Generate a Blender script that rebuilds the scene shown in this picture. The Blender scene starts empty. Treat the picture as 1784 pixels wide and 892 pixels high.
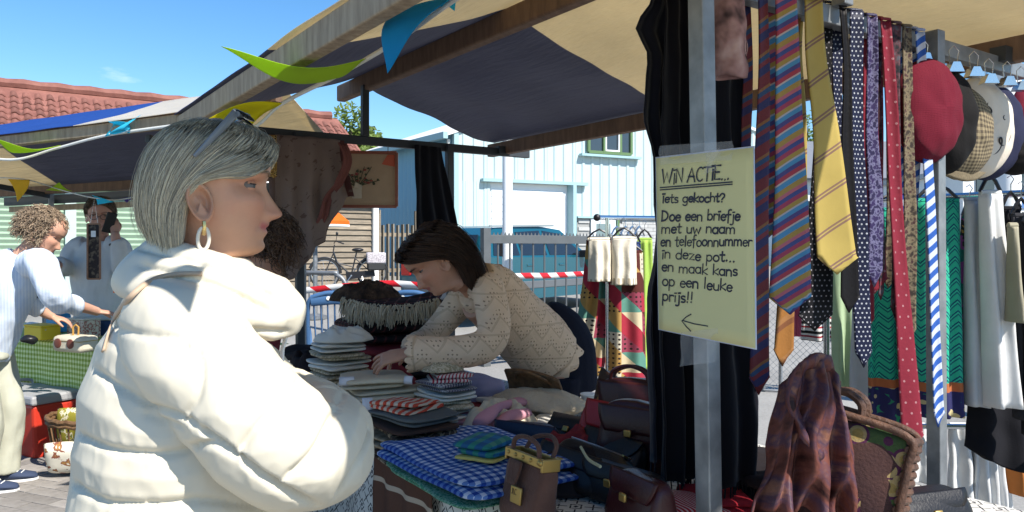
import bpy, bmesh, math, random
from math import sin, cos, pi, radians, sqrt, atan2, exp
from mathutils import Vector as V3, Matrix, Euler, noise as mnoise
random.seed(7)
scene = bpy.context.scene
COL = scene.collection
R = random.Random(11)

# ------------------------------------------------------------ camera
F, CX, HY, CZ = 1340.0, 892.0, 433.0, 1.38      # focal (px of 1784), image centre x, horizon row, eye height
cam_d = bpy.data.cameras.new('camera'); cam = bpy.data.objects.new('camera', cam_d); COL.objects.link(cam)
cam.location = (0, 0, CZ); cam.rotation_euler = (radians(90), 0, 0)
cam_d.sensor_width = 36; cam_d.lens = F/1784*36; cam_d.shift_y = -(446-HY)/1784
cam_d.clip_start = .05; cam_d.clip_end = 2000
scene.camera = cam
# ------------------------------------------------------------ light
TH = radians(34.5)
SUN_PHI, SUN_EL = radians(12), radians(47)
def UV2(s, n): return (-sin(TH)*s + cos(TH)*n, cos(TH)*s + sin(TH)*n)
sx, sy = UV2(-cos(SUN_PHI), sin(SUN_PHI))
SUN = V3((sx*cos(SUN_EL), sy*cos(SUN_EL), sin(SUN_EL)))
world = bpy.data.worlds.new('World'); scene.world = world; world.use_nodes = True
wn = world.node_tree; wn.nodes.clear()
wo = wn.nodes.new('ShaderNodeOutputWorld'); wb = wn.nodes.new('ShaderNodeBackground'); ws = wn.nodes.new('ShaderNodeTexSky')
ws.sky_type = 'NISHITA'; ws.sun_disc = False; ws.sun_elevation = SUN_EL
ws.sun_rotation = atan2(SUN.x, SUN.y); ws.altitude = 0; ws.air_density = 1.0; ws.dust_density = .05; ws.ozone_density = 2.6
# thin cirrus streaks mixed into the sky
wtc = wn.nodes.new('ShaderNodeTexCoord'); wmp = wn.nodes.new('ShaderNodeMapping'); wno = wn.nodes.new('ShaderNodeTexNoise')
wmp.inputs['Scale'].default_value = (2.2, 5.5, 13); wmp.inputs['Rotation'].default_value = (.25, .35, .5)
wno.inputs['Scale'].default_value = 1.3; wno.inputs['Detail'].default_value = 9; wno.inputs['Roughness'].default_value = .62
wra = wn.nodes.new('ShaderNodeValToRGB'); wra.color_ramp.elements[0].position = .63; wra.color_ramp.elements[1].position = .95
wmx = wn.nodes.new('ShaderNodeMix'); wmx.data_type = 'RGBA'
wn.links.new(wtc.outputs['Generated'], wmp.inputs['Vector']); wn.links.new(wmp.outputs[0], wno.inputs['Vector'])
wn.links.new(wno.outputs['Fac'], wra.inputs[0]); wn.links.new(wra.outputs[0], wmx.inputs[0])
whs = wn.nodes.new('ShaderNodeHueSaturation'); whs.inputs['Saturation'].default_value = 1.28; wn.links.new(ws.outputs[0], whs.inputs['Color'])
wn.links.new(whs.outputs[0], wmx.inputs[6]); wmx.inputs[7].default_value = (7, 7.6, 8.4, 1)
wn.links.new(wmx.outputs[2], wb.inputs[0]); wb.inputs[1].default_value = .095
wn.links.new(wb.outputs[0], wo.inputs[0])
sun_d = bpy.data.lights.new('sun', 'SUN'); sun = bpy.data.objects.new('sun', sun_d); COL.objects.link(sun)
sun_d.energy = 4.0; sun_d.angle = radians(.55); sun_d.color = (1, .95, .87)
sun.rotation_euler = SUN.to_track_quat('Z', 'Y').to_euler(); sun.location = (0, 0, 12)
vs = scene.view_settings; vs.view_transform = 'Standard'; vs.look = 'None'; vs.gamma = 1; vs.exposure = 1.05; vs.use_curve_mapping = False
scene.cycles.max_bounces = 7; scene.cycles.transparent_max_bounces = 12

# ------------------------------------------------------------ positions
def S(s, n, z=0): x, y = UV2(s, n); return V3((x, y, z))         # stall frame: s along the stall (away), n across it
def PX(px, py, d): return V3(((px-CX)/F*d, d, CZ+(HY-py)/F*d))   # pixel at a known distance
def PZ(px, py, z): return PX(px, py, (z-CZ)*F/(HY-py))           # pixel on a level plane
def PN(px, py, n): k = (px-CX)/F; return PX(px, py, n/(cos(TH)*k+sin(TH)))
def PS(px, py, s): k = (px-CX)/F; return PX(px, py, s/(cos(TH)-sin(TH)*k))
def sm(a, b, x): t = min(1, max(0, (x-a)/(b-a))); return t*t*(3-2*t)
def GZ(x, y): return .45*sm(11, 18, y)                           # the yard rises a little towards the sheds
def lerp(a, b, t): return a+(b-a)*t
def interp(tab, x):
    if x <= tab[0][0]: return tab[0][1]
    for (a, b), (c, d) in zip(tab, tab[1:]):
        if x <= c:
            return b+(d-b)*(x-a)/(c-a)
    return tab[-1][1]
def sinterp(tab, x):                                              # smooth (Catmull-Rom like) table lookup
    n = len(tab)
    if x <= tab[0][0]: return tab[0][1]
    if x >= tab[-1][0]: return tab[-1][1]
    for i in range(n-1):
        if x <= tab[i+1][0]:
            x0, y0 = tab[i]; x1, y1 = tab[i+1]; h = x1-x0; t = (x-x0)/h
            def slope(j):
                if j == 0 or j == n-1: 
                    k = 0 if j == 0 else n-2
                    return (tab[k+1][1]-tab[k][1])/(tab[k+1][0]-tab[k][0])
                return (tab[j+1][1]-tab[j-1][1])/(tab[j+1][0]-tab[j-1][0])
            m0, m1 = slope(i)*h, slope(i+1)*h
            return (2*t**3-3*t*t+1)*y0+(t**3-2*t*t+t)*m0+(3*t*t-2*t**3)*y1+(t**3-t*t)*m1
def spl(pts, t):                                                  # Catmull-Rom through points, t 0..1
    n = len(pts)-1; f = min(max(t, 0), 1)*n; i = min(int(f), n-1); u = f-i
    p1, p2 = V3(pts[i]), V3(pts[i+1]); p0 = V3(pts[i-1]) if i else p1*2-p2; p3 = V3(pts[i+2]) if i+2 <= n else p2*2-p1
    return .5*((2*p1)+(p2-p0)*u+(2*p0-5*p1+4*p2-p3)*u*u+(3*p1-p0-3*p2+p3)*u**3)
def path(pts, k=16): return [spl(pts, i/(k-1)) for i in range(k)]

# ------------------------------------------------------------ materials
class Ex:
    def __init__(s, nt, k): s.nt, s.k = nt, k
    def _m(s, op, b=None, c=None):
        n = s.nt.nodes.new('ShaderNodeMath'); n.operation = op
        for i, v in enumerate((s, b, c)):
            if v is None: continue
            if isinstance(v, Ex): s.nt.links.new(v.k, n.inputs[i])
            else: n.inputs[i].default_value = v
        return Ex(s.nt, n.outputs[0])
    def __add__(s, b): return s._m('ADD', b)
    def __sub__(s, b): return s._m('SUBTRACT', b)
    def __mul__(s, b): return s._m('MULTIPLY', b)
    def __truediv__(s, b): return s._m('DIVIDE', b)
    def frac(s): return s._m('FRACT')
    def floor(s): return s._m('FLOOR')
    def abs(s): return s._m('ABSOLUTE')
    def sin(s): return s._m('SINE')
    def lt(s, b): return s._m('LESS_THAN', b)
    def gt(s, b): return s._m('GREATER_THAN', b)
    def mx(s, b): return s._m('MAXIMUM', b)
    def mn(s, b): return s._m('MINIMUM', b)
    def pw(s, b): return s._m('POWER', b)
class Ctx:
    def __init__(s, nt, coord='UV'):
        s.nt = nt; tc = nt.nodes.new('ShaderNodeTexCoord'); s.vec = tc.outputs[coord]; s.tc = tc
        sp = nt.nodes.new('ShaderNodeSeparateXYZ'); nt.links.new(s.vec, sp.inputs[0])
        s.x, s.y, s.z = (Ex(nt, sp.outputs[i]) for i in range(3))
    def noise(s, scale, detail=4, stretch=None, coord=None, rough=.55):
        n = s.nt.nodes.new('ShaderNodeTexNoise'); n.inputs['Scale'].default_value = scale; n.inputs['Detail'].default_value = detail
        n.inputs['Roughness'].default_value = rough
        v = s.tc.outputs[coord] if coord else s.vec
        if stretch:
            m = s.nt.nodes.new('ShaderNodeMapping'); m.inputs['Scale'].default_value = stretch; s.nt.links.new(v, m.inputs[0]); v = m.outputs[0]
        s.nt.links.new(v, n.inputs['Vector']); return Ex(s.nt, n.outputs['Fac'])
    def voro(s, scale, feature='F1', color=False, rnd=1.0):
        n = s.nt.nodes.new('ShaderNodeTexVoronoi'); n.inputs['Scale'].default_value = scale; n.feature = feature; n.inputs['Randomness'].default_value = rnd
        s.nt.links.new(s.vec, n.inputs['Vector'])
        return n.outputs['Color'] if color else Ex(s.nt, n.outputs['Distance'])
    def ramp(s, e, stops, interp='CONSTANT'):
        n = s.nt.nodes.new('ShaderNodeValToRGB'); cr = n.color_ramp; cr.interpolation = interp
        while len(cr.elements) < len(stops): cr.elements.new(.5)
        for el, (p, c) in zip(cr.elements, stops): el.position = p; el.color = (*c, 1)
        s.nt.links.new(e.k, n.inputs[0]); return n.outputs[0]
    def mix(s, f, a, b):
        n = s.nt.nodes.new('ShaderNodeMix'); n.data_type = 'RGBA'
        if isinstance(f, Ex): s.nt.links.new(f.k, n.inputs[0])
        else: n.inputs[0].default_value = f
        for i, v in ((6, a), (7, b)):
            if isinstance(v, tuple): n.inputs[i].default_value = (*v[:3], 1)
            else: s.nt.links.new(v, n.inputs[i])
        return n.outputs[2]
    def attr(s, name):
        n = s.nt.nodes.new('ShaderNodeAttribute'); n.attribute_name = name; return n.outputs['Color']
    def rnd(s):
        n = s.nt.nodes.new('ShaderNodeObjectInfo'); return Ex(s.nt, n.outputs['Random'])
MATS = {}
def mat(name, col=(.5, .5, .5), rough=.75, var=.12, vs=6, bump=0, bs=60, metal=0, transl=0, coat=0, coord='Object', fn=None, bfn=None, spec=.4, sheen=0, stretch=None, alpha=None, bdist=.004, rndv=0):
    """col with noise variation (var at scale vs), optional bump noise; fn(ctx)->colour socket overrides; transl mixes a translucent shader"""
    if name in MATS: return MATS[name]
    m = bpy.data.materials.new(name); m.use_nodes = True; nt = m.node_tree; MATS[name] = m
    bs_ = nt.nodes['Principled BSDF']; out = nt.nodes['Material Output']
    c = Ctx(nt, coord)
    base = fn(c) if fn else col
    if var:
        nz = c.noise(vs, 6, coord='Object', stretch=stretch)
        k = nz*(var*2)+(1-var)
        if rndv: k = k*(c.rnd()*rndv*2+(1-rndv))
        mm = nt.nodes.new('ShaderNodeMix'); mm.data_type = 'RGBA'; mm.blend_type = 'MULTIPLY'; mm.inputs[0].default_value = 1
        if isinstance(base, tuple): mm.inputs[6].default_value = (*base[:3], 1)
        else: nt.links.new(base, mm.inputs[6])
        nt.links.new(k.k, mm.inputs[7]); base = mm.outputs[2]
    if isinstance(base, tuple): bs_.inputs['Base Color'].default_value = (*base[:3], 1)
    else: nt.links.new(base, bs_.inputs['Base Color'])
    bs_.inputs['Roughness'].default_value = rough; bs_.inputs['Metallic'].default_value = metal
    bs_.inputs['Specular IOR Level'].default_value = spec
    if coat: bs_.inputs['Coat Weight'].default_value = coat; bs_.inputs['Coat Roughness'].default_value = .06
    if sheen: bs_.inputs['Sheen Weight'].default_value = sheen; bs_.inputs['Sheen Roughness'].default_value = .5
    if alpha is not None: bs_.inputs['Alpha'].default_value = alpha
    if bump:
        h = bfn(c) if bfn else c.noise(bs, 5, coord='Object', stretch=stretch)
        b = nt.nodes.new('ShaderNodeBump'); b.inputs['Strength'].default_value = bump; b.inputs['Distance'].default_value = bdist
        nt.links.new(h.k, b.inputs['Height']); nt.links.new(b.outputs[0], bs_.inputs['Normal'])
    if transl:
        t = nt.nodes.new('ShaderNodeBsdfTranslucent'); x = nt.nodes.new('ShaderNodeMixShader'); x.inputs[0].default_value = transl
        if isinstance(base, tuple): t.inputs[0].default_value = (*base[:3], 1)
        else: nt.links.new(base, t.inputs[0])
        nt.links.new(bs_.outputs[0], x.inputs[1]); nt.links.new(t.outputs[0], x.inputs[2]); nt.links.new(x.outputs[0], out.inputs[0])
    return m
def cloth(name, col=(.5, .5, .5), fn=None, rough=.9, var=.12, vs=14, bump=.35, bs=90, transl=.12, sheen=.0, bdist=.003, **k):
    return mat(name, col, rough, var, vs, bump, bs, transl=transl, coord='UV', fn=fn, spec=.15, sheen=sheen, bdist=bdist, **k)
# fabric prints, in metres of cloth
def gingham(p, a, b, mid=None):
    mid = mid or tuple((x+y)/2 for x, y in zip(a, b))
    def f(c):
        u = (c.x/p).frac().gt(.5); v = (c.y/p).frac().gt(.5)
        return c.ramp((u+v)*.5, [(0, a), (.3, mid), (.8, b)])
    return f
def stripes(p, stops, ang=0.0, wob=0):
    def f(c):
        e = c.x*(cos(ang)/p)+c.y*(sin(ang)/p)
        if wob: e = e+c.noise(40, 2)*wob
        return c.ramp(e.frac(), stops)
    return f
def dots(p, a, b, r=.22):
    def f(c):
        v = (c.y/p); u = c.x/p+(v.floor()*.5)
        du = u.frac()-.5; dv = v.frac()-.5
        return c.mix((du*du+dv*dv).lt(r*r), a, b)
    return f
def zigzag(px_, py_, stops):
    def f(c):
        z = ((c.x/px_).frac()-.5).abs()*1.5+c.y/py_
        return c.ramp(z.frac(), stops)
    return f
def patches(p, cols, ratio=1.0):
    def f(c):
        n = c.nt.nodes.new('ShaderNodeTexWhiteNoise'); n.noise_dimensions = '2D'
        cm = c.nt.nodes.new('ShaderNodeCombineXYZ')
        diag = (((c.x/p).frac()+(c.y/(p*ratio)).frac()).gt(1.0))*.37
        c.nt.links.new(((c.x/p).floor()+diag).k, cm.inputs[0]); c.nt.links.new((c.y/(p*ratio)).floor().k, cm.inputs[1])
        c.nt.links.new(cm.outputs[0], n.inputs['Vector'])
        st = [(i/len(cols), k) for i, k in enumerate(cols)]
        base = c.ramp(Ex(c.nt, n.outputs['Value']), st)
        d1 = ((c.x/.022).frac()-.5); d2 = ((c.y/.03).frac()-.5)
        spot = (d1*d1+d2*d2).lt(.05)*(Ex(c.nt, n.outputs['Value']).gt(.62))
        return c.mix(spot, base, (.03, .02, .02))
    return f
def blotch(scale, stops, interp='LINEAR', stretch=None, detail=3):
    def f(c): return c.ramp(c.noise(scale, detail, stretch=stretch), stops, interp)
    return f
def wood(name, a, b, scale=3, stretch=(1, 1, 14), rough=.75, bump=.3, rndv=.15, coord='Object'):
    return mat(name, rough=rough, var=.15, vs=3, bump=bump, coord=coord, bdist=.004, rndv=rndv,
               fn=lambda c: c.ramp(c.noise(scale, 8, stretch=stretch, rough=.65), [(.3, a), (.7, b)], 'LINEAR'),
               bfn=lambda c: c.noise(scale*2.2, 8, stretch=stretch))

# ------------------------------------------------------------ meshes
class MB:
    def __init__(s): s.v, s.f, s.uv, s.c = [], [], [], None
    def add(s, vs, fs, uvs=None, M=None):
        o = len(s.v)
        for i, p in enumerate(vs):
            p = V3(p); s.v.append(M @ p if M else p); s.uv.append(uvs[i] if uvs else (p.x+p.y*.3, p.z+p.y*.3))
        s.f += [tuple(i+o for i in f) for f in fs]; return s
    def box(s, lo, hi, M=None):
        (a, b, c), (d, e, f) = lo, hi
        vs = [(a, b, c), (d, b, c), (d, e, c), (a, e, c), (a, b, f), (d, b, f), (d, e, f), (a, e, f)]
        return s.add(vs, [(0, 3, 2, 1), (4, 5, 6, 7), (0, 1, 5, 4), (1, 2, 6, 5), (2, 3, 7, 6), (3, 0, 4, 7)], None, M)
    def cbox(s, c, sz, M=None):
        c = V3(c); h = V3(sz)/2; return s.box(c-h, c+h, M)
    def grid(s, fn, nu, nv, cu=False, cv=False, uvf=None, M=None):
        vs, uv = [], []
        for j in range(nv):
            for i in range(nu):
                u = i/(nu if cu else nu-1); v = j/(nv if cv else nv-1)
                vs.append(fn(u, v)); uv.append(uvf(u, v) if uvf else (u, v))
        fs = []
        for j in range(nv if cv else nv-1):
            for i in range(nu if cu else nu-1):
                a, b = j*nu+i, j*nu+(i+1) % nu; c, d = ((j+1) % nv)*nu+(i+1) % nu, ((j+1) % nv)*nu+i
                fs.append((a, b, c, d))
        return s.add(vs, fs, uv, M)
    def tube(s, pts, r, n=8, cap=True, closed=False, flat=1.0, up=(0, 0, 1), M=None):
        """tube along pts; r a number or list; flat squashes along 'up'; ring sections stay perpendicular to the path"""
        pts = [V3(p) for p in pts]; k = len(pts); rs = r if isinstance(r, (list, tuple)) else [r]*k
        vs, uv = [], []; L = 0; upv = V3(up); a = None
        for i, p in enumerate(pts):
            if closed: t = pts[(i+1) % k]-pts[i-1]
            else: t = pts[min(i+1, k-1)]-pts[max(i-1, 0)]
            t = t.normalized() if t.length > 1e-9 else V3((0, 0, 1))
            if a is None:
                a = upv.cross(t)
                if a.length < .05: a = V3((1, 0, 0)).cross(t) if abs(t.x) < .9 else V3((0, 1, 0)).cross(t)
            else: a = a-t*a.dot(t)                       # carry the frame along so the tube never twists
            a.normalize(); b = t.cross(a)
            if i: L += (p-pts[i-1]).length
            rr = rs[i] if isinstance(rs[i], (tuple, list)) else (rs[i], rs[i]*flat)
            for q in range(n):
                th = 2*pi*q/n
                vs.append(p+a*(cos(th)*rr[0])+b*(sin(th)*rr[1])); uv.append((q/n*2*pi*rr[0], L))
        fs = []
        for i in range(k if closed else k-1):
            for q in range(n):
                j = (i+1) % k; fs.append((i*n+q, i*n+(q+1) % n, j*n+(q+1) % n, j*n+q))
        if cap and not closed:
            fs.append(tuple(range(n-1, -1, -1))); fs.append(tuple(range((k-1)*n, k*n)))
        return s.add(vs, fs, uv, M)
    def lathe(s, prof, n=20, M=None):
        k = len(prof); vs, uv, fs = [], [], []
        for i, (r, z) in enumerate(prof):
            for q in range(n):
                th = 2*pi*q/n; vs.append((r*cos(th), r*sin(th), z)); uv.append((q/n*.5, z))
        for i in range(k-1):
            for q in range(n): fs.append((i*n+q, i*n+(q+1) % n, (i+1)*n+(q+1) % n, (i+1)*n+q))
        if prof[0][0] > 1e-4: fs.append(tuple(range(n-1, -1, -1)))
        if prof[-1][0] > 1e-4: fs.append(tuple(range((k-1)*n, k*n)))
        return s.add(vs, fs, uv, M)
    def prism(s, poly, z0, z1, M=None):
        n = len(poly); vs = [(x, y, z0) for x, y in poly]+[(x, y, z1) for x, y in poly]
        fs = [tuple(range(n-1, -1, -1)), tuple(range(n, 2*n))]+[(i, (i+1) % n, n+(i+1) % n, n+i) for i in range(n)]
        return s.add(vs, fs, None, M)
    def ball(s, c, r, nu=16, nv=10, M=None):
        c = V3(c); r = (r, r, r) if isinstance(r, (int, float)) else r
        def f(u, v):
            a, b = u*2*pi, (v-.5)*pi; return c+V3((cos(a)*cos(b)*r[0], sin(a)*cos(b)*r[1], sin(b)*r[2]))
        return s.grid(f, nu, nv, cu=True, M=M)
    def mesh(s, name='mesh'):
        me = bpy.data.meshes.new(name); me.from_pydata([tuple(p) for p in s.v], [], s.f)
        ul = me.uv_layers.new(name='UVMap')
        for l in me.loops: ul.data[l.index].uv = s.uv[l.vertex_index]
        return me
    def build(s, name, m, parent=None, smooth=True, solid=0, bevel=0, subd=0, at=None, world=False, angle=40):
        """link as one mesh object; world=True: vertices are world positions, moved under the parent's location"""
        if world and parent is not None:
            L = parent.location; s.v = [p-L for p in s.v]
        if at is not None: A = V3(at); s.v = [p-A for p in s.v]
        return link(name, s.mesh(name), m, parent, smooth, solid, bevel, subd, at, angle)
def link(name, me, m, parent=None, smooth=True, solid=0, bevel=0, subd=0, at=None, angle=40):
    o = bpy.data.objects.new(name, me); COL.objects.link(o)
    if at is not None: o.location = at
    if m is not None:
        me.materials.clear(); me.materials.append(m)
    if smooth:
        me.polygons.foreach_set('use_smooth', [True]*len(me.polygons))
        if angle and hasattr(me, 'set_sharp_from_angle'): me.set_sharp_from_angle(angle=radians(angle))
    if parent: o.parent = parent
    if subd: md = o.modifiers.new('sub', 'SUBSURF'); md.levels = md.render_levels = subd
    if solid: md = o.modifiers.new('solid', 'SOLIDIFY'); md.thickness = solid; md.offset = 0
    if bevel: md = o.modifiers.new('bevel', 'BEVEL'); md.width = bevel; md.segments = 2; md.limit_method = 'ANGLE'; md.angle_limit = radians(40)
    return o
def tag(o, label=None, cat=None, group=None, kind=None):
    if label: o['label'] = label
    if cat: o['category'] = cat
    if group: o['group'] = group
    if kind: o['kind'] = kind
    return o
def thing(name, label, cat, loc=(0, 0, 0), rz=0, group=None):
    o = bpy.data.objects.new(name, None); COL.objects.link(o); o.location = loc; o.rotation_euler = (0, 0, rz); o.empty_display_size = .1
    return tag(o, label, cat, group)
def bar(mb, a, b, w, h=None, up=(0, 0, 1)):
    """square bar from a to b, w wide and h high"""
    a, b = V3(a), V3(b); h = h or w; t = (b-a).normalized(); x = V3(up).cross(t)
    if x.length < 1e-3: x = V3((cos(TH), sin(TH), 0))
    x.normalize(); y = t.cross(x)
    vs = [p+x*(i*w/2)+y*(j*h/2) for p in (a, b) for i, j in ((-1, -1), (1, -1), (1, 1), (-1, 1))]
    L = (b-a).length
    uv = [(0, 0), (w, 0), (w+h, 0), (0, 0), (0, L), (w, L), (w+h, L), (0, L)]
    return mb.add(vs, [(0, 1, 2, 3)[::-1], (4, 5, 6, 7), (0, 1, 5, 4), (1, 2, 6, 5), (2, 3, 7, 6), (3, 0, 4, 7)], uv)
def remesh(mb, voxel, smooth=2, name='body'):
    """fuse overlapping closed shapes into one continuous skin"""
    o = bpy.data.objects.new('tmp', mb.mesh('tmp')); COL.objects.link(o)
    md = o.modifiers.new('r', 'REMESH'); md.mode = 'VOXEL'; md.voxel_size = voxel
    if smooth: s2 = o.modifiers.new('s', 'SMOOTH'); s2.iterations = smooth; s2.factor = .5
    dg = bpy.context.evaluated_depsgraph_get(); dg.update()
    me = bpy.data.meshes.new_from_object(o.evaluated_get(dg)); me.name = name
    old = o.data; bpy.data.objects.remove(o); bpy.data.meshes.remove(old)
    return me
def nz(p, s=1.0): return mnoise.noise(V3(p)*s)
def displace(me, fn):
    """move every vertex along its normal by fn(co)"""
    ns = [v.normal.copy() for v in me.vertices]
    for v, n in zip(me.vertices, ns): v.co = v.co+n*fn(v.co)
    me.update()
def colour(me, fn, name='col'):
    a = me.color_attributes.new(name, 'FLOAT_COLOR', 'POINT')
    a.data.foreach_set('color', [k for v in me.vertices for k in (*fn(v.co), 1.0)])
# ============================================================ common materials
m_galv = mat('galvanised', rough=.5, metal=.55, var=.1, vs=9, bump=.1, bs=40, fn=lambda c: c.ramp(c.noise(14, 6), [(.3, (.15, .16, .17)), (.7, (.28, .295, .305))], 'LINEAR'))
m_darksteel = mat('dark_steel', (.05, .055, .06), .55, metal=.4)
m_beam = wood('weathered_beam', (.22, .16, .10), (.42, .33, .22), stretch=(6, 6, 1.0), scale=5)
m_beamdark = wood('stained_beam', (.10, .06, .04), (.2, .12, .075), stretch=(6, 6, 1.0), scale=5)
m_white = mat('white_paint', (.8, .8, .78), .5, var=.05)
m_black = mat('black_plastic', (.012, .012, .014), .4, var=.1)
m_chrome = mat('chrome', (.6, .6, .62), .2, metal=1, var=.03)
m_rubber = mat('rubber', (.02, .02, .02), .8, var=.1)
m_steel = mat('bright_steel', (.5, .52, .54), .32, metal=.9, var=.06)

# ============================================================ ground
g = MB(); N = 70
def gpos(u, v):
    x = (u-.5); y = v
    X = math.copysign(abs(x*2)**2.2*420, x); Y = -60+ (y**2.4)*900
    return V3((X, Y, GZ(X, Y)))
g.grid(gpos, N, N, uvf=lambda u, v: (gpos(u, v).x, gpos(u, v).y))
def ground_col(c):
    n1 = c.noise(.6, 6, coord='Object'); n2 = c.noise(55, 4, coord='Object')
    base = c.ramp(n1*.6+n2*.4, [(.3, (.17, .162, .15)), (.5, (.26, .25, .23)), (.72, (.36, .345, .32))], 'LINEAR')
    return base
m_ground = mat('yard_paving', rough=.92, var=.2, vs=30, bump=.6, bs=70, fn=ground_col)
tag(g.build('ground', m_ground, angle=0), kind='structure')
# clay pavers laid herringbone near the left stall, each a brick on the sheet
pave = MB().box((-5.2, 2.9, .002), (-1.2, 6.4, .006)).build('paving', mat('paving_sand', (.10, .09, .08), .95, var=.3, vs=40), smooth=False)
tag(pave, kind='structure')
m_paver = mat('paver', rough=.9, var=.28, vs=28, bump=.7, bs=120, rndv=.22, fn=lambda c: c.ramp(c.noise(3, 4), [(.3, (.21, .19, .17)), (.7, (.31, .285, .26))], 'LINEAR'))
bm_ = MB(); bm_.box((-.1, -.0475, 0), (.1, .0475, .03)); bme = bm_.mesh('paver')
for e in range(1): pass
brick_mesh = bme; brick_mesh.materials.append(m_paver)
BR = Matrix.Rotation(radians(-22), 3, 'Z'); cnt = 0
for i in range(-14, 15):
    for j in range(-26, 27):
        lx, ly = i*.206+(.103 if j % 2 else 0), j*.101
        p = BR @ V3((lx, ly, 0))+V3((-2.95, 4.35, 0))
        px = CX+p.x/p.y*F; py = HY+CZ*F/p.y
        if not (-60 < px < 190 and 775 < py < 960): continue
        b = bpy.data.objects.new('brick', brick_mesh); COL.objects.link(b); b.parent = pave
        b.location = (p.x, p.y, -.021+R.uniform(0, .004)); b.rotation_euler = (R.uniform(-.012, .012), R.uniform(-.012, .012), radians(-22)+R.uniform(-.015, .015)); cnt += 1
# ============================================================ mint hall (gable front, corrugated)
m_mint = mat('mint_sheet', (.43, .53, .535), .5, var=.06, vs=1.2, metal=0, spec=.4)
m_blueside = mat('blue_sheet', (.17, .36, .47), .5, var=.08, vs=1.2)
m_roofwhite = mat('white_roof_sheet', (.72, .73, .72), .55, var=.05)
m_greyblock = mat('grey_block', (.42, .42, .41), .9, var=.12, vs=8, rndv=.08)
m_shutter = mat('white_shutter', (.74, .76, .77), .5, var=.03)
m_glass = mat('dark_glass', (.03, .04, .05), .08, var=.05, spec=.8)
m_teal = mat('teal_trim', (.30, .45, .47), .5, var=.05)
m_greenframe = mat('green_frame', (.10, .17, .07), .5, var=.05)
HA = radians(27); HW = V3((cos(HA), sin(HA), 0)); HU = V3((-sin(TH), cos(TH), 0))
h0 = PX(793, 433, 24.0); h0.z = GZ(0, 24)
hall = thing('industrial_hall', 'mint green corrugated industrial hall with white roof and large white shutter door', 'hall', h0)
W_, LH, RH, RG, LEN = 13.2, 4.55, 5.3, 6.9, 9.0
def hp(w, z, dep=0): return HW*w+V3((0, 0, z))+HU*dep     # local position on the front wall
def roofz(w): return lerp(LH, RG, w/6.4) if w < 6.4 else lerp(RG, RH, (w-6.4)/(W_-6.4))
def sheet_strip(w0, w1, z0, zf, name, m, par=hall, out=0.0):
    """one corrugated sheet between w0 and w1 with trapezoid ribs"""
    mb = MB(); k = max(1, int(round((w1-w0)/.33))); st = (w1-w0)/k; prof = []
    for i in range(k):
        a = w0+i*st
        prof += [(a, 0), (a+st*.62, 0), (a+st*.70, .035), (a+st*.92, .035)]
    prof.append((w1, 0))
    vs, fs = [], []
    for (w, o) in prof:
        vs.append(hp(w, z0, -o-out)); vs.append(hp(w, zf(w), -o-out))
    for i in range(len(prof)-1): fs.append((2*i, 2*i+2, 2*i+3, 2*i+1))
    return mb.add(vs, fs).build(name, m, par, smooth=False, solid=.006)
DW0, DW1, DZ = 1.2, 4.2, 3.05            # shutter door
EW0, EW1 = 4.95, 5.95                      # entry door
for i in range(12):
    a = i*W_/12; b = (i+1)*W_/12
    lo = 1.95
    if DW0-.3 < (a+b)/2 < DW1+.2: lo = DZ
    elif b < 2: lo = .02
    sheet_strip(a+.004, b-.004, lo, roofz, 'wall_panel', m_mint)
sheet_strip(.06, DW0, .02, lambda w: DZ, 'wall_panel', m_mint, out=.01)
core = MB(); core.add([hp(0, 0, .05), hp(W_, 0, .05), hp(W_, RH, .05), hp(6.4, RG, .05), hp(0, LH, .05)]+[hp(0, 0, LEN), hp(W_, 0, LEN), hp(W_, RH, LEN), hp(6.4, RG, LEN), hp(0, LH, LEN)],
    [(0, 1, 2, 3, 4), (9, 8, 7, 6, 5), (1, 6, 7, 2), (5, 0, 4, 9)])
core.build('wall', m_blueside, hall, smooth=False)
ri = MB()
for i in range(28):                          # ribs of the shaded side wall
    d = .2+i*.31; a = HU*d
    ri.add([a+V3((0, 0, 0))-HW*.002, a+V3((0, 0, LH))-HW*.002, a+HU*.16+V3((0, 0, LH))-HW*.04, a+HU*.16-HW*.04, a+HU*.2-HW*.002, a+HU*.2+V3((0, 0, LH))-HW*.002],
           [(0, 3, 2, 1), (3, 4, 5, 2)])
tag(ri.build('side_ribs', m_blueside, hall, smooth=False), kind='stuff')
for nm, wa, za, wb, zb in (('roof', -.35, LH-.08, 6.4, RG+.04), ('roof', 6.4, RG+.04, W_+.3, RH-.06)):
    rb = MB(); rb.add([hp(wa, za, -.12), hp(wb, zb, -.12), hp(wb, zb, LEN+.2), hp(wa, za, LEN+.2)], [(0, 1, 2, 3)])
    rf = rb.build(nm, m_roofwhite, hall, smooth=False, solid=.1)
e_ = MB(); bar(e_, hp(-.4, LH-.12, -.15), hp(-.4, LH-.12, LEN+.2), .16, .2); e_.build('gutter', m_teal, hall, smooth=False)
d_ = MB(); d_.tube([hp(-.12, LH-.2, .18), hp(-.12, .05, .18)], .06, 10); d_.build('downpipe', m_white, hall)
d_ = MB(); bar(d_, hp(.0, 0, -.02), hp(.0, LH, -.02), .16, .12); d_.build('corner_trim', m_teal, hall, smooth=False)
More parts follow.
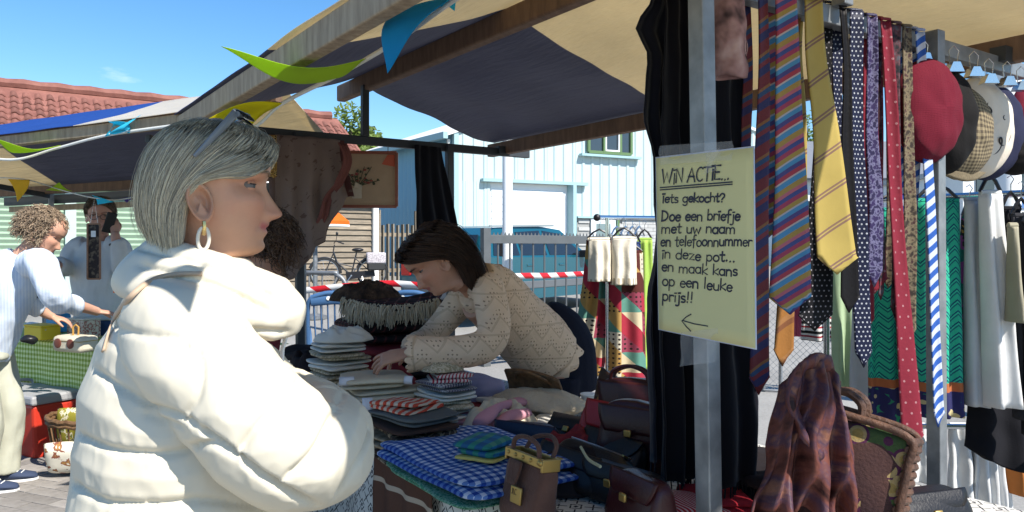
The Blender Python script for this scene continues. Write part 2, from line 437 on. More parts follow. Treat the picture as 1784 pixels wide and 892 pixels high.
# shutter door, lintel, side trim
sd = MB(); sd.add([hp(DW0, 0, .03), hp(DW1, 0, .03), hp(DW1, DZ, .03), hp(DW0, DZ, .03)], [(0, 1, 2, 3)]); so = sd.build('shutter_door', m_shutter, hall, smooth=False, solid=.02)
for k in range(12):
    q = MB(); bar(q, hp(DW0+.05, .12+k*.235, .0), hp(DW1-.3, .12+k*.235, .0), .22, .03, up=HU); q.build('slat', m_shutter, so, smooth=False)
q = MB(); bar(q, hp(DW0-.35, DZ+.05, -.12), hp(DW1+.55, DZ+.05, -.12), .22, .1); q.build('lintel', m_teal, hall, smooth=False)
q = MB(); bar(q, hp(DW1-.05, 0, -.06), hp(DW1-.05, DZ, -.06), .14, .5, up=HU); q.build('door_jamb', m_teal, hall, smooth=False)
# grey block base with door
bw = MB(); bw.add([hp(DW1+.25, 0, .0), hp(W_, 0, .0), hp(W_, 1.96, .0), hp(DW1+.25, 1.96, .0)], [(0, 1, 2, 3)])
base = bw.build('block_wall', mat('block_mortar', (.3, .3, .29), .95, var=.1), hall, smooth=False, solid=.04)
bb = MB(); bb.box((-.215, -.03, -.058), (.215, .03, .058)); bbm = bb.mesh('block'); bbm.materials.append(m_greyblock)
for r in range(15):
    for k in range(9):
        w = DW1+.5+k*.445+(.22 if r % 2 else 0)
        if EW0-.25 < w < EW1+.2 or w > 9: continue
        b = bpy.data.objects.new('block', bbm); COL.objects.link(b); b.parent = base
        b.location = hp(w, .075+r*.127, -.03); b.rotation_euler = (0, 0, HA)
q = MB(); bar(q, hp(DW1+.2, 1.99, -.08), hp(W_, 1.99, -.08), .14, .06); q.build('drip_rail', m_teal, hall, smooth=False)
dr = MB(); dr.add([hp(EW0, 0, -.08), hp(EW1, 0, -.08), hp(EW1, 1.94, -.08), hp(EW0, 1.94, -.08)], [(0, 1, 2, 3)])
do = dr.build('door', mat('pale_door', (.62, .68, .72), .5), hall, smooth=False, solid=.06)
q = MB(); q.add([hp(EW0+.2, .2, -.115), hp(EW1-.22, .2, -.115), hp(EW1-.22, 1.78, -.115), hp(EW0+.2, 1.78, -.115)], [(0, 1, 2, 3)]); q.build('pane', mat('door_glass', (.16, .22, .23), .2), do, smooth=False, solid=.01)
q = MB(); bar(q, hp(EW1+.07, 0, -.1), hp(EW1+.07, 1.96, -.1), .12, .1, up=HU); q.build('door_frame', m_greenframe, hall, smooth=False)
# upper window
wz0, wz1, ww0, ww1 = 4.22, 5.3, 4.85, 6.6
wo_ = MB(); wo_.add([hp(ww0, wz0, -.06), hp(ww1, wz0, -.06), hp(ww1, wz1, -.06), hp(ww0, wz1, -.06)], [(0, 1, 2, 3)]); wob = wo_.build('window', m_glass, hall, smooth=False, solid=.04)
for a, b in (((ww0, wz0), (ww1, wz0)), ((ww0, wz1), (ww1, wz1)), ((ww0, wz0), (ww0, wz1)), ((ww1, wz0), (ww1, wz1)), ((ww0+.62, wz0), (ww0+.62, wz1)), ((ww0+1.3, wz0), (ww0+1.3, wz1))):
    q = MB(); bar(q, hp(*a, -.1), hp(*b, -.1), .1, .08, up=HU); q.build('window_frame', m_greenframe, wob, smooth=False)
q = MB(); bar(q, hp(ww0+.68, wz0+.06, -.12), hp(ww0+.68, wz1, -.12), .05, .05, up=HU); bar(q, hp(ww0+.68, wz0+.08, -.12), hp(ww0+1.22, wz0+.08, -.12), .05, .05, up=HU); bar(q, hp(ww0+1.22, wz0+.06, -.12), hp(ww0+1.22, wz1, -.12), .05, .05, up=HU); q.build('casement', m_white, wob, smooth=False)
q = MB(); bar(q, hp(ww0-.35, wz0-.12, -.14), hp(ww1+.35, wz0-.12, -.14), .2, .08); q.build('window_sill', m_teal, wob, smooth=False)

# grey roofed hall further off, seen between the ties
b0 = PX(1360, 433, 40); b0.z = .45
fb = thing('distant_hall', 'pale distant hall with grey pitched roof seen between the hanging ties', 'hall', b0)
q = MB(); q.box((0, 0, 0), (9, 8, 4.6)); q.build('wall', m_roofwhite, fb, smooth=False)
q = MB(); q.add([(-.4, -.5, 4.5), (9.4, -.5, 4.5), (9.4, 4, 7.0), (-.4, 4, 7.0), (9.4, 8.5, 4.5), (-.4, 8.5, 4.5)], [(0, 1, 2, 3), (3, 2, 4, 5)]); q.build('roof', mat('slate_roof', (.16, .17, .19), .8), fb, smooth=False, solid=.12)
q = MB(); q.add([(0, .01, 4.5), (0, 4, 6.9), (0, 7.9, 4.5)], [(0, 1, 2)]); q.build('gable', m_roofwhite, fb, smooth=False, solid=.05)
for k in range(4):
    q = MB(); q.box((1+k*2.1, -.05, 2.2), (2.2+k*2.1, .02, 3.4)); q.build('window', m_glass, fb, smooth=False)
# white office building at the right edge
b1 = PX(1700, 433, 30); b1.z = .45
ob = thing('office_building', 'white office building with blue window bands at the right edge', 'building', b1)
q = MB(); q.box((-.5, 0, 0), (12, 8, 3.9)); q.build('wall', m_roofwhite, ob, smooth=False)
m_bluepanel = mat('blue_panel', (.10, .2, .42), .4)
for r in range(2):
    q = MB(); q.box((-.2, -.06, 1.0+r*1.5), (11.6, .01, 1.5+r*1.5)); q.build('spandrel', m_bluepanel, ob, smooth=False)
    for k in range(7):
        q = MB(); q.box((.0+k*1.6, -.07, 1.55+r*1.5), (1.2+k*1.6, .01, 2.35+r*1.5)); q.build('window', m_glass, ob, smooth=False)
q = MB(); q.box((-.7, -.2, 3.9), (12.2, 8.2, 4.1)); q.build('roof', m_greyblock, ob, smooth=False)

# ============================================================ tiled shed with green shutters and boarded end
m_tile = mat('clay_tile', rough=.8, var=.25, vs=9, rndv=.22, fn=lambda c: c.ramp(c.noise(2.2, 5), [(.3, (.145, .055, .042)), (.7, (.22, .092, .070))], 'LINEAR'))
m_board = wood('grey_boards', (.13, .105, .075), (.27, .22, .16), stretch=(1.2, 1.2, 14), scale=3.5, rndv=.2)
m_greenslat = mat('green_shutter', (.26, .36, .26), .55, var=.08)
m_bandwhite = mat('white_gutter', (.7, .7, .68), .5)
m_brown = mat('brown_fascia', (.11, .065, .04), .7)
VW = V3((cos(TH), sin(TH), 0)); VU = V3((-sin(TH), cos(TH), 0))
c0 = PX(658, 433, 20.0); c0.z = GZ(0, 20)
shed = thing('tiled_shed', 'long low shed with red clay tile roof, green shutters and weathered board end', 'shed', c0)
def cp(w, z, dep=0): return VW*w+VU*dep+V3((0, 0, z))        # w runs negative to the left
EZ, RZ, RD = 2.42, 4.8, 3.4
q = MB(); q.add([cp(-12, 0, .12), cp(0, 0, .12), cp(0, EZ, .12), cp(-12, EZ, .12), cp(-12, 0, 2*RD), cp(0, 0, 2*RD), cp(0, EZ, 2*RD), cp(-12, EZ, 2*RD), cp(0, RZ-.1, RD), cp(-12, RZ-.1, RD)],
    [(0, 1, 2, 3), (1, 5, 6, 8, 2), (5, 4, 7, 6), (4, 0, 3, 9, 7)]); q.build('wall', mat('shed_render', (.4, .38, .34), .9), shed, smooth=False)
for k in range(17):                                           # lapped boards of the right end
    q = MB(); z = k*.142
    q.add([cp(-4.6, z, .05), cp(-.14, z, .05), cp(-.14, z+.155, .1), cp(-4.6, z+.155, .1), cp(-4.6, z, .09), cp(-.14, z, .09), cp(-.14, z+.155, .118), cp(-4.6, z+.155, .118)], [(0, 1, 2, 3), (0, 4, 5, 1), (4, 7, 6, 5), (3, 2, 6, 7)])
    q.build('board', m_board, shed, smooth=False)
q = MB(); bar(q, cp(-.06, 0, .02), cp(-.06, EZ, .02), .14, .12); q.build('corner_post', m_white, shed, smooth=False)
for bx in range(4):                                           # roller shutters: real slat relief
    a = -5.0-bx*2.05; b = a-1.85; q = MB(); n = 19; vs, fs = [], []
    for i in range(n+1):
        z = i*2.2/n
        for zz, dd in ((z, .05), (z+.07, .015), (z+.105, .05)):
            vs += [cp(b, zz, dd), cp(a, zz, dd)]
    for i in range(len(vs)//2-1): fs.append((2*i, 2*i+1, 2*i+3, 2*i+2))
    q.add(vs, fs).build('shutter', m_greenslat, shed, smooth=False)
    q = MB(); bar(q, cp(a+.1, 0, .0), cp(a+.1, EZ-.1, .0), .2, .14); q.build('door_post', mat('pale_post', (.42, .5, .46), .6), shed, smooth=False)
q = MB(); bar(q, cp(-12, EZ-.12, -.04), cp(-4.6, EZ-.12, -.04), .14, .26); q.build('fascia', m_brown, shed, smooth=False)
q = MB(); q.tube([cp(-12, EZ+.02, -.32), cp(.2, EZ+.02, -.32)], .085, 8); q.build('gutter', m_bandwhite, shed)
# pantiles: one curved tile mesh shared by all
TW, TL = .245, .31
sl = math.atan2(RZ-EZ, RD+.35); ncol, nrow = 50, 13
tm = MB(); prof = [(i/8, .035*sin(i/8*2*pi)+.02) for i in range(9)]
vs = []
for (t, h) in prof:
    for y, lift in ((0, .03), (TL*1.12, 0)): vs.append((t*TW*1.04, y, h+lift))
for (t, h) in prof: vs.append((t*TW*1.04, 0, h+.005))
fs = [(2*i, 2*i+2, 2*i+3, 2*i+1) for i in range(8)]+[(18+i, 19+i, 2*i+2, 2*i) for i in range(8)]
tm.add(vs, fs); tile_mesh = tm.mesh('roof_tile'); tile_mesh.materials.append(m_tile)
tile_mesh.polygons.foreach_set('use_smooth', [True]*8+[False]*8)
deck = MB(); deck.add([cp(-12.2, EZ-.02, -.3), cp(.25, EZ-.02, -.3), cp(.25, RZ, RD), cp(-12.2, RZ, RD), cp(-12.2, EZ, 2*RD+.3), cp(.25, EZ, 2*RD+.3)], [(0, 1, 2, 3), (3, 2, 5, 4)])
roof_o = deck.build('roof', m_tile, shed, smooth=False)
tb = Matrix((VW, (VU*cos(sl)+V3((0, 0, sin(sl)))), VW.cross(VU*cos(sl)+V3((0, 0, sin(sl)))))).transposed()
te = tb.to_euler(); rows = []
for r in range(nrow):
    for k in range(ncol):
        off = cp(-12.1+k*TW, 0, 0)+ (VU*cos(sl)+V3((0, 0, sin(sl))))*(r*TL)+cp(0, EZ-.0, -.3)
        wp = off+c0; px = CX+wp.x/wp.y*F; py = HY-(wp.z-CZ)/wp.y*F
        seen = (-25 < px < 240 and 150 < py < 330) or (500 < px < 625 and 205 < py < 275)
        rows.append((0 if seen else 1, wp.y, off, px))
rows.sort(key=lambda t: (t[0], t[1]))
rest = MB()
for i, (_, _, off, _) in enumerate(rows):
    if i < 290 and rows[i][0] == 0:
        o = bpy.data.objects.new('tile', tile_mesh); COL.objects.link(o); o.parent = roof_o; o.location = off+V3((0, 0, R.uniform(0, .008))); o.rotation_euler = (te.x+R.uniform(-.01, .01), te.y, te.z+R.uniform(-.01, .01))
    else:
        rest.add(vs, fs, None, Matrix.Translation(off) @ tb.to_4x4())
tag(rest.build('far_tiles', m_tile, roof_o), kind='stuff')
q = MB(); q.tube([cp(-12.2+i*.35, RZ+.05+.015*(i % 2), RD) for i in range(36)], [.12+.015*(i % 2) for i in range(36)], 8); q.build('ridge_cap', m_tile, roof_o)

# wooden gate between shed and hall
gp = PX(692, 433, 20.6); gp.z = GZ(0, 20)
gate = thing('wooden_gate', 'pale weathered plank gate between the board shed and blue wall', 'gate', gp)
for k in range(7):
    q = MB(); q.add([], []); c_ = VW*(-.42+k*.145)
    bar(q, c_+V3((0, 0, .08)), c_+V3((0, 0, 1.55+.04*abs(sin(k)))), .135, .03, up=VW); q.build('plank', wood('gate_wood', (.15, .125, .09), (.29, .25, .19), stretch=(9, 9, 1.2)), gate, smooth=False)
for z in (.35, 1.3):
    q = MB(); bar(q, VW*(-.52)+VU*.04+V3((0, 0, z)), VW*.55+VU*.04+V3((0, 0, z)), .04, .1); q.build('rail', m_board, gate, smooth=False)
for s_ in (-.54, .57):
    q = MB(); bar(q, VW*s_, VW*s_+V3((0, 0, 1.95)), .09, .09); q.build('post', m_board, gate, smooth=False)

# ============================================================ trees
m_leaf = mat('leaf', rough=.6, var=.3, vs=1.5, transl=.35, fn=lambda c: c.ramp(c.noise(1.6, 4), [(.3, (.09, .14, .025)), (.7, (.18, .25, .05))], 'LINEAR'))
m_bark = wood('bark', (.07, .05, .035), (.16, .12, .08), stretch=(8, 8, 1.5), bump=.8)
def tree(label, loc, h, rad, nleaf=5000, squash=.8, group=None):
    t = thing('tree', label, 'tree', loc, 0, group); q = MB()
    q.tube([(0, 0, -.1), (.05, .02, h*.3), (0, .05, h*.62), (.1, 0, h*.9)], [.22, .17, .1, .03], 8)
    cl = []
    for k in range(11):
        a = k*2.4+R.random(); z = h*R.uniform(.35, .6); tip = V3((cos(a)*rad*R.uniform(.4, .8), sin(a)*rad*R.uniform(.4, .8), z+h*R.uniform(.12, .3)))
        q.tube([(0, .03, z), tip*.5+V3((0, 0, z*.55)), tip], [.07, .05, .02], 5); cl.append((tip, rad*R.uniform(.35, .5)))
    cl.append((V3((0, 0, h*.95)), rad*.45)); q.build('trunk', m_bark, t)
    for k in range(26):
        a = R.uniform(0, 2*pi); b = R.uniform(-.6, 1); r = rad*.8
        cl.append((V3((cos(a)*r*sqrt(1-b*b*.8), sin(a)*r*sqrt(1-b*b*.8), h*.7+b*rad*squash*.8)), rad*R.uniform(.16, .34)))
    q = MB(); vs, fs = [], []
    for k in range(nleaf):
        c_, r = cl[R.randrange(len(cl))]
        d = V3((R.gauss(0, 1), R.gauss(0, 1), R.gauss(0, 1))).normalized()*r*R.random()**.4; p = c_+d
        a = V3((R.gauss(0, 1), R.gauss(0, 1), R.gauss(0, .7))).normalized(); b = a.orthogonal().normalized(); w = R.uniform(.10, .2)*rad/2
        o = len(vs); vs += [p-a*w, p+b*w*.5, p+a*w, p-b*w*.5]; fs.append((o, o+1, o+2, o+3))
    q.add(vs, fs).build('crown', m_leaf, t, smooth=False); return t
p = PX(608, 433, 33); tree('round green tree rising behind the red tiled roof', (p.x, p.y, .45), 6.8, 1.7, 9000)
p = PX(1330, 433, 46); tree('dark leafy tree beyond the mint hall, seen between the ties', (p.x, p.y, .45), 8.3, 1.5, 4000)
p = PX(1405, 433, 52); tree('yellow green tree beyond the grey roofed hall', (p.x, p.y, .45), 10.2, 2.2, 5000)
p = PX(235, 433, 40); tree('bare topped far tree just above the tiled ridge', (p.x, p.y, .45), 8.1, .8, 700)
# ============================================================ tarpaulin
def tarp_mat(name, bands, under=False):
    m = bpy.data.materials.new(name); m.use_nodes = True; nt = m.node_tree; nt.nodes.clear(); c = Ctx(nt, 'UV')
    out = nt.nodes.new('ShaderNodeOutputMaterial'); d = nt.nodes.new('ShaderNodeBsdfPrincipled'); t = nt.nodes.new('ShaderNodeBsdfTranslucent'); x = nt.nodes.new('ShaderNodeMixShader')
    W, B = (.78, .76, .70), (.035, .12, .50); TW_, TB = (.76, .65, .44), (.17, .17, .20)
    if under: W, B = (.56, .51, .40), (.095, .10, .14)  # underside gets darker base colours, its shade painted in
    e = c.x/6.0
    st = lambda a, b: [(p/6.0, a if k == 'w' else b) for p, k in bands]
    dirt = c.noise(2.5, 7)*.3+c.noise(26, 5, stretch=(1, 12, 1))*.3+.7
    def mul(col):
        mm = nt.nodes.new('ShaderNodeMix'); mm.data_type = 'RGBA'; mm.blend_type = 'MULTIPLY'; mm.inputs[0].default_value = 1
        nt.links.new(col, mm.inputs[6]); nt.links.new(dirt.k, mm.inputs[7]); return mm.outputs[2]
    nt.links.new(mul(c.ramp(e, st(W, B))), d.inputs['Base Color']); nt.links.new(mul(c.ramp(e, st(TW_, TB))), t.inputs[0])
    d.inputs['Roughness'].default_value = .55; d.inputs['Specular IOR Level'].default_value = .3
    b = nt.nodes.new('ShaderNodeBump'); b.inputs['Strength'].default_value = .6; b.inputs['Distance'].default_value = .03
    nt.links.new((c.noise(2.2, 3, stretch=(.6, 5, 1))+c.noise(9, 3, stretch=(.8, 5, 1))*.35).k, b.inputs['Height'])
    nt.links.new(b.outputs[0], d.inputs['Normal']); nt.links.new(b.outputs[0], t.inputs['Normal'])
    x.inputs[0].default_value = .5; nt.links.new(d.outputs[0], x.inputs[1]); nt.links.new(t.outputs[0], x.inputs[2]); nt.links.new(x.outputs[0], out.inputs[0]); return m
# ============================================================ main stall
stall = thing('market_stall', 'galvanised market stall with wooden beams under beige and navy tarpaulin', 'market stall', S(1.18, 1.32))
L0 = stall.location
def sb(name, a, b, w, h=None, m=m_galv, bev=.003):
    q = MB(); bar(q, a, b, w, h, up=VW if abs((V3(b)-V3(a)).normalized().z) > .9 else (0, 0, 1)); return q.build(name, m, stall, smooth=False, bevel=bev, world=True)
FN, RN, BN, SA, SB = .87, 1.87, 2.87, -.1, 4.42
sb('post', S(1.15, 1.335, 0), S(1.18, 1.315, 2.36), .042)
for (s, n) in ((1.18, 2.345), (4.22, 1.45), (4.22, 2.42)): sb('post', S(s, n+.02, 0), S(s, n, 2.03), .042, m=m_galv if s < 2 else m_darksteel)
sb('rail', S(1.215, .9, 2.0), S(1.215, 3.02, 2.0), .035, .05, m_galv)
sb('rail', S(4.255, .9, 2.02), S(4.255, 3.06, 2.02), .035, .05, m_darksteel)
sb('upright', S(4.22, RN-.02, 2.04), S(4.22, RN-.02, 2.34), .04, m=m_darksteel)
sb('upright', S(1.18, RN, 2.02), S(1.18, RN, 2.34), .04, m=m_galv)
sb('ridge_beam', S(SA-.1, RN, 2.36), S(SB+.22, RN, 2.36), .06, .10, m_beamdark, .01)
sb('front_beam', S(SA-.1, FN, 2.035), S(SB+.02, FN, 2.035), .05, .09, m_beam, .006)
sb('back_beam', S(SA-.1, BN, 2.05), S(SB+.02, BN, 2.05), .05, .085, m_beamdark, .006)
for s in (1.2, 4.24):
    for n in (FN+.04, BN-.04): 
        q = MB(); q.cbox((0, 0, 0), (.07, .05, .05), Matrix.Translation(S(s, n, 2.03)) @ Matrix.Rotation(TH, 4, 'Z')); q.build('bracket', m_darksteel, stall, smooth=False, world=True)
def tarp_slope(n0, z0, n1, z1, sag, SA):
    q = MB()
    def f(u, v):
        s = lerp(SA, SB+.04*sin(v*9), u); n = lerp(n0, n1, v); z = lerp(z0, z1, v)
        z -= sag*sin(v*pi)*(.55+.45*sin(u*pi*2+.6)**2)+.010*sin(s*7+n*3)*sin(v*pi)+.008*nz((s*2.2, n*6, 1))
        return S(s, n, z)-L0
    q.grid(f, 60, 26, uvf=lambda u, v: (lerp(SA, SB, u)+.0, lerp(n0, n1, v))); return q
BD1 = [(0, 'w'), (2.72, 'b')]
m_tarp = (tarp_mat('tarpaulin', BD1), tarp_mat('tarpaulin_under_shaded', BD1, True))
def two_sided(o, ms):
    o.data.materials.clear()
    for m in ms: o.data.materials.append(m)
    md = o.modifiers['solid']; md.material_offset = 1; md.offset = -1; md.use_rim = True
    # the outer (normal) side keeps slot 0
    if o.data.polygons[len(o.data.polygons)//2].normal.z < 0: o.data.flip_normals()
    return o
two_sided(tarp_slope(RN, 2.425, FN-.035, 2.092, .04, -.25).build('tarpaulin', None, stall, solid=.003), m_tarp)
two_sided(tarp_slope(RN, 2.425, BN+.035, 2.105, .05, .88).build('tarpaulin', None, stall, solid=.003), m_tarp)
# added flap panels, out of view, that shade the customer's face and arm
for s in (.76, 1.6):
    q = MB(); bar(q, S(s, FN+.02, 2.075), S(s, .06, 1.985), .022, .03); q.build('shade_flap_batten', m_beam, stall, smooth=False, world=True)
q = MB()
def flapf(u, v):
    s = lerp(.69+.03*sin(v*5), 1.68, u); n = lerp(FN-.01, .04, v); return S(s, n, lerp(2.10, 2.012, v)-.02*sin(v*pi)*sin(u*pi))-L0
q.grid(flapf, 20, 20, uvf=lambda u, v: (3.0+u, v)); two_sided(q.build('shade_flap', None, stall, solid=.003), m_tarp)
q = MB(); q.grid(lambda u, v: S(lerp(-.3, .66, u), lerp(FN-.01, .63+.03*sin(u*6), v), lerp(2.10, 2.05, v))-L0, 16, 10, uvf=lambda u, v: (u, v)); two_sided(q.build('shade_flap', None, stall, solid=.003), m_tarp)
# table: planks on trestles
TZ = .72
for k in range(5):
    a = 1.09+k*.205
    q = MB(); bar(q, S(.72, a+.1, TZ-.022), S(4.15, a+.1, TZ-.022), .2, .03); q.build('plank', m_beam, stall, smooth=False, world=True)
for s in (1.0, 2.45, 3.9):
    q = MB()
    for n in (1.18, 2.05): bar(q, S(s-.12, n, 0), S(s, n, TZ-.05), .035, .035); bar(q, S(s+.12, n, 0), S(s, n, TZ-.05), .035, .035)
    bar(q, S(s, 1.1, TZ-.06), S(s, 2.12, TZ-.06), .04, .05); q.build('trestle', m_darksteel, stall, smooth=False, world=True)
# tablecloth, black print on white, hangs down at the front
def tc_col(c):
    p = .062
    u, v = (c.x/p), (c.y/p)
    du, dv = (u.frac()-.5).abs(), (v.frac()-.5).abs()
    diam = (du+dv); ring = (diam.gt(.26)*diam.lt(.36)).mx((du-dv).abs().lt(.05)*diam.gt(.5))
    n = c.noise(90, 3)
    return c.mix((ring.mx((du.mx(dv)).lt(.09)))*(n.gt(.40)), (.62, .6, .55), (.035, .033, .04))
m_tcloth = cloth('print_cloth', fn=tc_col, transl=0)
q = MB()
def tcf(u, v):
    s = lerp(.66, 4.2, u); t = v*1.62                     # 1.08 across the top, then down
    if t < 1.06: n, z = 2.14-t, TZ+.003
    else:
        k = t-1.06; n = 1.078-.012*sin(s*11)*sm(0, .2, k)-.01*sin(s*23+1)*sm(.1, .4, k); z = TZ-k
        if k < .02: n += .004
    return S(s, n, z)
q.grid(tcf, 120, 46, uvf=lambda u, v: (lerp(.66, 4.2, u), v*1.62))
tag(q.build('tablecloth', m_tcloth, solid=.003), 'white tablecloth with black diamond print on the long stall table', 'tablecloth')

# ============================================================ left stall
P0, P1 = PX(325, 206, 4.08), PX(-80, 249, 5.2)
A2 = (P1-P0); A2.z = 0; A2.normalize(); B2 = V3((-A2.y, A2.x, 0)); B2 = B2 if B2.y > 0 else -B2
O2 = V3((P0.x, P0.y, 0))
def T(a, b, z): return O2+A2*a+B2*b+V3((0, 0, z))
st2 = thing('market_stall', 'market stall at left with blue and white tarpaulin over green checked table', 'market stall', O2)
def tbar(name, a, b, w, h=None, m=m_galv, bev=.003):
    q = MB(); bar(q, a, b, w, h); return q.build(name, m, st2, smooth=False, bevel=bev, world=True)
tbar('front_beam', T(-.1, 0, 2.06), T(4.1, 0, 2.06), .05, .065, m_beam)
tbar('ridge_beam', T(-.1, .56, 2.28), T(4.1, .56, 2.28), .05, .08, m_beamdark)
tbar('back_beam', T(-.1, 1.18, 1.89), T(4.1, 1.18, 1.89), .05, .07, m_beamdark)
for a in (.35, 3.3):
    tbar('rail', T(a, .02, 1.99), T(a, 1.2, 1.84), .035, .045, m_darksteel); tbar('upright', T(a, .56, 1.92), T(a, .56, 2.24), .035)
    for b in (.3, 1.22): tbar('post', T(a, b, 0), T(a, b, 1.86), .04)
tbar('rear_rail', T(.5, 1.27, 1.815), T(4.1, 1.27, 1.815), .04, .075, m_darksteel)
tbar('rear_plank', T(.5, 1.31, 1.745), T(4.1, 1.31, 1.745), .03, .05, m_beam)
tbar('table_plank', T(.5, .62, .715), T(3.6, .62, .715), .3, .03, m_beam); tbar('table_plank', T(.5, .95, .715), T(3.6, .95, .715), .3, .03, m_beam)
for a in (.8, 3.2):
    for b in (.52, 1.05): tbar('table_leg', T(a, b, 0), T(a, b, .7), .04)
BD2 = [(0, 'w'), (1.05, 'b'), (3.3, 'w')]; m_tarp2 = (tarp_mat('tarpaulin_blue', BD2), tarp_mat('tarpaulin_blue_under_shaded', BD2, True))
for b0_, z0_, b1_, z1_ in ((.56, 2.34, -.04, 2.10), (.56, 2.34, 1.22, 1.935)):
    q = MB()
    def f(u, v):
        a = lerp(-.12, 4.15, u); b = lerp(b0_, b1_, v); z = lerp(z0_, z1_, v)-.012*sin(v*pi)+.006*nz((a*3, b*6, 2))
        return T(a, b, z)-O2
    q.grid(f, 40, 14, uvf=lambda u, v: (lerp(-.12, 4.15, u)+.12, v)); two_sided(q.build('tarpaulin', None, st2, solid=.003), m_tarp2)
m_ging = cloth('green_gingham', fn=gingham(.034, (.80, .86, .46), (.28, .40, .06), (.52, .62, .20)))
q = MB(); a0, a1 = .36, 3.55
def gf(u, v):
    a = lerp(a0, a1, u); t = v*.98
    if t < .66: b, z = 1.1-t, .735
    else: k = t-.66; b, z = .44-.008*sin(a*17)*k*4-.004, .735-k
    return T(a, b, z)
q.grid(gf, 70, 30, uvf=lambda u, v: (lerp(a0, a1, u), v*.98)); tag(q.build('tablecloth', m_ging, solid=.003), 'green checked gingham cloth on the left stall table', 'tablecloth')
q = MB()
def gf2(u, v): a = lerp(.22, 3.65, u); return T(a, .455-.006*sin(a*13), lerp(.72, .36+.012*sin(a*9), v))
q.grid(gf2, 60, 8, uvf=lambda u, v: (u*3, v*.4)); tag(q.build('undercloth', cloth('white_cotton', (.75, .75, .73)), solid=.003), 'white cloth hanging below the green checked cloth', 'tablecloth')

# ============================================================ bunting
def felt(n, c): return cloth(n, c, transl=.45, bump=.15, var=.06)
m_lime, m_yel, m_cyan, m_blue, m_gold = felt('lime_felt', (.50, .72, .05)), felt('yellow_felt', (.88, .80, .02)), felt('cyan_felt', (.06, .62, .80)), felt('blue_felt', (.02, .35, .66)), felt('gold_felt', (.85, .55, .05))
m_ribbon = cloth('white_ribbon', (.8, .8, .76), transl=.3)
m_purple = felt('purple_felt', (.12, .08, .3))
def pennant(label, a, b, tip, m, bow=.03, group='bunting pennants', par=None):
    """triangle with base a-b on the ribbon and a free tip, bowed by the wind"""
    a, b, tip = V3(a), V3(b), V3(tip); mid = (a+b)/2; nn = (b-a).cross(tip-mid).normalized(); q = MB()
    def f(u, v):
        p = a.lerp(b, u).lerp(tip, v); w = 1-v
        return p+nn*bow*(sin(v*pi*1.3)*1.0+.5*sin(u*pi)*w*sin(v*5+u*3))-mid
    q.grid(f, 12, 16, uvf=lambda u, v: (u*.2, v*.3)); o = q.build('pennant', m, None, solid=.0016, angle=0); o.location = mid
    return tag(o, label, 'pennant', group)
def ribbon(label, pts, w=.012):
    q = MB(); P = path(pts, 40); vs, fs, uv = [], [], []
    for i, p in enumerate(P): vs += [p+V3((0, 0, w/2)), p-V3((0, 0, w/2))]; uv += [(0, i*.05), (w, i*.05)]
    for i in range(39): fs.append((2*i, 2*i+1, 2*i+3, 2*i+2))
    return tag(q.add(vs, fs, uv).build('ribbon', m_ribbon, None, solid=.002), label, 'ribbon')
ribbon('white bunting ribbon tied along the front of the main stall', [PX(330, 222, 3.9), PX(430, 226, 3.4), PX(492, 180, 3.12), PX(585, 133, 2.72), PX(640, 102, 2.47), PX(705, 62, 2.2), PX(800, -6, 1.95), PX(900, -60, 1.8)], .017)
pennant('lime green pennant blown out sideways across the stall beam', PX(566, 142, 2.74), PX(637, 102, 2.48), PX(385, 96, 2.45), m_lime, .035)
pennant('large blue pennant hanging point down under the tarpaulin', PX(680, 26, 2.2), PX(796, -8, 1.97), PX(667, 123, 2.12), m_blue, -.02)
pennant('folded light blue pennant at the top edge of the picture', PX(768, 12, 2.0), PX(806, -14, 1.93), PX(790, 14, 2.1), m_cyan, .01)
pennant('bright yellow pennant above the foreground woman\'s hair', PX(424, 232, 3.42), PX(492, 180, 3.12), PX(328, 214, 3.25), m_yel, -.035)
pennant('orange pennant hanging from the added shade flap, out of view', S(.70, .30, 2.0), S(.70, .42, 2.0), S(.70, .35, 1.82), m_gold, .01)
ribbon('white bunting ribbon along the left stall beam', [PX(-60, 270, 4.9), PX(25, 278, 4.75), PX(100, 258, 4.6), PX(190, 235, 4.35), PX(330, 215, 4.0)], .016)
pennant('crumpled cyan pennant on the left stall beam', PX(192, 234, 4.33), PX(222, 228, 4.27), PX(236, 204, 4.2), m_cyan, .05)
pennant('cyan pennant scrap folded over the wooden beam', PX(182, 238, 4.36), PX(226, 232, 4.25), PX(196, 206, 4.22), m_cyan, -.04)
pennant('lime green pennant lifted by wind under the left stall beam', PX(38, 262, 4.7), PX(106, 253, 4.58), PX(-8, 249, 4.5), m_lime, .03)
pennant('golden pennant hanging point down at far left', PX(14, 312, 5.6), PX(52, 313, 5.55), PX(33, 352, 5.55), m_gold, .015)
pennant('small lime pennant on the rear bunting line', PX(80, 331, 5.9), PX(126, 333, 5.85), PX(102, 319, 5.8), m_lime, .01)
pennant('pale blue pennant across the phoning man\'s forehead', PX(160, 340, 5.2), PX(198, 352, 5.15), PX(172, 356, 5.2), m_cyan, .01)
pennant('dark purple pennant beside the phoning man', PX(206, 347, 5.5), PX(236, 342, 5.45), PX(222, 352, 5.5), m_purple, .01)
ribbon('thin rear bunting line under the left stall roof', [PX(-40, 310, 5.7), PX(40, 312, 5.6), PX(110, 332, 5.75), PX(165, 345, 5.2), PX(215, 347, 5.4), PX(300, 325, 5.2)], .008)
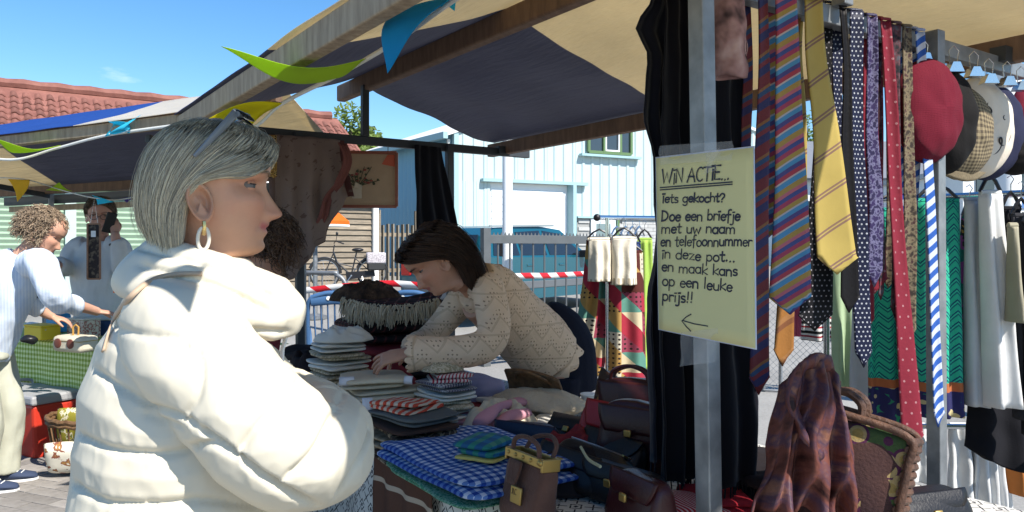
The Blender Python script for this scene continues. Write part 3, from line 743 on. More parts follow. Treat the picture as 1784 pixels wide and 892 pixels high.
# ============================================================ yard: car, bicycle, barriers, chair
m_carblue = mat('car_teal', (.009, .10, .14), .25, var=.04, coat=.8, metal=.3)
m_carglass = mat('car_glass', (.012, .016, .02), .05, var=.02, spec=.9)
def car(loc, yaw):
    t = thing('parked_car', 'dark teal blue estate car parked behind the galvanised fence', 'car', loc, yaw)
    L, W = 4.5, 1.78                                           # +x is the front
    bot = [(-2.2, .38), (-2.25, .6), (-2.22, .92), (-2.05, 1.0), (1.0, .98), (1.9, .84), (2.2, .66), (2.24, .42), (2.1, .28), (-2.05, .28)]
    q = MB(); vs, fs = [], []; n = len(bot)
    for wy, sc in ((-.89, .93), (-.84, 1.0), (.84, 1.0), (.89, .93)):
        for x, z in bot: vs.append((x*(.99 if sc < 1 else 1), wy, .6+(z-.6)*sc))
    for k in range(3):
        for i in range(n): fs.append((k*n+i, k*n+(i+1) % n, (k+1)*n+(i+1) % n, (k+1)*n+i))
    fs += [tuple(range(n)), tuple(range(4*n-1, 3*n-1, -1))]
    q.add(vs, fs).build('body', m_carblue, t, bevel=.03)
    cab = [(-2.1, .96), (-1.85, 1.36), (-1.55, 1.5), (-.3, 1.56), (.45, 1.5), (1.25, .97)]; q = MB(); vs, fs = [], []; n = 6
    for sgn in (-1, 1):
        for x, z in cab: vs.append((x, sgn*lerp(.85, .62, (z-.96)/.6), z))
    fs = [tuple(range(n)), tuple(range(2*n-1, n-1, -1))]+[(i, n+i, n+i+1, i+1) for i in range(n-1)]
    q.add(vs, fs).build('cabin', m_carblue, t, smooth=False, bevel=.02)
    def side(poly, sgn, nm='side_window'):
        q = MB(); P = [V3((x, sgn*(lerp(.85, .62, (z-.96)/.6)+.006), z)) for x, z in poly]; q.add(P, [tuple(range(len(P)))]); q.build(nm, m_carglass, t, smooth=False, solid=.01)
    for sgn in (-1, 1):
        for poly in ([(-1.8, 1.03), (-1.66, 1.36), (-1.1, 1.43), (-1.08, 1.03)], [(-1.0, 1.03), (-1.02, 1.43), (-.28, 1.47), (-.25, 1.03)], [(-.15, 1.03), (-.18, 1.47), (.4, 1.42), (.98, 1.03)]): side(poly, sgn)
        q = MB(); q.box((.75, sgn*.98-.11, .98), (.9, sgn*.98+.11, 1.12)); q.build('mirror', m_black, t, bevel=.03)
        q = MB(); bar(q, (-1.7, sgn*.66, 1.52), (.2, sgn*.66, 1.575), .035, .03); q.build('roof_rail', m_steel, t)
        for x in (-.95, .05):
            q = MB(); q.box((x, sgn*.885-.02, .84), (x+.18, sgn*.885+.02, .875)); q.build('handle', m_carblue, t, bevel=.008)
        q = MB(); q.box((-2.0, sgn*.87-.03, .45), (2.0, sgn*.87+.03, .58)); q.build('side_strip', mat('grey_trim', (.1, .11, .12), .6), t, bevel=.01)
        q = MB(); q.box((-2.27, sgn*.74-.11, .68), (-2.12, sgn*.74+.11, .98)); q.build('tail_light', mat('red_lens', (.4, .01, .01), .2), t, bevel=.02)
        q = MB(); q.box((1.98, sgn*.66-.18, .66), (2.2, sgn*.66+.18, .8)); q.build('headlight', m_chrome, t, bevel=.03)
        for x in (-1.35, 1.38):
            wl = bpy.data.objects.new('wheel', None); COL.objects.link(wl); wl.parent = t; wl.location = (x, sgn*.8, .32)
            RX = Matrix.Rotation(pi/2, 4, 'X')
            q = MB(); q.lathe([(.2, -.1), (.29, -.11), (.32, -.07), (.32, .07), (.29, .11), (.2, .1)], 24, RX); q.build('tyre', m_rubber, wl)
            q = MB(); q.lathe([(.03, -.09), (.2, -.1), (.21, 0), (.2, .1), (.03, .09)], 24, RX); q.build('rim', m_steel, wl)
    q = MB(); q.add([(-2.125, -.66, 1.02), (-2.125, .66, 1.02), (-1.875, .56, 1.37), (-1.875, -.56, 1.37)], [(0, 1, 2, 3)]); q.build('rear_window', m_carglass, t, smooth=False, solid=.02)
    q = MB(); q.add([(1.21, -.74, 1.02), (1.21, .74, 1.02), (.5, .6, 1.48), (.5, -.6, 1.48)], [(0, 1, 2, 3)]); q.build('windscreen', m_carglass, t, smooth=False, solid=.02)
    q = MB(); q.box((-2.31, -.75, .3), (-2.15, .75, .52)); q.build('bumper', mat('grey_trim'), t, bevel=.03)
    return t
p = PX(892, 433, 14.6); car((p.x+.12, p.y, GZ(p.x, p.y)), radians(53))

# white pole
p = PX(884, 433, 9.6); q = MB(); q.tube([(0, 0, 0), (0, 0, 5.2)], [.068, .06], 14)
t = thing('white_pole', 'tall white painted pole in front of the teal car', 'pole', (p.x, p.y, 0)); q.build('shaft', m_white, t)
q = MB(); q.lathe([(.1, 0), (.1, .03), (.075, .05)], 14); q.build('foot', m_galv, t)
q = MB(); q.box((-.1, -.03, 1.28), (-.055, .03, 1.5)); q.build('junction_box', m_black, t, bevel=.005)
p = PX(1756, 433, 6.2); t = thing('white_pole', 'thick white column behind the clothes rack at right', 'pole', (p.x, p.y, 0))
q = MB(); q.tube([(0, 0, 0), (0, 0, 3.4)], .092, 18); q.build('shaft', m_white, t); q = MB(); q.lathe([(.15, 0), (.15, .02), (.1, .04)], 14); q.build('foot', m_galv, t)

m_fgalv = mat('dull_galvanised', (.11, .118, .122), .55, var=.2, vs=9, metal=.3)
# galvanised fence with toothed top rail
fa, fb_ = PX(846, 433, 9.0), PX(1075, 433, 10.2); fa.z = fb_.z = 0; fd = (fb_-fa); FLn = fd.length; fyaw = atan2(fd.y, fd.x)
t = thing('steel_fence', 'galvanised bar fence with toothed top rail in front of the car', 'fence', fa, fyaw)
q = MB(); q.box((-.05, -.04, 0), (.05, .04, 1.62)); q.build('post', m_fgalv, t, smooth=False, bevel=.004)
q = MB(); q.box((FLn-.04, -.04, 0), (FLn+.04, .04, 1.55)); q.build('post', m_fgalv, t, smooth=False, bevel=.004)
for z in (1.44, .14):
    q = MB(); q.box((.05, -.025, z), (FLn-.04, .025, z+.1)); q.build('rail', m_fgalv, t, smooth=False, bevel=.003)
nb = int(FLn/.165)
for i in range(1, nb):
    q = MB(); q.tube([(i*FLn/nb, 0, .2), (i*FLn/nb, 0, 1.46)], .0115, 8); q.build('bar', m_fgalv, t)
q = MB()
for i in range(34): x = .1+i*(FLn-.2)/34; q.add([(x, -.004, 1.54), (x+.03, -.004, 1.54), (x+.015, -.004, 1.575), (x, .004, 1.54), (x+.03, .004, 1.54), (x+.015, .004, 1.575)], [(0, 1, 2), (5, 4, 3), (0, 2, 5, 3), (1, 4, 5, 2)])
tag(q.build('teeth', m_fgalv, t, smooth=False), kind='stuff')

# crowd barrier with rounded corner
ba = PX(606, 433, 7.6); ba.z = 0
t = thing('crowd_barrier', 'galvanised crowd barrier with rounded corner behind the blue chair', 'barrier', ba, radians(172))
P = path([(.0, 0, .3), (0, 0, .85), (.03, 0, 1.04), (.12, 0, 1.12), (.3, 0, 1.14), (2.1, 0, 1.14)], 30); q = MB(); q.tube(P, .022, 10); q.build('top_tube', m_galv, t)
q = MB(); q.tube([(.0, 0, .32), (.0, 0, .28), (2.1, 0, .28)], .02, 8); q.build('bottom_tube', m_galv, t)
for i in range(15):
    q = MB(); q.tube([(.13+i*.135, 0, .28), (.13+i*.135, 0, 1.12)], .008, 6); q.build('bar', m_galv, t)
for x in (.1, 1.9):
    q = MB(); q.tube([(x, -.3, .0), (x, -.25, .03), (x, 0, .29), (x, .25, .03), (x, .3, 0)], .018, 6); q.build('foot', m_galv, t)
ba = PX(250, 433, 6.9); ba.z = 0
t = thing('crowd_barrier', 'grey crowd barrier behind the phoning man', 'barrier', ba, radians(165))
q = MB(); q.tube([(-.6, 0, 0), (-.6, 0, 1.14), (1.1, 0, 1.14), (1.1, 0, 0)], .022, 8); q.build('top_tube', m_galv, t)
for i in range(11):
    q = MB(); q.tube([(-.5+i*.14, 0, .25), (-.5+i*.14, 0, 1.12)], .008, 6); q.build('bar', m_galv, t)
q = MB(); q.tube([(-.6, 0, .25), (1.1, 0, .25)], .018, 6); q.build('bottom_tube', m_galv, t)

# red and white barrier tape
def rw(c): return c.ramp((c.x/.34+c.y*4).frac(), [(0, (.75, .75, .73)), (.5, (.62, .02, .03))])
m_tape = mat('warning_tape', rough=.4, coord='UV', fn=rw, var=.04, transl=.25)
def tape(label, pts, w=.062):
    q = MB(); P = path(pts, 44); L = 0; vs, uv, fs = [], [], []
    for i, p in enumerate(P):
        if i: L += (p-P[i-1]).length
        tw = .12*sin(i*.3); o = V3((0, sin(tw), cos(tw)))*w/2; vs += [p-o, p+o]; uv += [(L, 0), (L, w)]
    for i in range(43): fs.append((2*i, 2*i+2, 2*i+3, 2*i+1))
    tag(q.add(vs, fs, uv).build('barrier_tape', m_tape, None, solid=.0015), label, 'tape', 'barrier tape')
tape('red and white barrier tape sagging behind the blue chair', [PX(525, 507, 7.5), PX(600, 499, 7.4), PX(680, 494, 7.4), PX(760, 500, 7.3)])
tape('red and white barrier tape strung across the steel fence', [PX(800, 490, 7.8), PX(900, 481, 8.2), PX(960, 480, 8.7), PX(1034, 476, 9.4)], .062)

# bicycle
bp = PX(608, 433, 18.0); bp.z = GZ(0, 18)
bike = thing('bicycle', 'dark city bicycle with speckled pannier against the board shed', 'bicycle', bp, radians(180+14))
m_bike = mat('bike_paint', (.02, .02, .022), .35, coat=.3)
# local: +x forward
RX = Matrix.Rotation(pi/2, 4, 'X')
for wx in (-.53, .55):
    wh = bpy.data.objects.new('wheel', None); COL.objects.link(wh); wh.parent = bike; wh.location = (wx, 0, .35)
    q = MB(); q.tube([(cos(a*pi/20)*.335, 0, sin(a*pi/20)*.335) for a in range(40)], .02, 8, closed=True, up=(0, 1, 0)); q.build('tyre', m_rubber, wh)
    q = MB(); q.tube([(cos(a*pi/20)*.308, 0, sin(a*pi/20)*.308) for a in range(40)], .012, 6, closed=True, up=(0, 1, 0)); q.build('rim', m_steel, wh)
    q = MB()
    for k in range(18): a = k*2*pi/18; q.tube([(cos(a+.4)*.03, .02*(-1)**k, sin(a+.4)*.03), (cos(a)*.305, 0, sin(a)*.305)], .003, 4)
    tag(q.build('spokes', m_steel, wh), kind='stuff')
    q = MB(); q.lathe([(.03, -.04), (.03, .04)], 12, RX); q.build('hub', m_steel, wh)
    q = MB(); q.tube([(cos(a)*.37, 0, sin(a)*.37) for a in [radians(20+i*10) for i in range(17)]], .022, 6, flat=.4, up=(0, 1, 0)); q.build('mudguard', m_bike, wh)
q = MB()
for a, b, r in (((-.53, .05, .35), (-.12, .03, .72), .012), ((-.53, -.05, .35), (-.12, -.03, .72), .012), ((-.53, .05, .35), (-.05, .04, .30), .014), ((-.05, 0, .30), (-.17, 0, .82), .018), ((-.05, 0, .30), (.28, 0, .62), .022), ((.28, 0, .62), (.36, 0, .86), .022), ((-.10, 0, .5), (.27, 0, .60), .016), ((.345, .0, .84), (.55, .05, .35), .014), ((.345, 0, .84), (.55, -.05, .35), .014)): q.tube([a, b], r, 8)
q.build('frame', m_bike, bike)
q = MB(); q.tube([(.36, 0, .86), (.33, 0, 1.02)], .014, 8); q.tube(path([(.12, .28, 1.04), (.3, .22, 1.1), (.34, 0, 1.04), (.3, -.22, 1.1), (.12, -.28, 1.04)], 20), .012, 8); q.build('handlebar', m_bike, bike)
q = MB(); q.tube([(.3, -.16, 1.08), (.27, -.16, 1.25)], .008, 6); q.ball((.27, -.16, 1.28), (.03, .015, .05), 10, 6); q.build('bell_mirror', m_black, bike)
q = MB(); q.ball((-.2, 0, .9), (.14, .09, .045)); q.tube([(-.17, 0, .82), (-.18, 0, .89)], .014, 8); q.build('saddle', m_black, bike)
q = MB(); q.tube([(-.05, -.09, .30), (-.05, .09, .30)], .02, 8); q.tube([(-.05, .09, .30), (.05, .1, .16)], .012, 6); q.tube([(-.05, -.09, .30), (-.15, -.1, .44)], .012, 6); q.cbox((.07, .13, .15), (.09, .07, .025)); q.cbox((-.17, -.13, .45), (.09, .07, .025)); q.build('crank', m_steel, bike)
q = MB(); q.prism([(-.6, .28), (.06, .2), (.08, .38), (-.58, .42)], -.02, .02, Matrix.Translation((0, .06, 0)) @ RX); q.build('chain_guard', m_black, bike)
q = MB(); q.box((-.78, -.06, .74), (-.34, .06, .765)); q.tube([(-.75, .05, .75), (-.55, .06, .36)], .008, 6); q.tube([(-.75, -.05, .75), (-.55, -.06, .36)], .008, 6); q.build('carrier', m_bike, bike)
m_spk = mat('speckled_canvas', rough=.9, fn=lambda c: c.ramp(c.noise(45, 3), [(.4, (.6, .56, .56)), (.6, (.3, .26, .28))], 'LINEAR'))
for sg in (-1, 1):
    q = MB(); q.box((-.82, sg*.13-.06, .42), (-.42, sg*.13+.06, .78)); pb = q.build('pannier', mat('pannier_black', (.03, .03, .03), .7), bike, bevel=.03)
    q = MB(); q.box((-.84, sg*.14-.065, .58), (-.40, sg*.14+.065, .84)); q.build('flap', m_spk, pb, bevel=.03)
q = MB(); q.tube([(-.3, .05, .32), (-.32, .2, .0)], .01, 6); q.build('kickstand', m_steel, bike)

# orange parasol with pole
p = PX(566, 433, 13.6); t = thing('parasol', 'small orange parasol in front of the board shed', 'parasol', (p.x, p.y, GZ(p.x, p.y)))
q = MB(); k8 = [(0, 1.98), (.06, 1.96), (.26, 1.86), (.43, 1.72), (.435, 1.66)]; q.lathe(k8, 8); q.build('canopy', cloth('orange_cloth', (.85, .2, .03), transl=.4), t, smooth=False, solid=.004)
q = MB(); q.lathe([(.437, 1.66), (.437, 1.63)], 8); q.build('trim', m_white, t, smooth=False, solid=.004)
q = MB(); q.tube([(-.17, 0, 0), (-.17, 0, 1.7)], .04, 10); q.tube([(-.17, 0, 1.68), (0, 0, 1.9)], .02, 8); q.build('pole', m_galv, t)
q = MB(); q.lathe([(.22, 0), (.22, .05), (.06, .09)], 16, Matrix.Translation((-.17, 0, 0))); q.build('base', m_galv, t)

# blue plastic garden chairs
m_bplastic = mat('blue_plastic', (.055, .13, .27), .38, var=.06)
def chair(label, loc, rz):
    t = thing('garden_chair', label, 'chair', loc, rz, 'blue plastic garden chairs')     # local +x is the front
    for k in range(7):
        y = -.16+k*.0535
        q = MB(); P = [(-.2-.1*i/5-.01*i*i/25, y*(1+.1*i/5), .46+i*.09) for i in range(6)]; q.tube(P, [(.017, .007)]*6, 8, up=(0, 1, 0)); q.build('back_slat', m_bplastic, t)
    q = MB(); q.tube(path([(-.19, -.23, .44), (-.26, -.235, .75), (-.31, -.21, .93), (-.325, -.1, .985), (-.33, 0, .995), (-.325, .1, .985), (-.31, .21, .93), (-.26, .235, .75), (-.19, .23, .44)], 36), .022, 10); q.tube([(-.32, -.2, .93), (-.325, 0, .945), (-.32, .2, .93)], [(.05, .018)]*3, 10, up=(1, 0, 0)); q.build('back_frame', m_bplastic, t)
    q = MB(); q.grid(lambda u, v: V3((lerp(-.22, .23, u), lerp(-.23, .23, v), .43-.02*sin(u*pi)*sin(v*pi))), 12, 12); q.build('seat', m_bplastic, t, solid=.02)
    for sg in (-1, 1):
        q = MB(); q.tube(path([(-.24, sg*.25, .64), (-.05, sg*.29, .66), (.2, sg*.28, .65), (.25, sg*.27, .6), (.22, sg*.25, .43)], 20), [(.03, .012)]*20, 8); q.build('armrest', m_bplastic, t)
        for x, dx in ((.2, .05), (-.2, -.06)):
            q = MB(); q.tube([(x, sg*.2, .43), (x+dx, sg*.24, 0)], [.028, .02], 8); q.build('leg', m_bplastic, t)
    q = MB(); q.lathe([(.018, 0), (.018, .004)], 12, Matrix.Translation((-.345, .05, .95)) @ Matrix.Rotation(-pi/2, 4, 'Y')); q.build('sticker', m_white, t)
p = PX(586, 433, 7.0); chair('blue plastic garden chair with slatted back behind the stall', (p.x, p.y, 0), radians(100))
p = PX(726, 433, 7.1); chair('second blue plastic chair half hidden behind the leaning woman', (p.x, p.y, 0), radians(85))

# chain-link fence behind the right rack
m_link = mat('link_wire', (.3, .31, .32), .5, metal=.6)
fa = PX(1330, 433, 7.4); fb2 = PX(1640, 433, 7.0); fa.z = fb2.z = 0; fd = fb2-fa; L = fd.length
t = thing('chain_link_fence', 'low chain-link fence beyond the hanging ties', 'fence', fa, atan2(fd.y, fd.x))
q = MB(); st_ = .06; n = int(L/st_)
for i in range(-16, n+1):
    for sg in (1, -1):
        x0 = i*st_; pts = []
        a = max(0, -x0) if sg == 1 else None
        x1 = x0+.9; za, zb = (.02, .92) if sg == 1 else (.92, .02)
        xa, xb = max(x0, 0), min(x1, L)
        if xb <= xa: continue
        q.tube([(xa, 0, lerp(za, zb, (xa-x0)/.9)), (xb, 0, lerp(za, zb, (xb-x0)/.9))], .0022, 3, cap=False)
tag(q.build('mesh_wire', m_link, t, smooth=False), kind='stuff')
for x in (0, L/2, L):
    q = MB(); q.tube([(x, .03, 0), (x, .03, 1.0)], .022, 8); q.build('post', m_galv, t)
for z in (.02, .92):
    q = MB(); q.tube([(0, 0, z), (L, 0, z)], .012, 6); q.build('rail', m_galv, t)
# ============================================================ people
def skin_mat(name, base=(.52, .30, .21), brow=None):
    return mat(name, rough=.5, var=.13, vs=26, bump=.25, bs=210, spec=.35, bdist=.002, fn=lambda c: c.mix(c.noise(38, 4, coord='Object').gt(.5)*.0+(c.noise(17, 5, coord='Object')-.42)*1.1, c.attr('col'), (.56, .20, .13)))
HF = [(-.75, .10), (-.5, .11), (-.32, .115), (-.27, .085), (-.235, .05), (-.2, .036), (-.16, .026), (-.138, .028), (-.127, .045), (-.120, .068), (-.112, .083), (-.102, .0885), (-.092, .085), (-.083, .0895), (-.077, .092), (-.0715, .0885), (-.066, .0935), (-.058, .0905), (-.05, .088), (-.03, .085), (-.01, .081), (0, .0805), (.012, .085), (.024, .092), (.04, .093), (.06, .088), (.08, .073), (.095, .055), (.108, .03), (.115, .008)]
HB = [(-.75, -.12), (-.5, -.11), (-.32, -.12), (-.27, -.10), (-.235, -.075), (-.2, -.065), (-.14, -.057), (-.09, -.065), (-.04, -.083), (0, -.094), (.04, -.095), (.07, -.083), (.09, -.064), (.104, -.04), (.115, -.006)]
HWd = [(-.75, .16), (-.5, .14), (-.32, .165), (-.27, .12), (-.235, .068), (-.2, .056), (-.15, .052), (-.128, .053), (-.112, .050), (-.095, .052), (-.07, .060), (-.04, .067), (-.01, .071), (.02, .074), (.05, .071), (.08, .058), (.1, .038), (.115, .006)]
def g2(a, s): return exp(-(a/s)**2)
HFS = [(-.75, .10), (-.5, .11), (-.32, .115), (-.27, .085), (-.235, .05), (-.2, .036), (-.16, .026), (-.138, .028), (-.127, .042), (-.118, .062), (-.108, .0755), (-.09, .083), (-.06, .0865), (-.03, .0855), (0, .085), (.024, .089), (.04, .0905), (.06, .087), (.08, .073), (.095, .055), (.108, .03), (.115, .008)]
def headpoint(u, z, nose=1.0, low=None):
    th = u*2*pi; F0 = sinterp(HF, z); Fx, Bx, w = sinterp(HFS, z), sinterp(HB, z), sinterp(HWd, z)
    cx, a = (Fx+Bx)/2, (Fx-Bx)/2
    c, s = cos(th), sin(th); pw = 2/2.25
    x = cx+a*math.copysign(abs(c)**pw, c); y = w*math.copysign(abs(s)**pw, s)
    if c > 0 and z > -.13:
        y *= 1-.25*g2(z-.002, .017)*sm(.015, .05, x)-.05*g2(z+.05, .03)*sm(.02, .06, x)
        f = c**.6; ay = abs(y); x += (F0-Fx)*g2(y, .026)*f
        nw = interp([(-.06, .012), (-.048, .0125), (-.03, .009), (.0, .0085), (.012, .008)], z)
        nh = sinterp([(-.066, 0), (-.059, .004), (-.054, .017), (-.049, .0265), (-.043, .0285), (-.036, .0245), (-.02, .0155), (-.005, .009), (.008, .004), (.02, 0)], z)*nose if -.066 < z < .02 else 0
        x += nh*g2(y, nw)*f
        x += .009*g2(ay-.0135, .006)*g2(z+.049, .007)*f*nose
        x -= .0125*g2(ay-.031, .015)*g2(z-.001, .0115)*f             # eye sockets
        x += .0035*g2(ay-.031, .018)*g2(z-.022, .007)*f              # brow ridge
        y += math.copysign(.004, y)*g2(z+.028, .022)*g2(ay-.05, .02)*f
        x += .004*g2(ay-.036, .018)*g2(z+.03, .018)*f                # cheek
        x -= .0035*g2(ay-.03, .012)*g2(z+.064, .02)*f
        x -= .0035*g2(ay-.025, .005)*g2(z+.0675, .006)*f             # mouth corner, lifted a little
        t_ = min(1, max(0, (-.048-z)/.026)); x -= .0022*g2(ay-(.018+.014*t_), .004)*sm(-.085, -.072, z)*(1-sm(-.05, -.044, z))*f   # smile fold
        x -= .0012*g2(z+.013-.004*ay/.03, .003)*g2(ay-.033, .012)*f  # under-eye crease
    return V3((x, y, z))
def add_head(mb, M, zlow=-.2, nu=64, nose=1.0, ears=True):
    zs = []; z = zlow
    while z < .1149:
        zs.append(z); z += .0035 if -.135 < z < .03 else (.006 if z > -.2 else .02)
    zs.append(.115)
    n = len(zs); vs, fs = [], []
    for z in zs: vs += [headpoint(i/nu, z, nose) for i in range(nu)]
    for j in range(n-1):
        for i in range(nu): fs.append((j*nu+i, j*nu+(i+1) % nu, (j+1)*nu+(i+1) % nu, (j+1)*nu+i))
    fs.append(tuple(range((n-1)*nu, n*nu))); fs.append(tuple(range(nu-1, -1, -1)))
    mb.add(vs, fs, None, M)
    if ears:
        for sg in (-1, 1):
            add_ear(mb, M, sg)
            for lo, hi in ((11, 85), (-80, -17)):                     # upper and lower lid
                mb.grid(lambda u, v: V3((.0540, sg*.0325, -.0005))+.0142*V3((cos(radians(lerp(lo, hi, v)))*cos(lerp(-1.5, 1.5, u)), cos(radians(lerp(lo, hi, v)))*sin(lerp(-1.5, 1.5, u)), sin(radians(lerp(lo, hi, v)))*.92)), 14, 8, M=M)
def add_ear(mb, M, sg):
    nu, nv = 28, 10
    def f(u, v):
        th = u*2*pi; r = v
        oz = .0335*sin(th)*r*(1.0 if sin(th) > 0 else .98); ox = (.0205+.003*sin(th))*cos(th)*r
        h = .010*g2(r-.86, .13)-.008*g2(r-.42, .25)*(1 if cos(th) > -.6 else .6)+.004*g2(r-.6, .08)*(cos(th) < .2)
        if r > .9: h -= .03*(r-.9)
        lift = .010-ox*.45                                           # rear edge stands off the head
        if sin(th) < -.7: h = max(h, .003)
        return V3((-.017+ox-oz*.22, sg*(.070+lift+h), -.036+oz))
    mb.grid(f, nu, nv, cu=True, M=M)
    def bk(u, v):                                                     # back side closes onto the head
        p = f(u, 1.0); q = V3((-.012, sg*.062, -.036)); return p.lerp(q, v)
    mb.grid(bk, nu, 4, cu=True, M=M)
def skin_col(Minv, base=(.52, .30, .21), lip=(.42, .16, .14), brow=(.16, .11, .08), rad=.2):
    def f(co):
        p = Minv @ co; x, y, z = p; c = V3(base)
        if p.length > rad or x < .03: return tuple(c)
        ay = abs(y)
        k = g2(ay-.04, .022)*g2(z+.035, .022); c = c.lerp(V3((base[0]*1.04, base[1]*.82, base[2]*.8)), k*.6)
        k = g2(z+.044, .012)*g2(y, .018)*(x > .09); c = c.lerp(V3((base[0], base[1]*.8, base[2]*.8)), k*.5)
        if ay < .026 and x > .07:
            k = g2(z+.0715-.0045*(ay/.024)**2, .0072)*(1-sm(.021, .027, ay)); c = c.lerp(V3(lip), min(1, k*1.1))
        zb = .019+.006*sin(min(1, max(0, (ay-.012)/.038))*pi*.75)
        k = g2(z-zb, .0045)*sm(.010, .016, ay)*(1-sm(.044, .054, ay)); c = c.lerp(V3(brow), min(.75, k))
        k = g2(z-.008, .004)*g2(ay-.033, .017); c = c.lerp(V3((base[0]*.7, base[1]*.55, base[2]*.5)), k*.6)
        return tuple(c)
    return f
m_eye = mat('eye_white', (.15, .13, .12), .45, var=0); m_iris = mat('iris', (.05, .06, .06), .1, var=0)
def add_brows(par, M, m):
    for sg in (-1, 1):
        P = []
        for k in range(9):
            t = k/8; ay = lerp(.014, .047, t); z = .0185+.0065*sin(min(1, t*1.15)*pi*.8); best = min((headpoint(u_/400, z) for u_ in range(0, 95)), key=lambda q_: abs(abs(q_.y)-ay))
            P.append(M @ (V3((best.x, sg*abs(best.y), z))+V3((.0008, sg*.0008, 0))))
        q = MB(); q.tube(P, [.0012, .0019, .0022, .0022, .0021, .0019, .0016, .0012, .0007], 6); q.build('eyebrow', m, par)
m_lash = mat('lash', (.03, .02, .018), .7)
def add_eyes(par, M):
    for sg in (-1, 1):
        q = MB(); q.ball((.0540, sg*.0325, -.0005), .0132, 18, 14, M); e = q.build('eye', m_eye, par)
        q = MB(); q.ball((.0622, sg*.0330, -.0008), (.0060, .0085, .0066), 12, 10, M); q.build('iris', m_iris, e)
        q = MB(); q.tube([M @ (V3((.0540, sg*.0325, -.0005))+.0149*V3((cos(.20)*cos(a), cos(.20)*sin(a), sin(.20)))) for a in [lerp(-1.25, 1.25, i/11) for i in range(12)]], .0011, 5); q.build('lashes', m_lash, e)
def strands(name, guides_fn, n, par, m, rad=.0009, seg=9, jit=.004, cols=None, seed=3, M=None, vmin=.75, tipl=0):
    """guides_fn(u, v) gives the hair surface; strands follow v"""
    r = random.Random(seed); vs, fs, cl = [], [], []
    for k in range(n):
        u = r.uniform(-1, 1); v0 = r.uniform(0, .12); v1 = r.uniform(vmin, 1.06); ph = r.uniform(0, 6); off = r.gauss(0, jit); du = r.gauss(0, .02); c = r.choice(cols) if cols else (1, 1, 1)
        b = r.uniform(.8, 1.2); pts = []
        for i in range(seg):
            t = i/(seg-1); v = lerp(v0, v1, t); uu = max(-1, min(1, u+du*sin(t*3+ph)))
            p = guides_fn(uu, v); o = guides_fn(uu, v, True); pts.append(p+o*(off*(.5+t)+.001*sin(t*7+ph)))
        for i in range(seg):
            t = (pts[min(i+1, seg-1)]-pts[max(0, i-1)]).normalized(); a = t.orthogonal().normalized(); bb = t.cross(a)
            rr = rad*(1-.65*(i/(seg-1))**3)
            for q in range(3): th = q*2*pi/3; vs.append(pts[i]+a*cos(th)*rr+bb*sin(th)*rr); tl_ = 1+tipl*(i/(seg-1))**2; cl.append((c[0]*b*tl_, c[1]*b*tl_, c[2]*b*tl_*.97))
        o = len(vs)-seg*3
        for i in range(seg-1):
            for q in range(3): fs.append((o+i*3+q, o+i*3+(q+1) % 3, o+i*3+3+(q+1) % 3, o+i*3+3+q))
    if M: vs = [M @ p for p in vs]
    mb = MB(); mb.v = vs; mb.f = fs; mb.uv = [(0, 0)]*len(vs); me = mb.mesh(name)
    a = me.color_attributes.new('col', 'FLOAT_COLOR', 'POINT'); a.data.foreach_set('color', [x for c in cl for x in (*c, 1.0)])
    return tag(link(name, me, m, par, True, angle=0), kind='stuff')
def hair_mat(name, rough=.42):
    return mat(name, rough=rough, var=.12, vs=30, fn=lambda c: c.attr('col'), spec=.22)
def hand(mb, w, d, nrm, k=1.0, curl=.5, thumb=1, spread=.0):
    """w wrist, d direction of the fingers, nrm back of the hand; thumb=+1/-1 side"""
    w, d = V3(w), V3(d).normalized(); nrm = V3(nrm); nrm = (nrm-d*nrm.dot(d)).normalized(); sd = nrm.cross(d)*thumb
    def P(x, y, z): return w+(d*x+sd*y+nrm*z)*k
    mb.tube([P(-.03, 0, 0), P(.0, 0, 0), P(.03, .002, .002), P(.06, .002, .003), P(.09, .002, 0)], [(.024*k, .018*k), (.027*k, .017*k), (.036*k, .015*k), (.040*k, .014*k), (.036*k, .011*k)], 12, up=tuple(nrm))
    for y, L, b in ((.029, .066, 0), (.010, .075, .05), (-.010, .070, .08), (-.028, .054, .12)):
        x, z, a = .082, .0, .12; pts = [P(x-.012, y, .001), P(x, y, .001)]; yy = y
        for s_, f in ((.45, .8), (.3, 1.0), (.25, .8)):
            a += (curl+b)*f; x += cos(a)*L*s_; z -= sin(a)*L*s_; yy += spread*y*s_*3; pts.append(P(x, yy, z))
        mb.tube(pts, [.0088*k, .009*k, .0082*k, .0074*k, .0055*k], 8)
    mb.tube([P(.012, .026, -.004), P(.04, .046, -.012), P(.066, .055, -.018-.02*curl), P(.088, .053, -.022-.045*curl)], [.0125*k, .011*k, .0095*k, .007*k], 8)
def limb(mb, pts, rs, k=14, n=14, up=(0, 0, 1)):
    P = path(pts, k); m = len(rs)-1
    rr = [sinterp(list(enumerate(rs)), i/(k-1)*m) for i in range(k)] if not isinstance(rs[0], tuple) else [tuple(sinterp([(j, r[q]) for j, r in enumerate(rs)], i/(k-1)*m) for q in (0, 1)) for i in range(k)]
    mb.tube(P, rr, n, up=up)
def garment(mb, name, m, par, voxel=.008, fold=.005, fscale=9, smooth=3, stretch=(1, 1, .45)):
    me = remesh(mb, voxel, smooth, name); st = V3(stretch)
    displace(me, lambda co: fold*(nz((co.x*st.x, co.y*st.y, co.z*st.z), fscale)+.5*nz((co.x*st.x+4, co.y*st.y, co.z*st.z), fscale*2.3)))
    # cylinder-style uv in metres
    ul = me.uv_layers.new(name='UVMap') if not me.uv_layers else me.uv_layers[0]
    for l in me.loops: co = me.vertices[l.vertex_index].co; ul.data[l.index].uv = (co.x+co.y*.6, co.z)
    return link(name, me, m, par, True, angle=0)
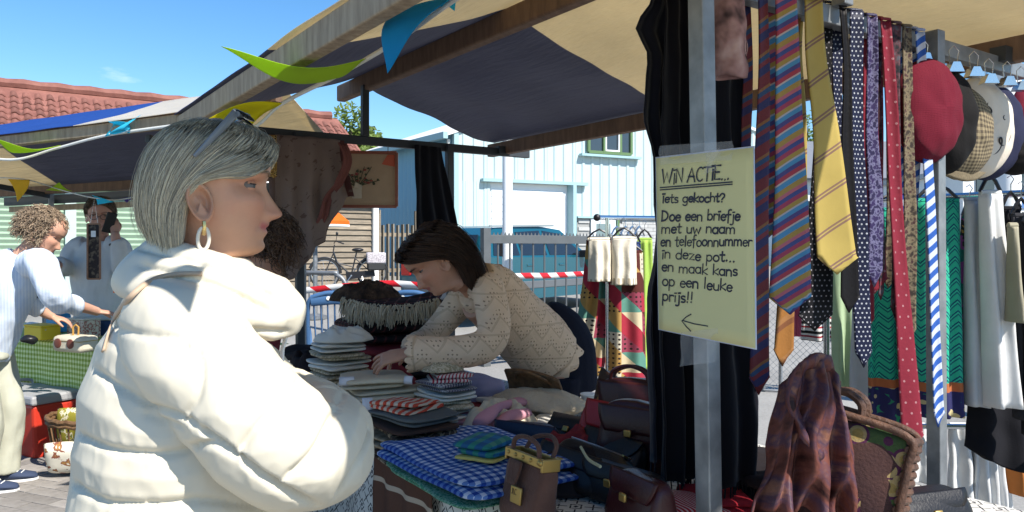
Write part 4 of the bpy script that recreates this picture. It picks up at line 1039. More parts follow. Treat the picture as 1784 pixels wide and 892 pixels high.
def shoe(par, pos, yaw, m, sole, k=1.0):
    M = Matrix.Translation(pos) @ Matrix.Rotation(yaw, 4, 'Z') @ Matrix.Scale(k, 4)
    q = MB()
    secs = [(-.085, .028, .075), (-.06, .036, .085), (0, .038, .075), (.06, .044, .055), (.12, .046, .045), (.16, .036, .035), (.175, .015, .02)]
    nu = 12; vs, fs = [], []
    for x, w, h in secs:
        for i in range(nu): a = 2*pi*i/nu; vs.append((x, w*cos(a), .018+max(0, h*(.5+.5*sin(a)))))
    for j in range(len(secs)-1):
        for i in range(nu): fs.append((j*nu+i, j*nu+(i+1) % nu, (j+1)*nu+(i+1) % nu, (j+1)*nu+i))
    fs += [tuple(range(nu)), tuple(range(len(secs)*nu-1, (len(secs)-1)*nu-1, -1))]
    s_ = q.add(vs, fs, None, M).build('shoe', m, par)
    q = MB(); q.prism([(-.09, -.03), (0, -.038), (.1, -.047), (.165, -.03), (.18, 0), (.165, .035), (.1, .047), (0, .04), (-.09, .03)], 0, .022, M); q.build('sole', sole, s_)
    q = MB()
    for i in range(4): x = .03+i*.022; q.tube([M @ V3((x, -.03, .085-i*.008)), M @ V3((x+.01, 0, .096-i*.009)), M @ V3((x, .03, .085-i*.008))], .003*k, 5)
    q.build('laces', m_white, s_)

# ------------------------------------------------------------ foreground woman in the cream puffer jacket
WY = radians(23)
w0 = PX(372, 433, 1.33); w0.z = 0
wom = thing('person', 'person in cream puffer jacket with ash blonde bob, seen in profile close by', 'person', w0, WY)
EH = 1.490; HM = Matrix.Translation((0, 0, EH)) @ Matrix.Rotation(radians(2), 4, 'Y') @ Matrix.Rotation(radians(-3), 4, 'Z')
q = MB(); add_head(q, HM, -.72, 96)
for sg in (-1, 1): limb(q, [(-.02, sg*.09, .82), (-.01, sg*.1, .5), (-.02, sg*.1, .1)], [.085, .06, .045])
for sg in (-1, 1):
    limb(q, [(-.05, sg*.15, 1.26), (.05, sg*.2, 1.13), (.11, sg*.2, 1.075), (.17, sg*.1, 1.055), (.195, sg*-.02, 1.07)], [.045, .04, .037, .032, .026])
    hand(q, (.195, sg*-.03, 1.07), (0, -sg, 0), (1, 0, .3), .92, .5, sg)
me = q.mesh('body'); colour(me, skin_col(HM.inverted(), (.54, .29, .18), (.42, .11, .10), (.20, .14, .10), .2))
link('body', me, skin_mat('skin_woman'), wom, True, angle=0)
add_eyes(wom, HM); add_brows(wom, HM, mat('brow_brown', (.20, .14, .095), .9, bump=1, bs=300))
G = [[(.070, .012, .101), (.101, -.028, .074), (.092, -.060, .038), (.055, -.079, .012), (.008, -.086, .006), (-.030, -.084, -.014), (-.046, -.078, -.06)],
     [(.058, .012, .110), (.084, -.040, .086), (.066, -.072, .048), (.022, -.090, .022), (-.026, -.096, -.002), (-.052, -.092, -.045), (-.050, -.084, -.105)],
     [(.02, .010, .1165), (.030, -.052, .102), (.004, -.086, .066), (-.030, -.100, .026), (-.060, -.101, -.018), (-.074, -.094, -.06), (-.066, -.083, -.118)],
     [(-.02, .006, .1165), (-.038, -.056, .100), (-.068, -.088, .062), (-.092, -.096, .02), (-.102, -.094, -.02), (-.102, -.085, -.06), (-.090, -.072, -.105)],
     [(-.04, .002, .112), (-.082, -.036, .090), (-.116, -.054, .048), (-.132, -.060, .0), (-.134, -.057, -.035), (-.128, -.050, -.066), (-.112, -.042, -.094)],
     [(-.045, 0, .111), (-.098, 0, .087), (-.128, 0, .047), (-.140, 0, .0), (-.141, 0, -.035), (-.133, 0, -.064), (-.114, 0, -.09)]]
def hairsurf(u, v, out=False):
    a = abs(u); pts = []
    for k in range(7): pts.append(spl([g_[k] for g_ in G], a))
    p = spl(pts, v)
    if u < 0: pass
    else: p = V3((p.x, -p.y, p.z))
    if out:
        d = p-V3((-.015, 0, .0)); return d.normalized()
    k = 1+.010*nz((u*14, v*1.2, 3))+.005*nz((u*40, v*1.5, 7))
    d = (p-V3((-.015, 0, 0)))*k
    return V3((-.015, 0, 0))+V3((d.x*(.80 if d.x < 0 else 1), d.y*.90, d.z*(.965 if d.z > 0 else 1.04)))
sh = MB(); sh.grid(lambda u, v: HM @ (V3((-.015, 0, 0))+(hairsurf(u*2-1, v)-V3((-.015, 0, 0)))*.965), 180, 44); me = sh.mesh('hair')
colour(me, lambda co: (.28, .25, .195)); m_hair = hair_mat('hair_ash')
hr = link('hair', me, m_hair, wom, True, solid=.004, angle=0)
ash = [(.27, .24, .19), (.35, .31, .24), (.42, .37, .285), (.50, .44, .33), (.64, .56, .41)]
strands('hair_strands', hairsurf, 6500, wom, m_hair, .0006, 10, .0022, ash, 5, HM, .8, .45)
strands('flyaway_hair', hairsurf, 260, wom, m_hair, .0004, 12, .0055, ash, 15, HM, .7, .3)
# sunglasses pushed up on the head
m_frame = mat('grey_acetate', (.16, .18, .20), .25, var=.1)
sg_ = bpy.data.objects.new('sunglasses', None); COL.objects.link(sg_); sg_.parent = wom
for s_ in (-1, 1):
    q = MB(); P = [HM @ V3(p) for p in ((.030, s_*.052, .117), (.014, s_*.080, .092), (-.006, s_*.094, .064), (-.028, s_*.100, .036))]; q.tube(P, [(.009, .003), (.008, .003), (.006, .0028), (.0035, .0025)], 10, up=(0, 1, .6)); q.build('temple', m_frame, sg_)
    q = MB(); q.ball((0, 0, 0), (.026, .003, .02), 18, 8, HM @ Matrix.Translation((.045, s_*.03, .120)) @ Matrix.Rotation(radians(25), 4, 'Y') @ Matrix.Rotation(pi/2, 4, 'X') @ Matrix.Rotation(pi/2, 4, 'Y')); q.build('lens', m_carglass, sg_)
q = MB(); q.tube([HM @ V3((.034, -.05, .118)), HM @ V3((.052, 0, .124)), HM @ V3((.034, .05, .118))], .005, 8); q.build('bridge', m_frame, sg_)
m_gold = mat('gold', (.75, .5, .2), .25, metal=1, var=.05); m_pearl = mat('pearl', (.75, .68, .55), .35, var=.1)
for s_ in (-1, 1):
    c_ = V3((-.010, s_*.088, -.083))
    q = MB(); q.tube([HM @ (c_+V3((cos(a*pi/9)*.0085, 0, -.012+sin(a*pi/9)*.0185))) for a in range(18)], .0030, 8, closed=True, up=(0, 1, 0)); er = q.build('earring', m_pearl, wom)
    q = MB(); q.tube([HM @ (c_+V3((0, 0, .016))), HM @ (c_+V3((.001, s_*.002, .004))), HM @ (c_+V3((0, 0, -.006)))], .0032, 8); q.build('hook', m_gold, er)
# jacket: torso, sleeves and stand collar fused into one shell, quilting seams pressed in afterwards
SEC = [(.70, -.047, .165, .200), (.80, -.047, .172, .208), (.93, -.049, .168, .208), (1.05, -.051, .157, .200), (1.15, -.053, .145, .190), (1.22, -.05, .125, .172), (1.275, -.042, .104, .146), (1.32, -.03, .088, .112), (1.35, -.02, .078, .085), (1.36, -.02, .05, .05)]
def torso(u, v):
    z = lerp(.70, 1.36, v); th = u*2*pi
    cx, a, w = (sinterp([(s_[0], s_[k]) for s_ in SEC], z) for k in (1, 2, 3))
    b = .006*nz((cos(th)*1.6, sin(th)*1.6, z*4), 1)
    return V3((cx+(a+b)*cos(th), (w+b)*sin(th), z))
jk = MB(); jk.grid(torso, 120, 80, cu=True)
jk.f.append(tuple(range(119, -1, -1))); jk.f.append(tuple(range(120*79, 120*80)))
for sg in (-1, 1):
    P = path([(-.075, sg*.09, 1.27), (-.045, sg*.145, 1.235), (.00, sg*.19, 1.18), (.055, sg*.218, 1.12), (.11, sg*.218, 1.072), (.155, sg*.17, 1.055), (.185, sg*.09, 1.06), (.20, sg*.0, 1.075)], 60)
    jk.tube(P, [interp([(0, .070), (.2, .086), (.45, .087), (.65, .081), (.8, .071), (1, .05)], i/59) for i in range(60)], 40)
P = []
for i in range(70):
    th = lerp(radians(24), radians(336), i/69); c, s_ = cos(th), sin(th)
    x = .010+.120*c+(.03 if c > .5 else 0)*(c-.5); y = .098*s_
    P.append((x, y, 1.318-(.44*x if x > 0 else .30*x)))
jk.tube(P, [((.026*(.5+.5*min(1, min(i, 69-i)/5)))*(1+.05*sin(i*1.7)), .052*(.55+.45*min(1, min(i, 69-i)/5))) for i in range(70)], 24)
me = remesh(jk, .0042, 3, 'jacket')
from mathutils.bvhtree import BVHTree
from mathutils.kdtree import KDTree
bv = BVHTree.FromPolygons([v.co for v in me.vertices], [tuple(p.vertices) for p in me.polygons])
WM = Matrix.Translation(w0) @ Matrix.Rotation(WY, 4, 'Z'); WI = WM.inverted(); o_ = WI @ V3((0, 0, CZ))
def onjacket(px, py):
    h = bv.ray_cast(o_, (WI @ PX(px, py, 1.0)-o_).normalized()); return h
SEAMS = [([(158, 640), (204, 672), (259, 703), (321, 728), (345, 745)], 1), ([(120, 742), (140, 757), (180, 778), (229, 788), (303, 789), (370, 772), (420, 800)], 1), ([(116, 832), (132, 846), (160, 864), (194, 876), (279, 878), (350, 871), (440, 880)], 1),
 ([(345, 745), (378, 768), (412, 792), (477, 839), (551, 881)], 1.5), ([(412, 792), (437, 757), (462, 727), (500, 690), (530, 650), (545, 615)], .8), ([(492, 836), (541, 792), (571, 742), (596, 688), (600, 655)], 1), ([(586, 866), (611, 827), (635, 777), (645, 732)], 1),
 ([(360, 560), (393, 566), (447, 576), (507, 579)], .7), ([(185, 560), (215, 575), (260, 585), (320, 590)], .5), ([(236, 430), (262, 437), (301, 446), (345, 460), (390, 478), (446, 502), (500, 530)], .8), ([(240, 460), (270, 470), (301, 478), (361, 494), (420, 518), (470, 545)], .8), ([(321, 728), (345, 690), (352, 640), (340, 600)], .5),
 ([(427, 703), (460, 697), (492, 695)], .45), ([(249, 718), (285, 730), (318, 745)], .5), ([(320, 600), (335, 615), (350, 625)], .6), ([(440, 640), (480, 632), (520, 640)], .35)]
sp = []
for line, wgt in SEAMS:
    L3 = [(a, b, 0) for a, b in line]
    for k in range(70):
        q_ = spl(L3, k/69); h = onjacket(q_.x, q_.y)
        if h[0] is not None:
            fade = min(1, min(k, 69-k)/8+.25)
            sp.append((h[0], wgt*fade)); sp.append((V3((h[0].x, -h[0].y, h[0].z)), wgt*fade))
kd = KDTree(len(sp))
for i_, (c_, _) in enumerate(sp): kd.insert(c_, i_)
kd.balance()
def wr(co):
    """quilting: pressed-in seam, soft puff beside it, creases running out of it"""
    hit, ix, dd = kd.find(co); wgt = sp[ix][1]
    groove = -.010*wgt*exp(-(dd/.006)**2); puff_ = .011*(1-exp(-(dd/.045)**2)); near = exp(-(dd/.04)**2)
    cr = near*(.0022*nz(co, 20)+.0015*(1-abs(nz((co.x*1.4, co.y*1.4, co.z*.8), 30))*2))*wgt
    return groove+puff_+cr+.0026*nz(co, 6.5)+.0008*(1-2*abs(nz((co.x, co.y, co.z*1.2), 11)))
displace(me, wr)
def jack_col(c):
    return c.ramp(c.noise(1.5, 3), [(.3, (.60, .545, .43)), (.7, (.65, .60, .49))], 'LINEAR')
m_jacket = mat('cream_nylon', rough=.55, var=.03, vs=5, bump=.12, bs=9, fn=jack_col, spec=.3, bdist=.006, stretch=(1.6, 1.6, .7))
jacket = link('jacket', me, m_jacket, wom, True, angle=0)
# front zip
q = MB(); q.tube([(.135, -.0, 1.27), (.115, 0, 1.2), (.11, 0, 1.1), (.115, 0, .72)], .004, 6); q.build('zip', m_white, wom)
# shoulder strap laid onto the jacket
bv = BVHTree.FromPolygons([v.co for v in me.vertices], [tuple(p.vertices) for p in me.polygons]); P = []
for px, py in [(352, 478), (318, 476), (282, 484), (252, 500), (225, 525), (205, 552), (193, 580), (184, 612)]:
    d_ = (WI @ PX(px, py, 1.0)-o_).normalized(); h = bv.ray_cast(o_, d_)
    if h[0]: P.append(h[0]+h[1]*.003)
if len(P) > 3:
    q = MB(); PP = path(P, 40); vs, fs = [], []
    for i, p in enumerate(PP):
        t = (PP[min(i+1, 39)]-PP[max(i-1, 0)]).normalized(); nn = (p-V3((-.05, 0, p.z))).normalized(); b = t.cross(nn).normalized()*.0038; vs += [p-b+nn*.001, p+b+nn*.001]
    fs = [(2*i, 2*i+1, 2*i+3, 2*i+2) for i in range(39)]
    q.add(vs, fs).build('bag_strap', mat('beige_strap', (.45, .33, .23), .6), wom, solid=.003)
tr = MB()
for sg in (-1, 1): limb(tr, [(-.03, sg*.085, .86), (-.02, sg*.1, .55), (-.03, sg*.105, .09)], [.12, .095, .085])
tr.tube([(-.03, 0, .72), (-.03, 0, .95)], [(.13, .12), (.15, .13)], 16)
garment(tr, 'trousers', cloth('tan_cotton', (.33, .25, .17)), wom, .012)
for sg in (-1, 1): shoe(wom, (-.0, sg*.1, 0), 0, m_black, m_white)

# ------------------------------------------------------------ woman leaning over the table
lean = thing('person', 'person in beige crochet sweater and dark jeans leaning over the linens', 'person', V3((PX(965, 433, 3.55).x, 3.55, 0)))
LO = lean.location.copy()
def Lp(px, py, d): return PX(px, py, d)-LO
hf = V3((-.93, -.22, 0)).normalized(); pit = radians(44)
f_ = hf*cos(pit)+V3((0, 0, -sin(pit))); up_ = hf*sin(pit)+V3((0, 0, cos(pit))); lf_ = up_.cross(f_)
HM2 = Matrix((f_, lf_, up_)).transposed().to_4x4(); HM2.translation = Lp(752, 452, 3.12)
K2 = 1.08; HM2 = HM2 @ Matrix.Scale(K2, 4)
q = MB(); add_head(q, HM2, -.15, 56)
neck = Lp(812, 486, 3.2); sh_c = Lp(842, 505, 3.25); hip = Lp(965, 600, 3.55)
q.tube([HM2 @ V3((-.01, 0, -.08)), neck.lerp(HM2 @ V3((-.02, 0, -.14)), .4), neck, sh_c], [.052, .052, .058, .08], 14)
limb(q, [sh_c, sh_c.lerp(hip, .5)-V3((0, 0, .02)), hip], [(.10, .14), (.10, .13), (.12, .15)])
nearA = [Lp(850, 510, 3.07), Lp(862, 572, 2.98), Lp(838, 606, 2.93), Lp(775, 614, 2.93), Lp(722, 617, 2.94)]
farA = [Lp(812, 515, 3.36), Lp(775, 560, 3.4), Lp(745, 590, 3.33), Lp(718, 606, 3.2)]
limb(q, nearA, [.05, .043, .04, .034, .027]); limb(q, farA, [.05, .043, .035, .027])
hand(q, nearA[-1]+V3((-.03, 0, 0)), V3((-.95, .02, -.22)), V3((-.2, -.5, .84)), 1.05, .26, -1, .25)
hand(q, farA[-1], V3((-.8, -.3, -.4)), V3((-.3, .1, .9)), 1.0, .35, 1)
for sg in (-1, 1): limb(q, [hip+V3((.0, sg*.09, -.05)), V3((.0, sg*.1, .48)), V3((-.03, sg*.1, .08))], [.085, .06, .045])
me = remesh(q, .0048, 1); colour(me, skin_col(HM2.inverted(), (.50, .275, .185), (.40, .13, .11), (.06, .035, .025)))
link('body', me, skin_mat('skin_woman'), lean, True, angle=0); add_eyes(lean, HM2); add_brows(lean, HM2, mat('brow_dark', (.04, .025, .018), .9))
q = MB(); limb(q, [sh_c.lerp(hip, -.10), sh_c.lerp(hip, .12), sh_c.lerp(hip, .5)-V3((0, 0, .035)), sh_c.lerp(hip, .85)-V3((0, 0, .06))], [(.09, .105), (.125, .14), (.15, .15), (.185, .165)], 22, 30)
limb(q, [sh_c.lerp(nearA[0], .6)]+nearA[:4]+[Lp(722, 616, 2.94)], [.08, .070, .064, .062, .060, .068], 24, 22); limb(q, [sh_c.lerp(farA[0], .6)]+farA, [.08, .07, .062, .056, .054], 20, 20)
def crochet(c):
    u, v = c.x/.016, c.y/.016
    du, dv = u.frac()-.5, v.frac()-.5; hole = (du*du+dv*dv).lt(.045)
    z = (((c.x/.11).frac()-.5).abs()*1.4+c.y/.075).frac()
    return c.mix((z.gt(.86)+(c.y/.15).frac().lt(.05))*.30, c.mix(hole*z.lt(.38), (.66, .50, .36), (.28, .20, .14)), (.25, .17, .11))
m_croch = mat('crochet_beige', rough=.95, coord='UV', var=.14, vs=20, fn=crochet, bump=.8, bdist=.004, spec=.1,
              bfn=lambda c: (((((c.x/.11).frac()-.5).abs()*1.4+c.y/.075).frac()-.5).abs())+c.noise(160, 2)*.6)
sw = garment(q, 'sweater', m_croch, lean, .007, .006, 8, 2)
def scallop(name, ctr, axis, ra, rb, up, m=m_croch, n=48, dep=.03):
    ax = V3(axis).normalized(); a = V3(up).cross(ax).normalized(); b = ax.cross(a); q = MB()
    q.grid(lambda u, v: V3(ctr)+a*cos(u*2*pi)*ra*(1+.05*v)+b*sin(u*2*pi)*rb*(1+.05*v)+ax*(v*dep*(.7+.5*abs(sin(u*pi*14)))), n*2, 5, cu=True, uvf=lambda u, v: (u*.6, v*.03)); return q.build(name, m, lean, solid=.005)
scallop('cuff', Lp(726, 616, 2.94), V3((-1, .05, -.05)), .066, .066, (0, 0, 1), dep=.03)
hx = (hip-sh_c).normalized()
scallop('hem', sh_c.lerp(hip, .85)-V3((0, 0, .06)), hx, .172, .158, (0, 0, 1), dep=.05)
q = MB(); limb(q, [hip+V3((-.10, 0, .09)), hip+V3((0, 0, .0)), V3((.02, 0, .72))], [(.13, .14), (.165, .18), (.15, .185)], 14, 24)
for sg in (-1, 1): limb(q, [V3((.01, sg*.088, .8)), V3((0, sg*.1, .48)), V3((-.02, sg*.1, .07))], [.115, .085, .075])
m_denim = cloth('dark_denim', (.008, .010, .020), bump=.4, bs=120, transl=0)
garment(q, 'jeans', m_denim, lean, .009, .005, 7)
for sg in (-1, 1): shoe(lean, (-.0, sg*.1, 0), radians(195), m_black, m_white)
def wavyhair(par, HM, cols, m, seed, G, name='hair', n=2200, rad=.0015, shell=(.05, .03, .02), amp=.006, k=7, vmin=.7):
    def hs(u, v, out=False):
        pts = [spl([g_[i] for g_ in G], abs(u)) for i in range(len(G[0]))]; p = spl(pts, v); p = V3((p.x, p.y if u < 0 else -p.y, p.z))
        c = V3((-.015, 0, 0)); d = p-c
        if out: return d.normalized()
        return c+d*(1+amp*8*nz((u*7, v*k, seed))+amp*3*nz((u*20, v*k*2, seed+5)))
    q = MB(); q.grid(lambda u, v: HM @ (V3((-.015, 0, 0))+(hs(u*2-1, v)-V3((-.015, 0, 0)))*.955), 90, 26); me = q.mesh(name); colour(me, lambda co: shell)
    h = link(name, me, m, par, True, solid=.004, angle=0)
    strands('hair_strands', hs, n, par, m, rad, 12, .006, cols, seed, HM, vmin); return h
dark = [(.035, .02, .014), (.055, .03, .02), (.022, .013, .01), (.075, .042, .028)]
G2 = [[(.072, .0, .10), (.095, -.035, .085), (.075, -.068, .05), (.03, -.088, .02), (-.02, -.094, -.015), (-.045, -.092, -.07), (-.02, -.085, -.15)],
      [(.05, 0, .112), (.06, -.05, .10), (.03, -.085, .06), (-.02, -.10, .015), (-.055, -.104, -.04), (-.055, -.10, -.10), (-.02, -.095, -.18)],
      [(0, 0, .118), (-.01, -.06, .105), (-.05, -.092, .065), (-.085, -.10, .02), (-.10, -.10, -.04), (-.095, -.095, -.11), (-.05, -.09, -.19)],
      [(-.04, 0, .114), (-.085, -.045, .095), (-.12, -.06, .05), (-.135, -.065, 0), (-.135, -.065, -.06), (-.12, -.06, -.12), (-.08, -.06, -.2)],
      [(-.045, 0, .112), (-.1, 0, .09), (-.13, 0, .05), (-.145, 0, 0), (-.142, 0, -.06), (-.125, 0, -.12), (-.09, 0, -.2)]]
m_hair2 = hair_mat('hair_dark', .38)
wavyhair(lean, HM2, dark, m_hair2, 8, G2, n=3200, amp=.011, shell=(.03, .018, .013))
q = MB(); c_ = V3((-.012, -.083, -.085)); q.tube([HM2 @ (c_+V3((cos(a*pi/9)*.016, .004*cos(a), sin(a*pi/9)*.018))) for a in range(18)], .0016, 6, closed=True, up=(0, 1, 0)); q.build('earring', m_gold, lean)
# ------------------------------------------------------------ curly haired customer at the left stall
cur = thing('person', 'person with curly grey-brown hair and pale blue shirt reaching over left stall', 'person', V3((PX(-14, 433, 4.42).x, 4.42, 0)))
LC = cur.location.copy()
def Cp(px, py, d): return PX(px, py, d)-LC
pit = radians(32); hf = V3((.94, .30, 0)).normalized(); f_ = hf*cos(pit)+V3((0, 0, -sin(pit))); up_ = hf*sin(pit)+V3((0, 0, cos(pit))); lf_ = up_.cross(f_)
HM3 = Matrix((f_, lf_, up_)).transposed().to_4x4(); HM3.translation = Cp(80, 404, 4.46); HM3 = HM3 @ Matrix.Scale(1.05, 4)
hip = V3((-.09, 0, .86)); shc = Cp(42, 456, 4.45)
q = MB(); add_head(q, HM3, -.15, 48); q.tube([HM3 @ V3((-.01, 0, -.08)), HM3 @ V3((-.03, 0, -.17)), shc], [.05, .052, .075], 12)
limb(q, [shc, shc.lerp(hip, .5)+V3((-.02, 0, 0)), hip], [(.11, .13), (.10, .12), (.12, .14)])
nA = [Cp(72, 462, 4.28), Cp(92, 510, 4.24), Cp(108, 528, 4.32), Cp(140, 534, 4.46), Cp(170, 543, 4.6)]
fA = [Cp(30, 470, 4.63), Cp(40, 520, 4.7), Cp(70, 540, 4.8), Cp(92, 552, 4.85)]
limb(q, nA, [.048, .042, .038, .033, .026]); limb(q, fA, [.048, .042, .035, .026])
hand(q, nA[-1], V3((.8, .5, -.2)), V3((.2, 0, 1)), .95, .3, 1); hand(q, fA[-1], V3((.8, .3, -.3)), V3((.2, 0, 1)), .95, .3, -1)
for sg in (-1, 1): limb(q, [hip+V3((0, sg*.09, -.04)), V3((.02, sg*.1, .46)), V3((0, sg*.1, .08))], [.085, .06, .045])
me = remesh(q, .0055, 1); colour(me, skin_col(HM3.inverted(), (.5, .29, .2), (.36, .15, .12), (.2, .14, .09))); link('body', me, skin_mat('skin_woman'), cur, True, angle=0); add_eyes(cur, HM3)
q = MB(); limb(q, [shc.lerp(hip, -.08), shc.lerp(hip, .12), shc.lerp(hip, .55), hip+V3((0, 0, -.06))], [(.09, .10), (.145, .165), (.15, .165), (.165, .18)], 20, 26)
limb(q, [shc.lerp(nA[0], .5)]+nA[:3]+[nA[2].lerp(nA[3], .75)], [.085, .078, .07, .062, .05], 20, 18); limb(q, [shc.lerp(fA[0], .5)]+fA[:3], [.085, .075, .062, .05], 16, 16)
garment(q, 'shirt', cloth('pale_blue_cotton', (.58, .66, .76), fn=stripes(.018, [(0, (.56, .64, .76)), (.5, (.66, .72, .80))]), transl=.1), cur, .009, .018, 9)
q = MB(); q.tube([hip+V3((.01, 0, -.12)), hip+V3((0, 0, .06))], [(.15, .17), (.13, .15)], 20)
for sg in (-1, 1): limb(q, [hip+V3((.01, sg*.085, -.02)), V3((.03, sg*.1, .45)), V3((.0, sg*.1, .07))], [.108, .085, .075])
garment(q, 'trousers', cloth('pale_khaki', (.52, .52, .42)), cur, .010, .016, 8)
m_navy = mat('navy_canvas', (.03, .045, .09), .8, var=.1)
shoe(cur, (.02, -.1, 0), radians(14), m_navy, m_white, 1.0); shoe(cur, (.0, .1, 0), radians(20), m_navy, m_white, 1.0)
curl = [(.22, .16, .11), (.30, .22, .15), (.16, .115, .08), (.38, .29, .2)]
def curls(par, HM, n, cols, m, seed, shells, r_in=.085, r_out=.15, ctr=(-.03, 0, .02), rad=.0024):
    """springy curls: short helices leaving the scalp"""
    r = random.Random(seed); mb = MB(); cl = []
    for k in range(n):
        d = V3((r.gauss(0, 1), r.gauss(0, 1), r.gauss(.25, 1))).normalized()
        if d.x > .45 and d.z < .55: continue
        if d.z < -.75: continue
        o = V3(ctr); L = r.uniform(.02, r_out-r_in); b0 = V3((d.x*r_in*1.05, d.y*r_in*.82, d.z*r_in)); a = d.orthogonal().normalized(); b = d.cross(a); ph = r.uniform(0, 6); amp = r.uniform(.006, .012); tn = r.uniform(1.2, 2.6)*2*pi
        pts = [HM @ (o+b0+(d*(L*t)+V3((0, 0, -.03*t*t)))+(a*cos(ph+t*tn)+b*sin(ph+t*tn))*amp*min(1, t*3)) for t in [i/9 for i in range(10)]]
        n0 = len(mb.v); mb.tube(pts, [rad*(1-.5*(i/9)**2) for i in range(10)], 4, cap=False); c = r.choice(cols); bb = r.uniform(.75, 1.25); cl += [(c[0]*bb, c[1]*bb, c[2]*bb)]*(len(mb.v)-n0)
    me = mb.mesh('hair_strands'); at = me.color_attributes.new('col', 'FLOAT_COLOR', 'POINT'); at.data.foreach_set('color', [x for c in cl for x in (*c, 1.0)])
    tag(link('hair_strands', me, m, par, True, angle=0), kind='stuff')
    q = MB()
    def f(u, v):
        a, b = u*2*pi, lerp(-.62, 1.0, v)*pi/2; d = V3((cos(a)*cos(b), sin(a)*cos(b), sin(b))); rr = r_in*1.12*(1+.14*nz((d.x*4, d.y*4, d.z*4+seed)))
        if d.x > .3 and d.z < .5: rr *= .82
        return HM @ (V3(ctr)+V3((d.x*rr*1.05, d.y*rr*.86, d.z*rr)))
    q.grid(f, 48, 24, cu=True); me = q.mesh('hair'); colour(me, lambda co: shells); return link('hair', me, m, par, True, angle=0)
curls(cur, HM3, 2600, curl, hair_mat('hair_curly', .5), 4, (.17, .12, .085))
# ------------------------------------------------------------ man on the phone
mx = PX(172, 433, 5.75); man = thing('person', 'person in light grey shirt and glasses talking on a phone behind left stall', 'person', V3((mx.x, mx.y, 0)))
LM = man.location.copy()
def Mp(px, py, d): return PX(px, py, d)-LM
hf = V3((.42, -.9, 0)).normalized(); pit = radians(12); f_ = hf*cos(pit)+V3((0, 0, -sin(pit))); up_ = hf*sin(pit)+V3((0, 0, cos(pit))); lf_ = up_.cross(f_)
HM4 = Matrix((f_, lf_, up_)).transposed().to_4x4(); HM4.translation = Mp(174, 373, 5.72); HM4 = HM4 @ Matrix.Scale(1.08, 4)
shc = Mp(170, 428, 5.78); hip = V3((0, .03, .95))
q = MB(); add_head(q, HM4, -.15, 48); q.tube([HM4 @ V3((-.01, 0, -.08)), HM4 @ V3((-.02, 0, -.16)), shc], [.058, .06, .08], 12)
limb(q, [shc, shc.lerp(hip, .5), hip], [(.15, .10), (.15, .11), (.15, .12)], up=(0, 1, 0))
pA = [Mp(208, 432, 5.75), Mp(217, 470, 5.68), Mp(212, 462, 5.58), Mp(203, 420, 5.55), Mp(200, 405, 5.55)]
oA = [Mp(130, 434, 5.75), Mp(116, 465, 5.68), Mp(100, 462, 5.5), Mp(84, 455, 5.35)]
limb(q, pA, [.055, .048, .042, .034, .03]); limb(q, oA, [.055, .048, .036, .03])
hand(q, pA[-1], V3((-.15, .1, .9)), V3((.7, -.7, .1)), 1.0, .75, -1); hand(q, oA[-1], V3((-.9, -.2, .1)), V3((0, -.2, 1)), 1.0, .4, -1)
for sg in (-1, 1): limb(q, [hip+V3((sg*.09, 0, -.04)), V3((sg*.1, .02, .5)), V3((sg*.1, .03, .08))], [.09, .065, .05])
me = remesh(q, .006, 1); colour(me, skin_col(HM4.inverted(), (.40, .23, .17), (.32, .14, .12), (.12, .08, .05))); link('body', me, skin_mat('skin_woman'), man, True, angle=0); add_eyes(man, HM4)
q = MB(); limb(q, [shc.lerp(hip, -.06), shc.lerp(hip, .1), shc.lerp(hip, .5), hip+V3((0, 0, .02)), hip+V3((0, 0, -.1))], [(.12, .085), (.20, .12), (.21, .14), (.20, .145), (.2, .145)], 20, 26, up=(0, 1, 0))
limb(q, [shc.lerp(pA[0], .6)]+pA[:4], [.085, .08, .072, .064, .052], 20, 18); limb(q, [shc.lerp(oA[0], .6)]+oA[:3], [.085, .078, .066, .055], 16, 16)
garment(q, 'shirt', cloth('light_grey_linen', (.62, .62, .61), bs=120), man, .009, .015, 9)
q = MB(); q.tube([hip+V3((0, 0, -.12)), hip+V3((0, 0, .05))], [(.165, .13), (.16, .125)], 20, up=(0, 1, 0))
for sg in (-1, 1): limb(q, [hip+V3((sg*.085, 0, -.02)), V3((sg*.1, .02, .5)), V3((sg*.1, .03, .06))], [.11, .09, .08])
garment(q, 'jeans', cloth('blue_denim', (.04, .07, .16), transl=0), man, .011)
for sg in (-1, 1): shoe(man, (sg*.1, .0, 0), radians(-80), m_black, m_white)
brown = [(.10, .07, .045), (.15, .105, .07), (.07, .05, .035)]
G4 = [[(.07, 0, .10), (.085, -.04, .088), (.072, -.062, .06), (.045, -.072, .04), (.015, -.078, .025), (-.01, -.08, .01)],
      [(.03, 0, .118), (.035, -.05, .105), (.01, -.08, .06), (-.01, -.085, .025), (-.025, -.085, 0), (-.035, -.083, -.015)],
      [(-.03, 0, .116), (-.05, -.05, .10), (-.08, -.075, .05), (-.09, -.078, .01), (-.09, -.075, -.02), (-.085, -.068, -.05)],
      [(-.05, 0, .112), (-.09, 0, .09), (-.11, 0, .05), (-.113, 0, .01), (-.108, 0, -.03), (-.1, 0, -.06)]]
wavyhair(man, HM4, brown, hair_mat('hair_brown'), 12, G4, n=900, rad=.002, shell=(.09, .06, .04))
gl = bpy.data.objects.new('spectacles', None); COL.objects.link(gl); gl.parent = man
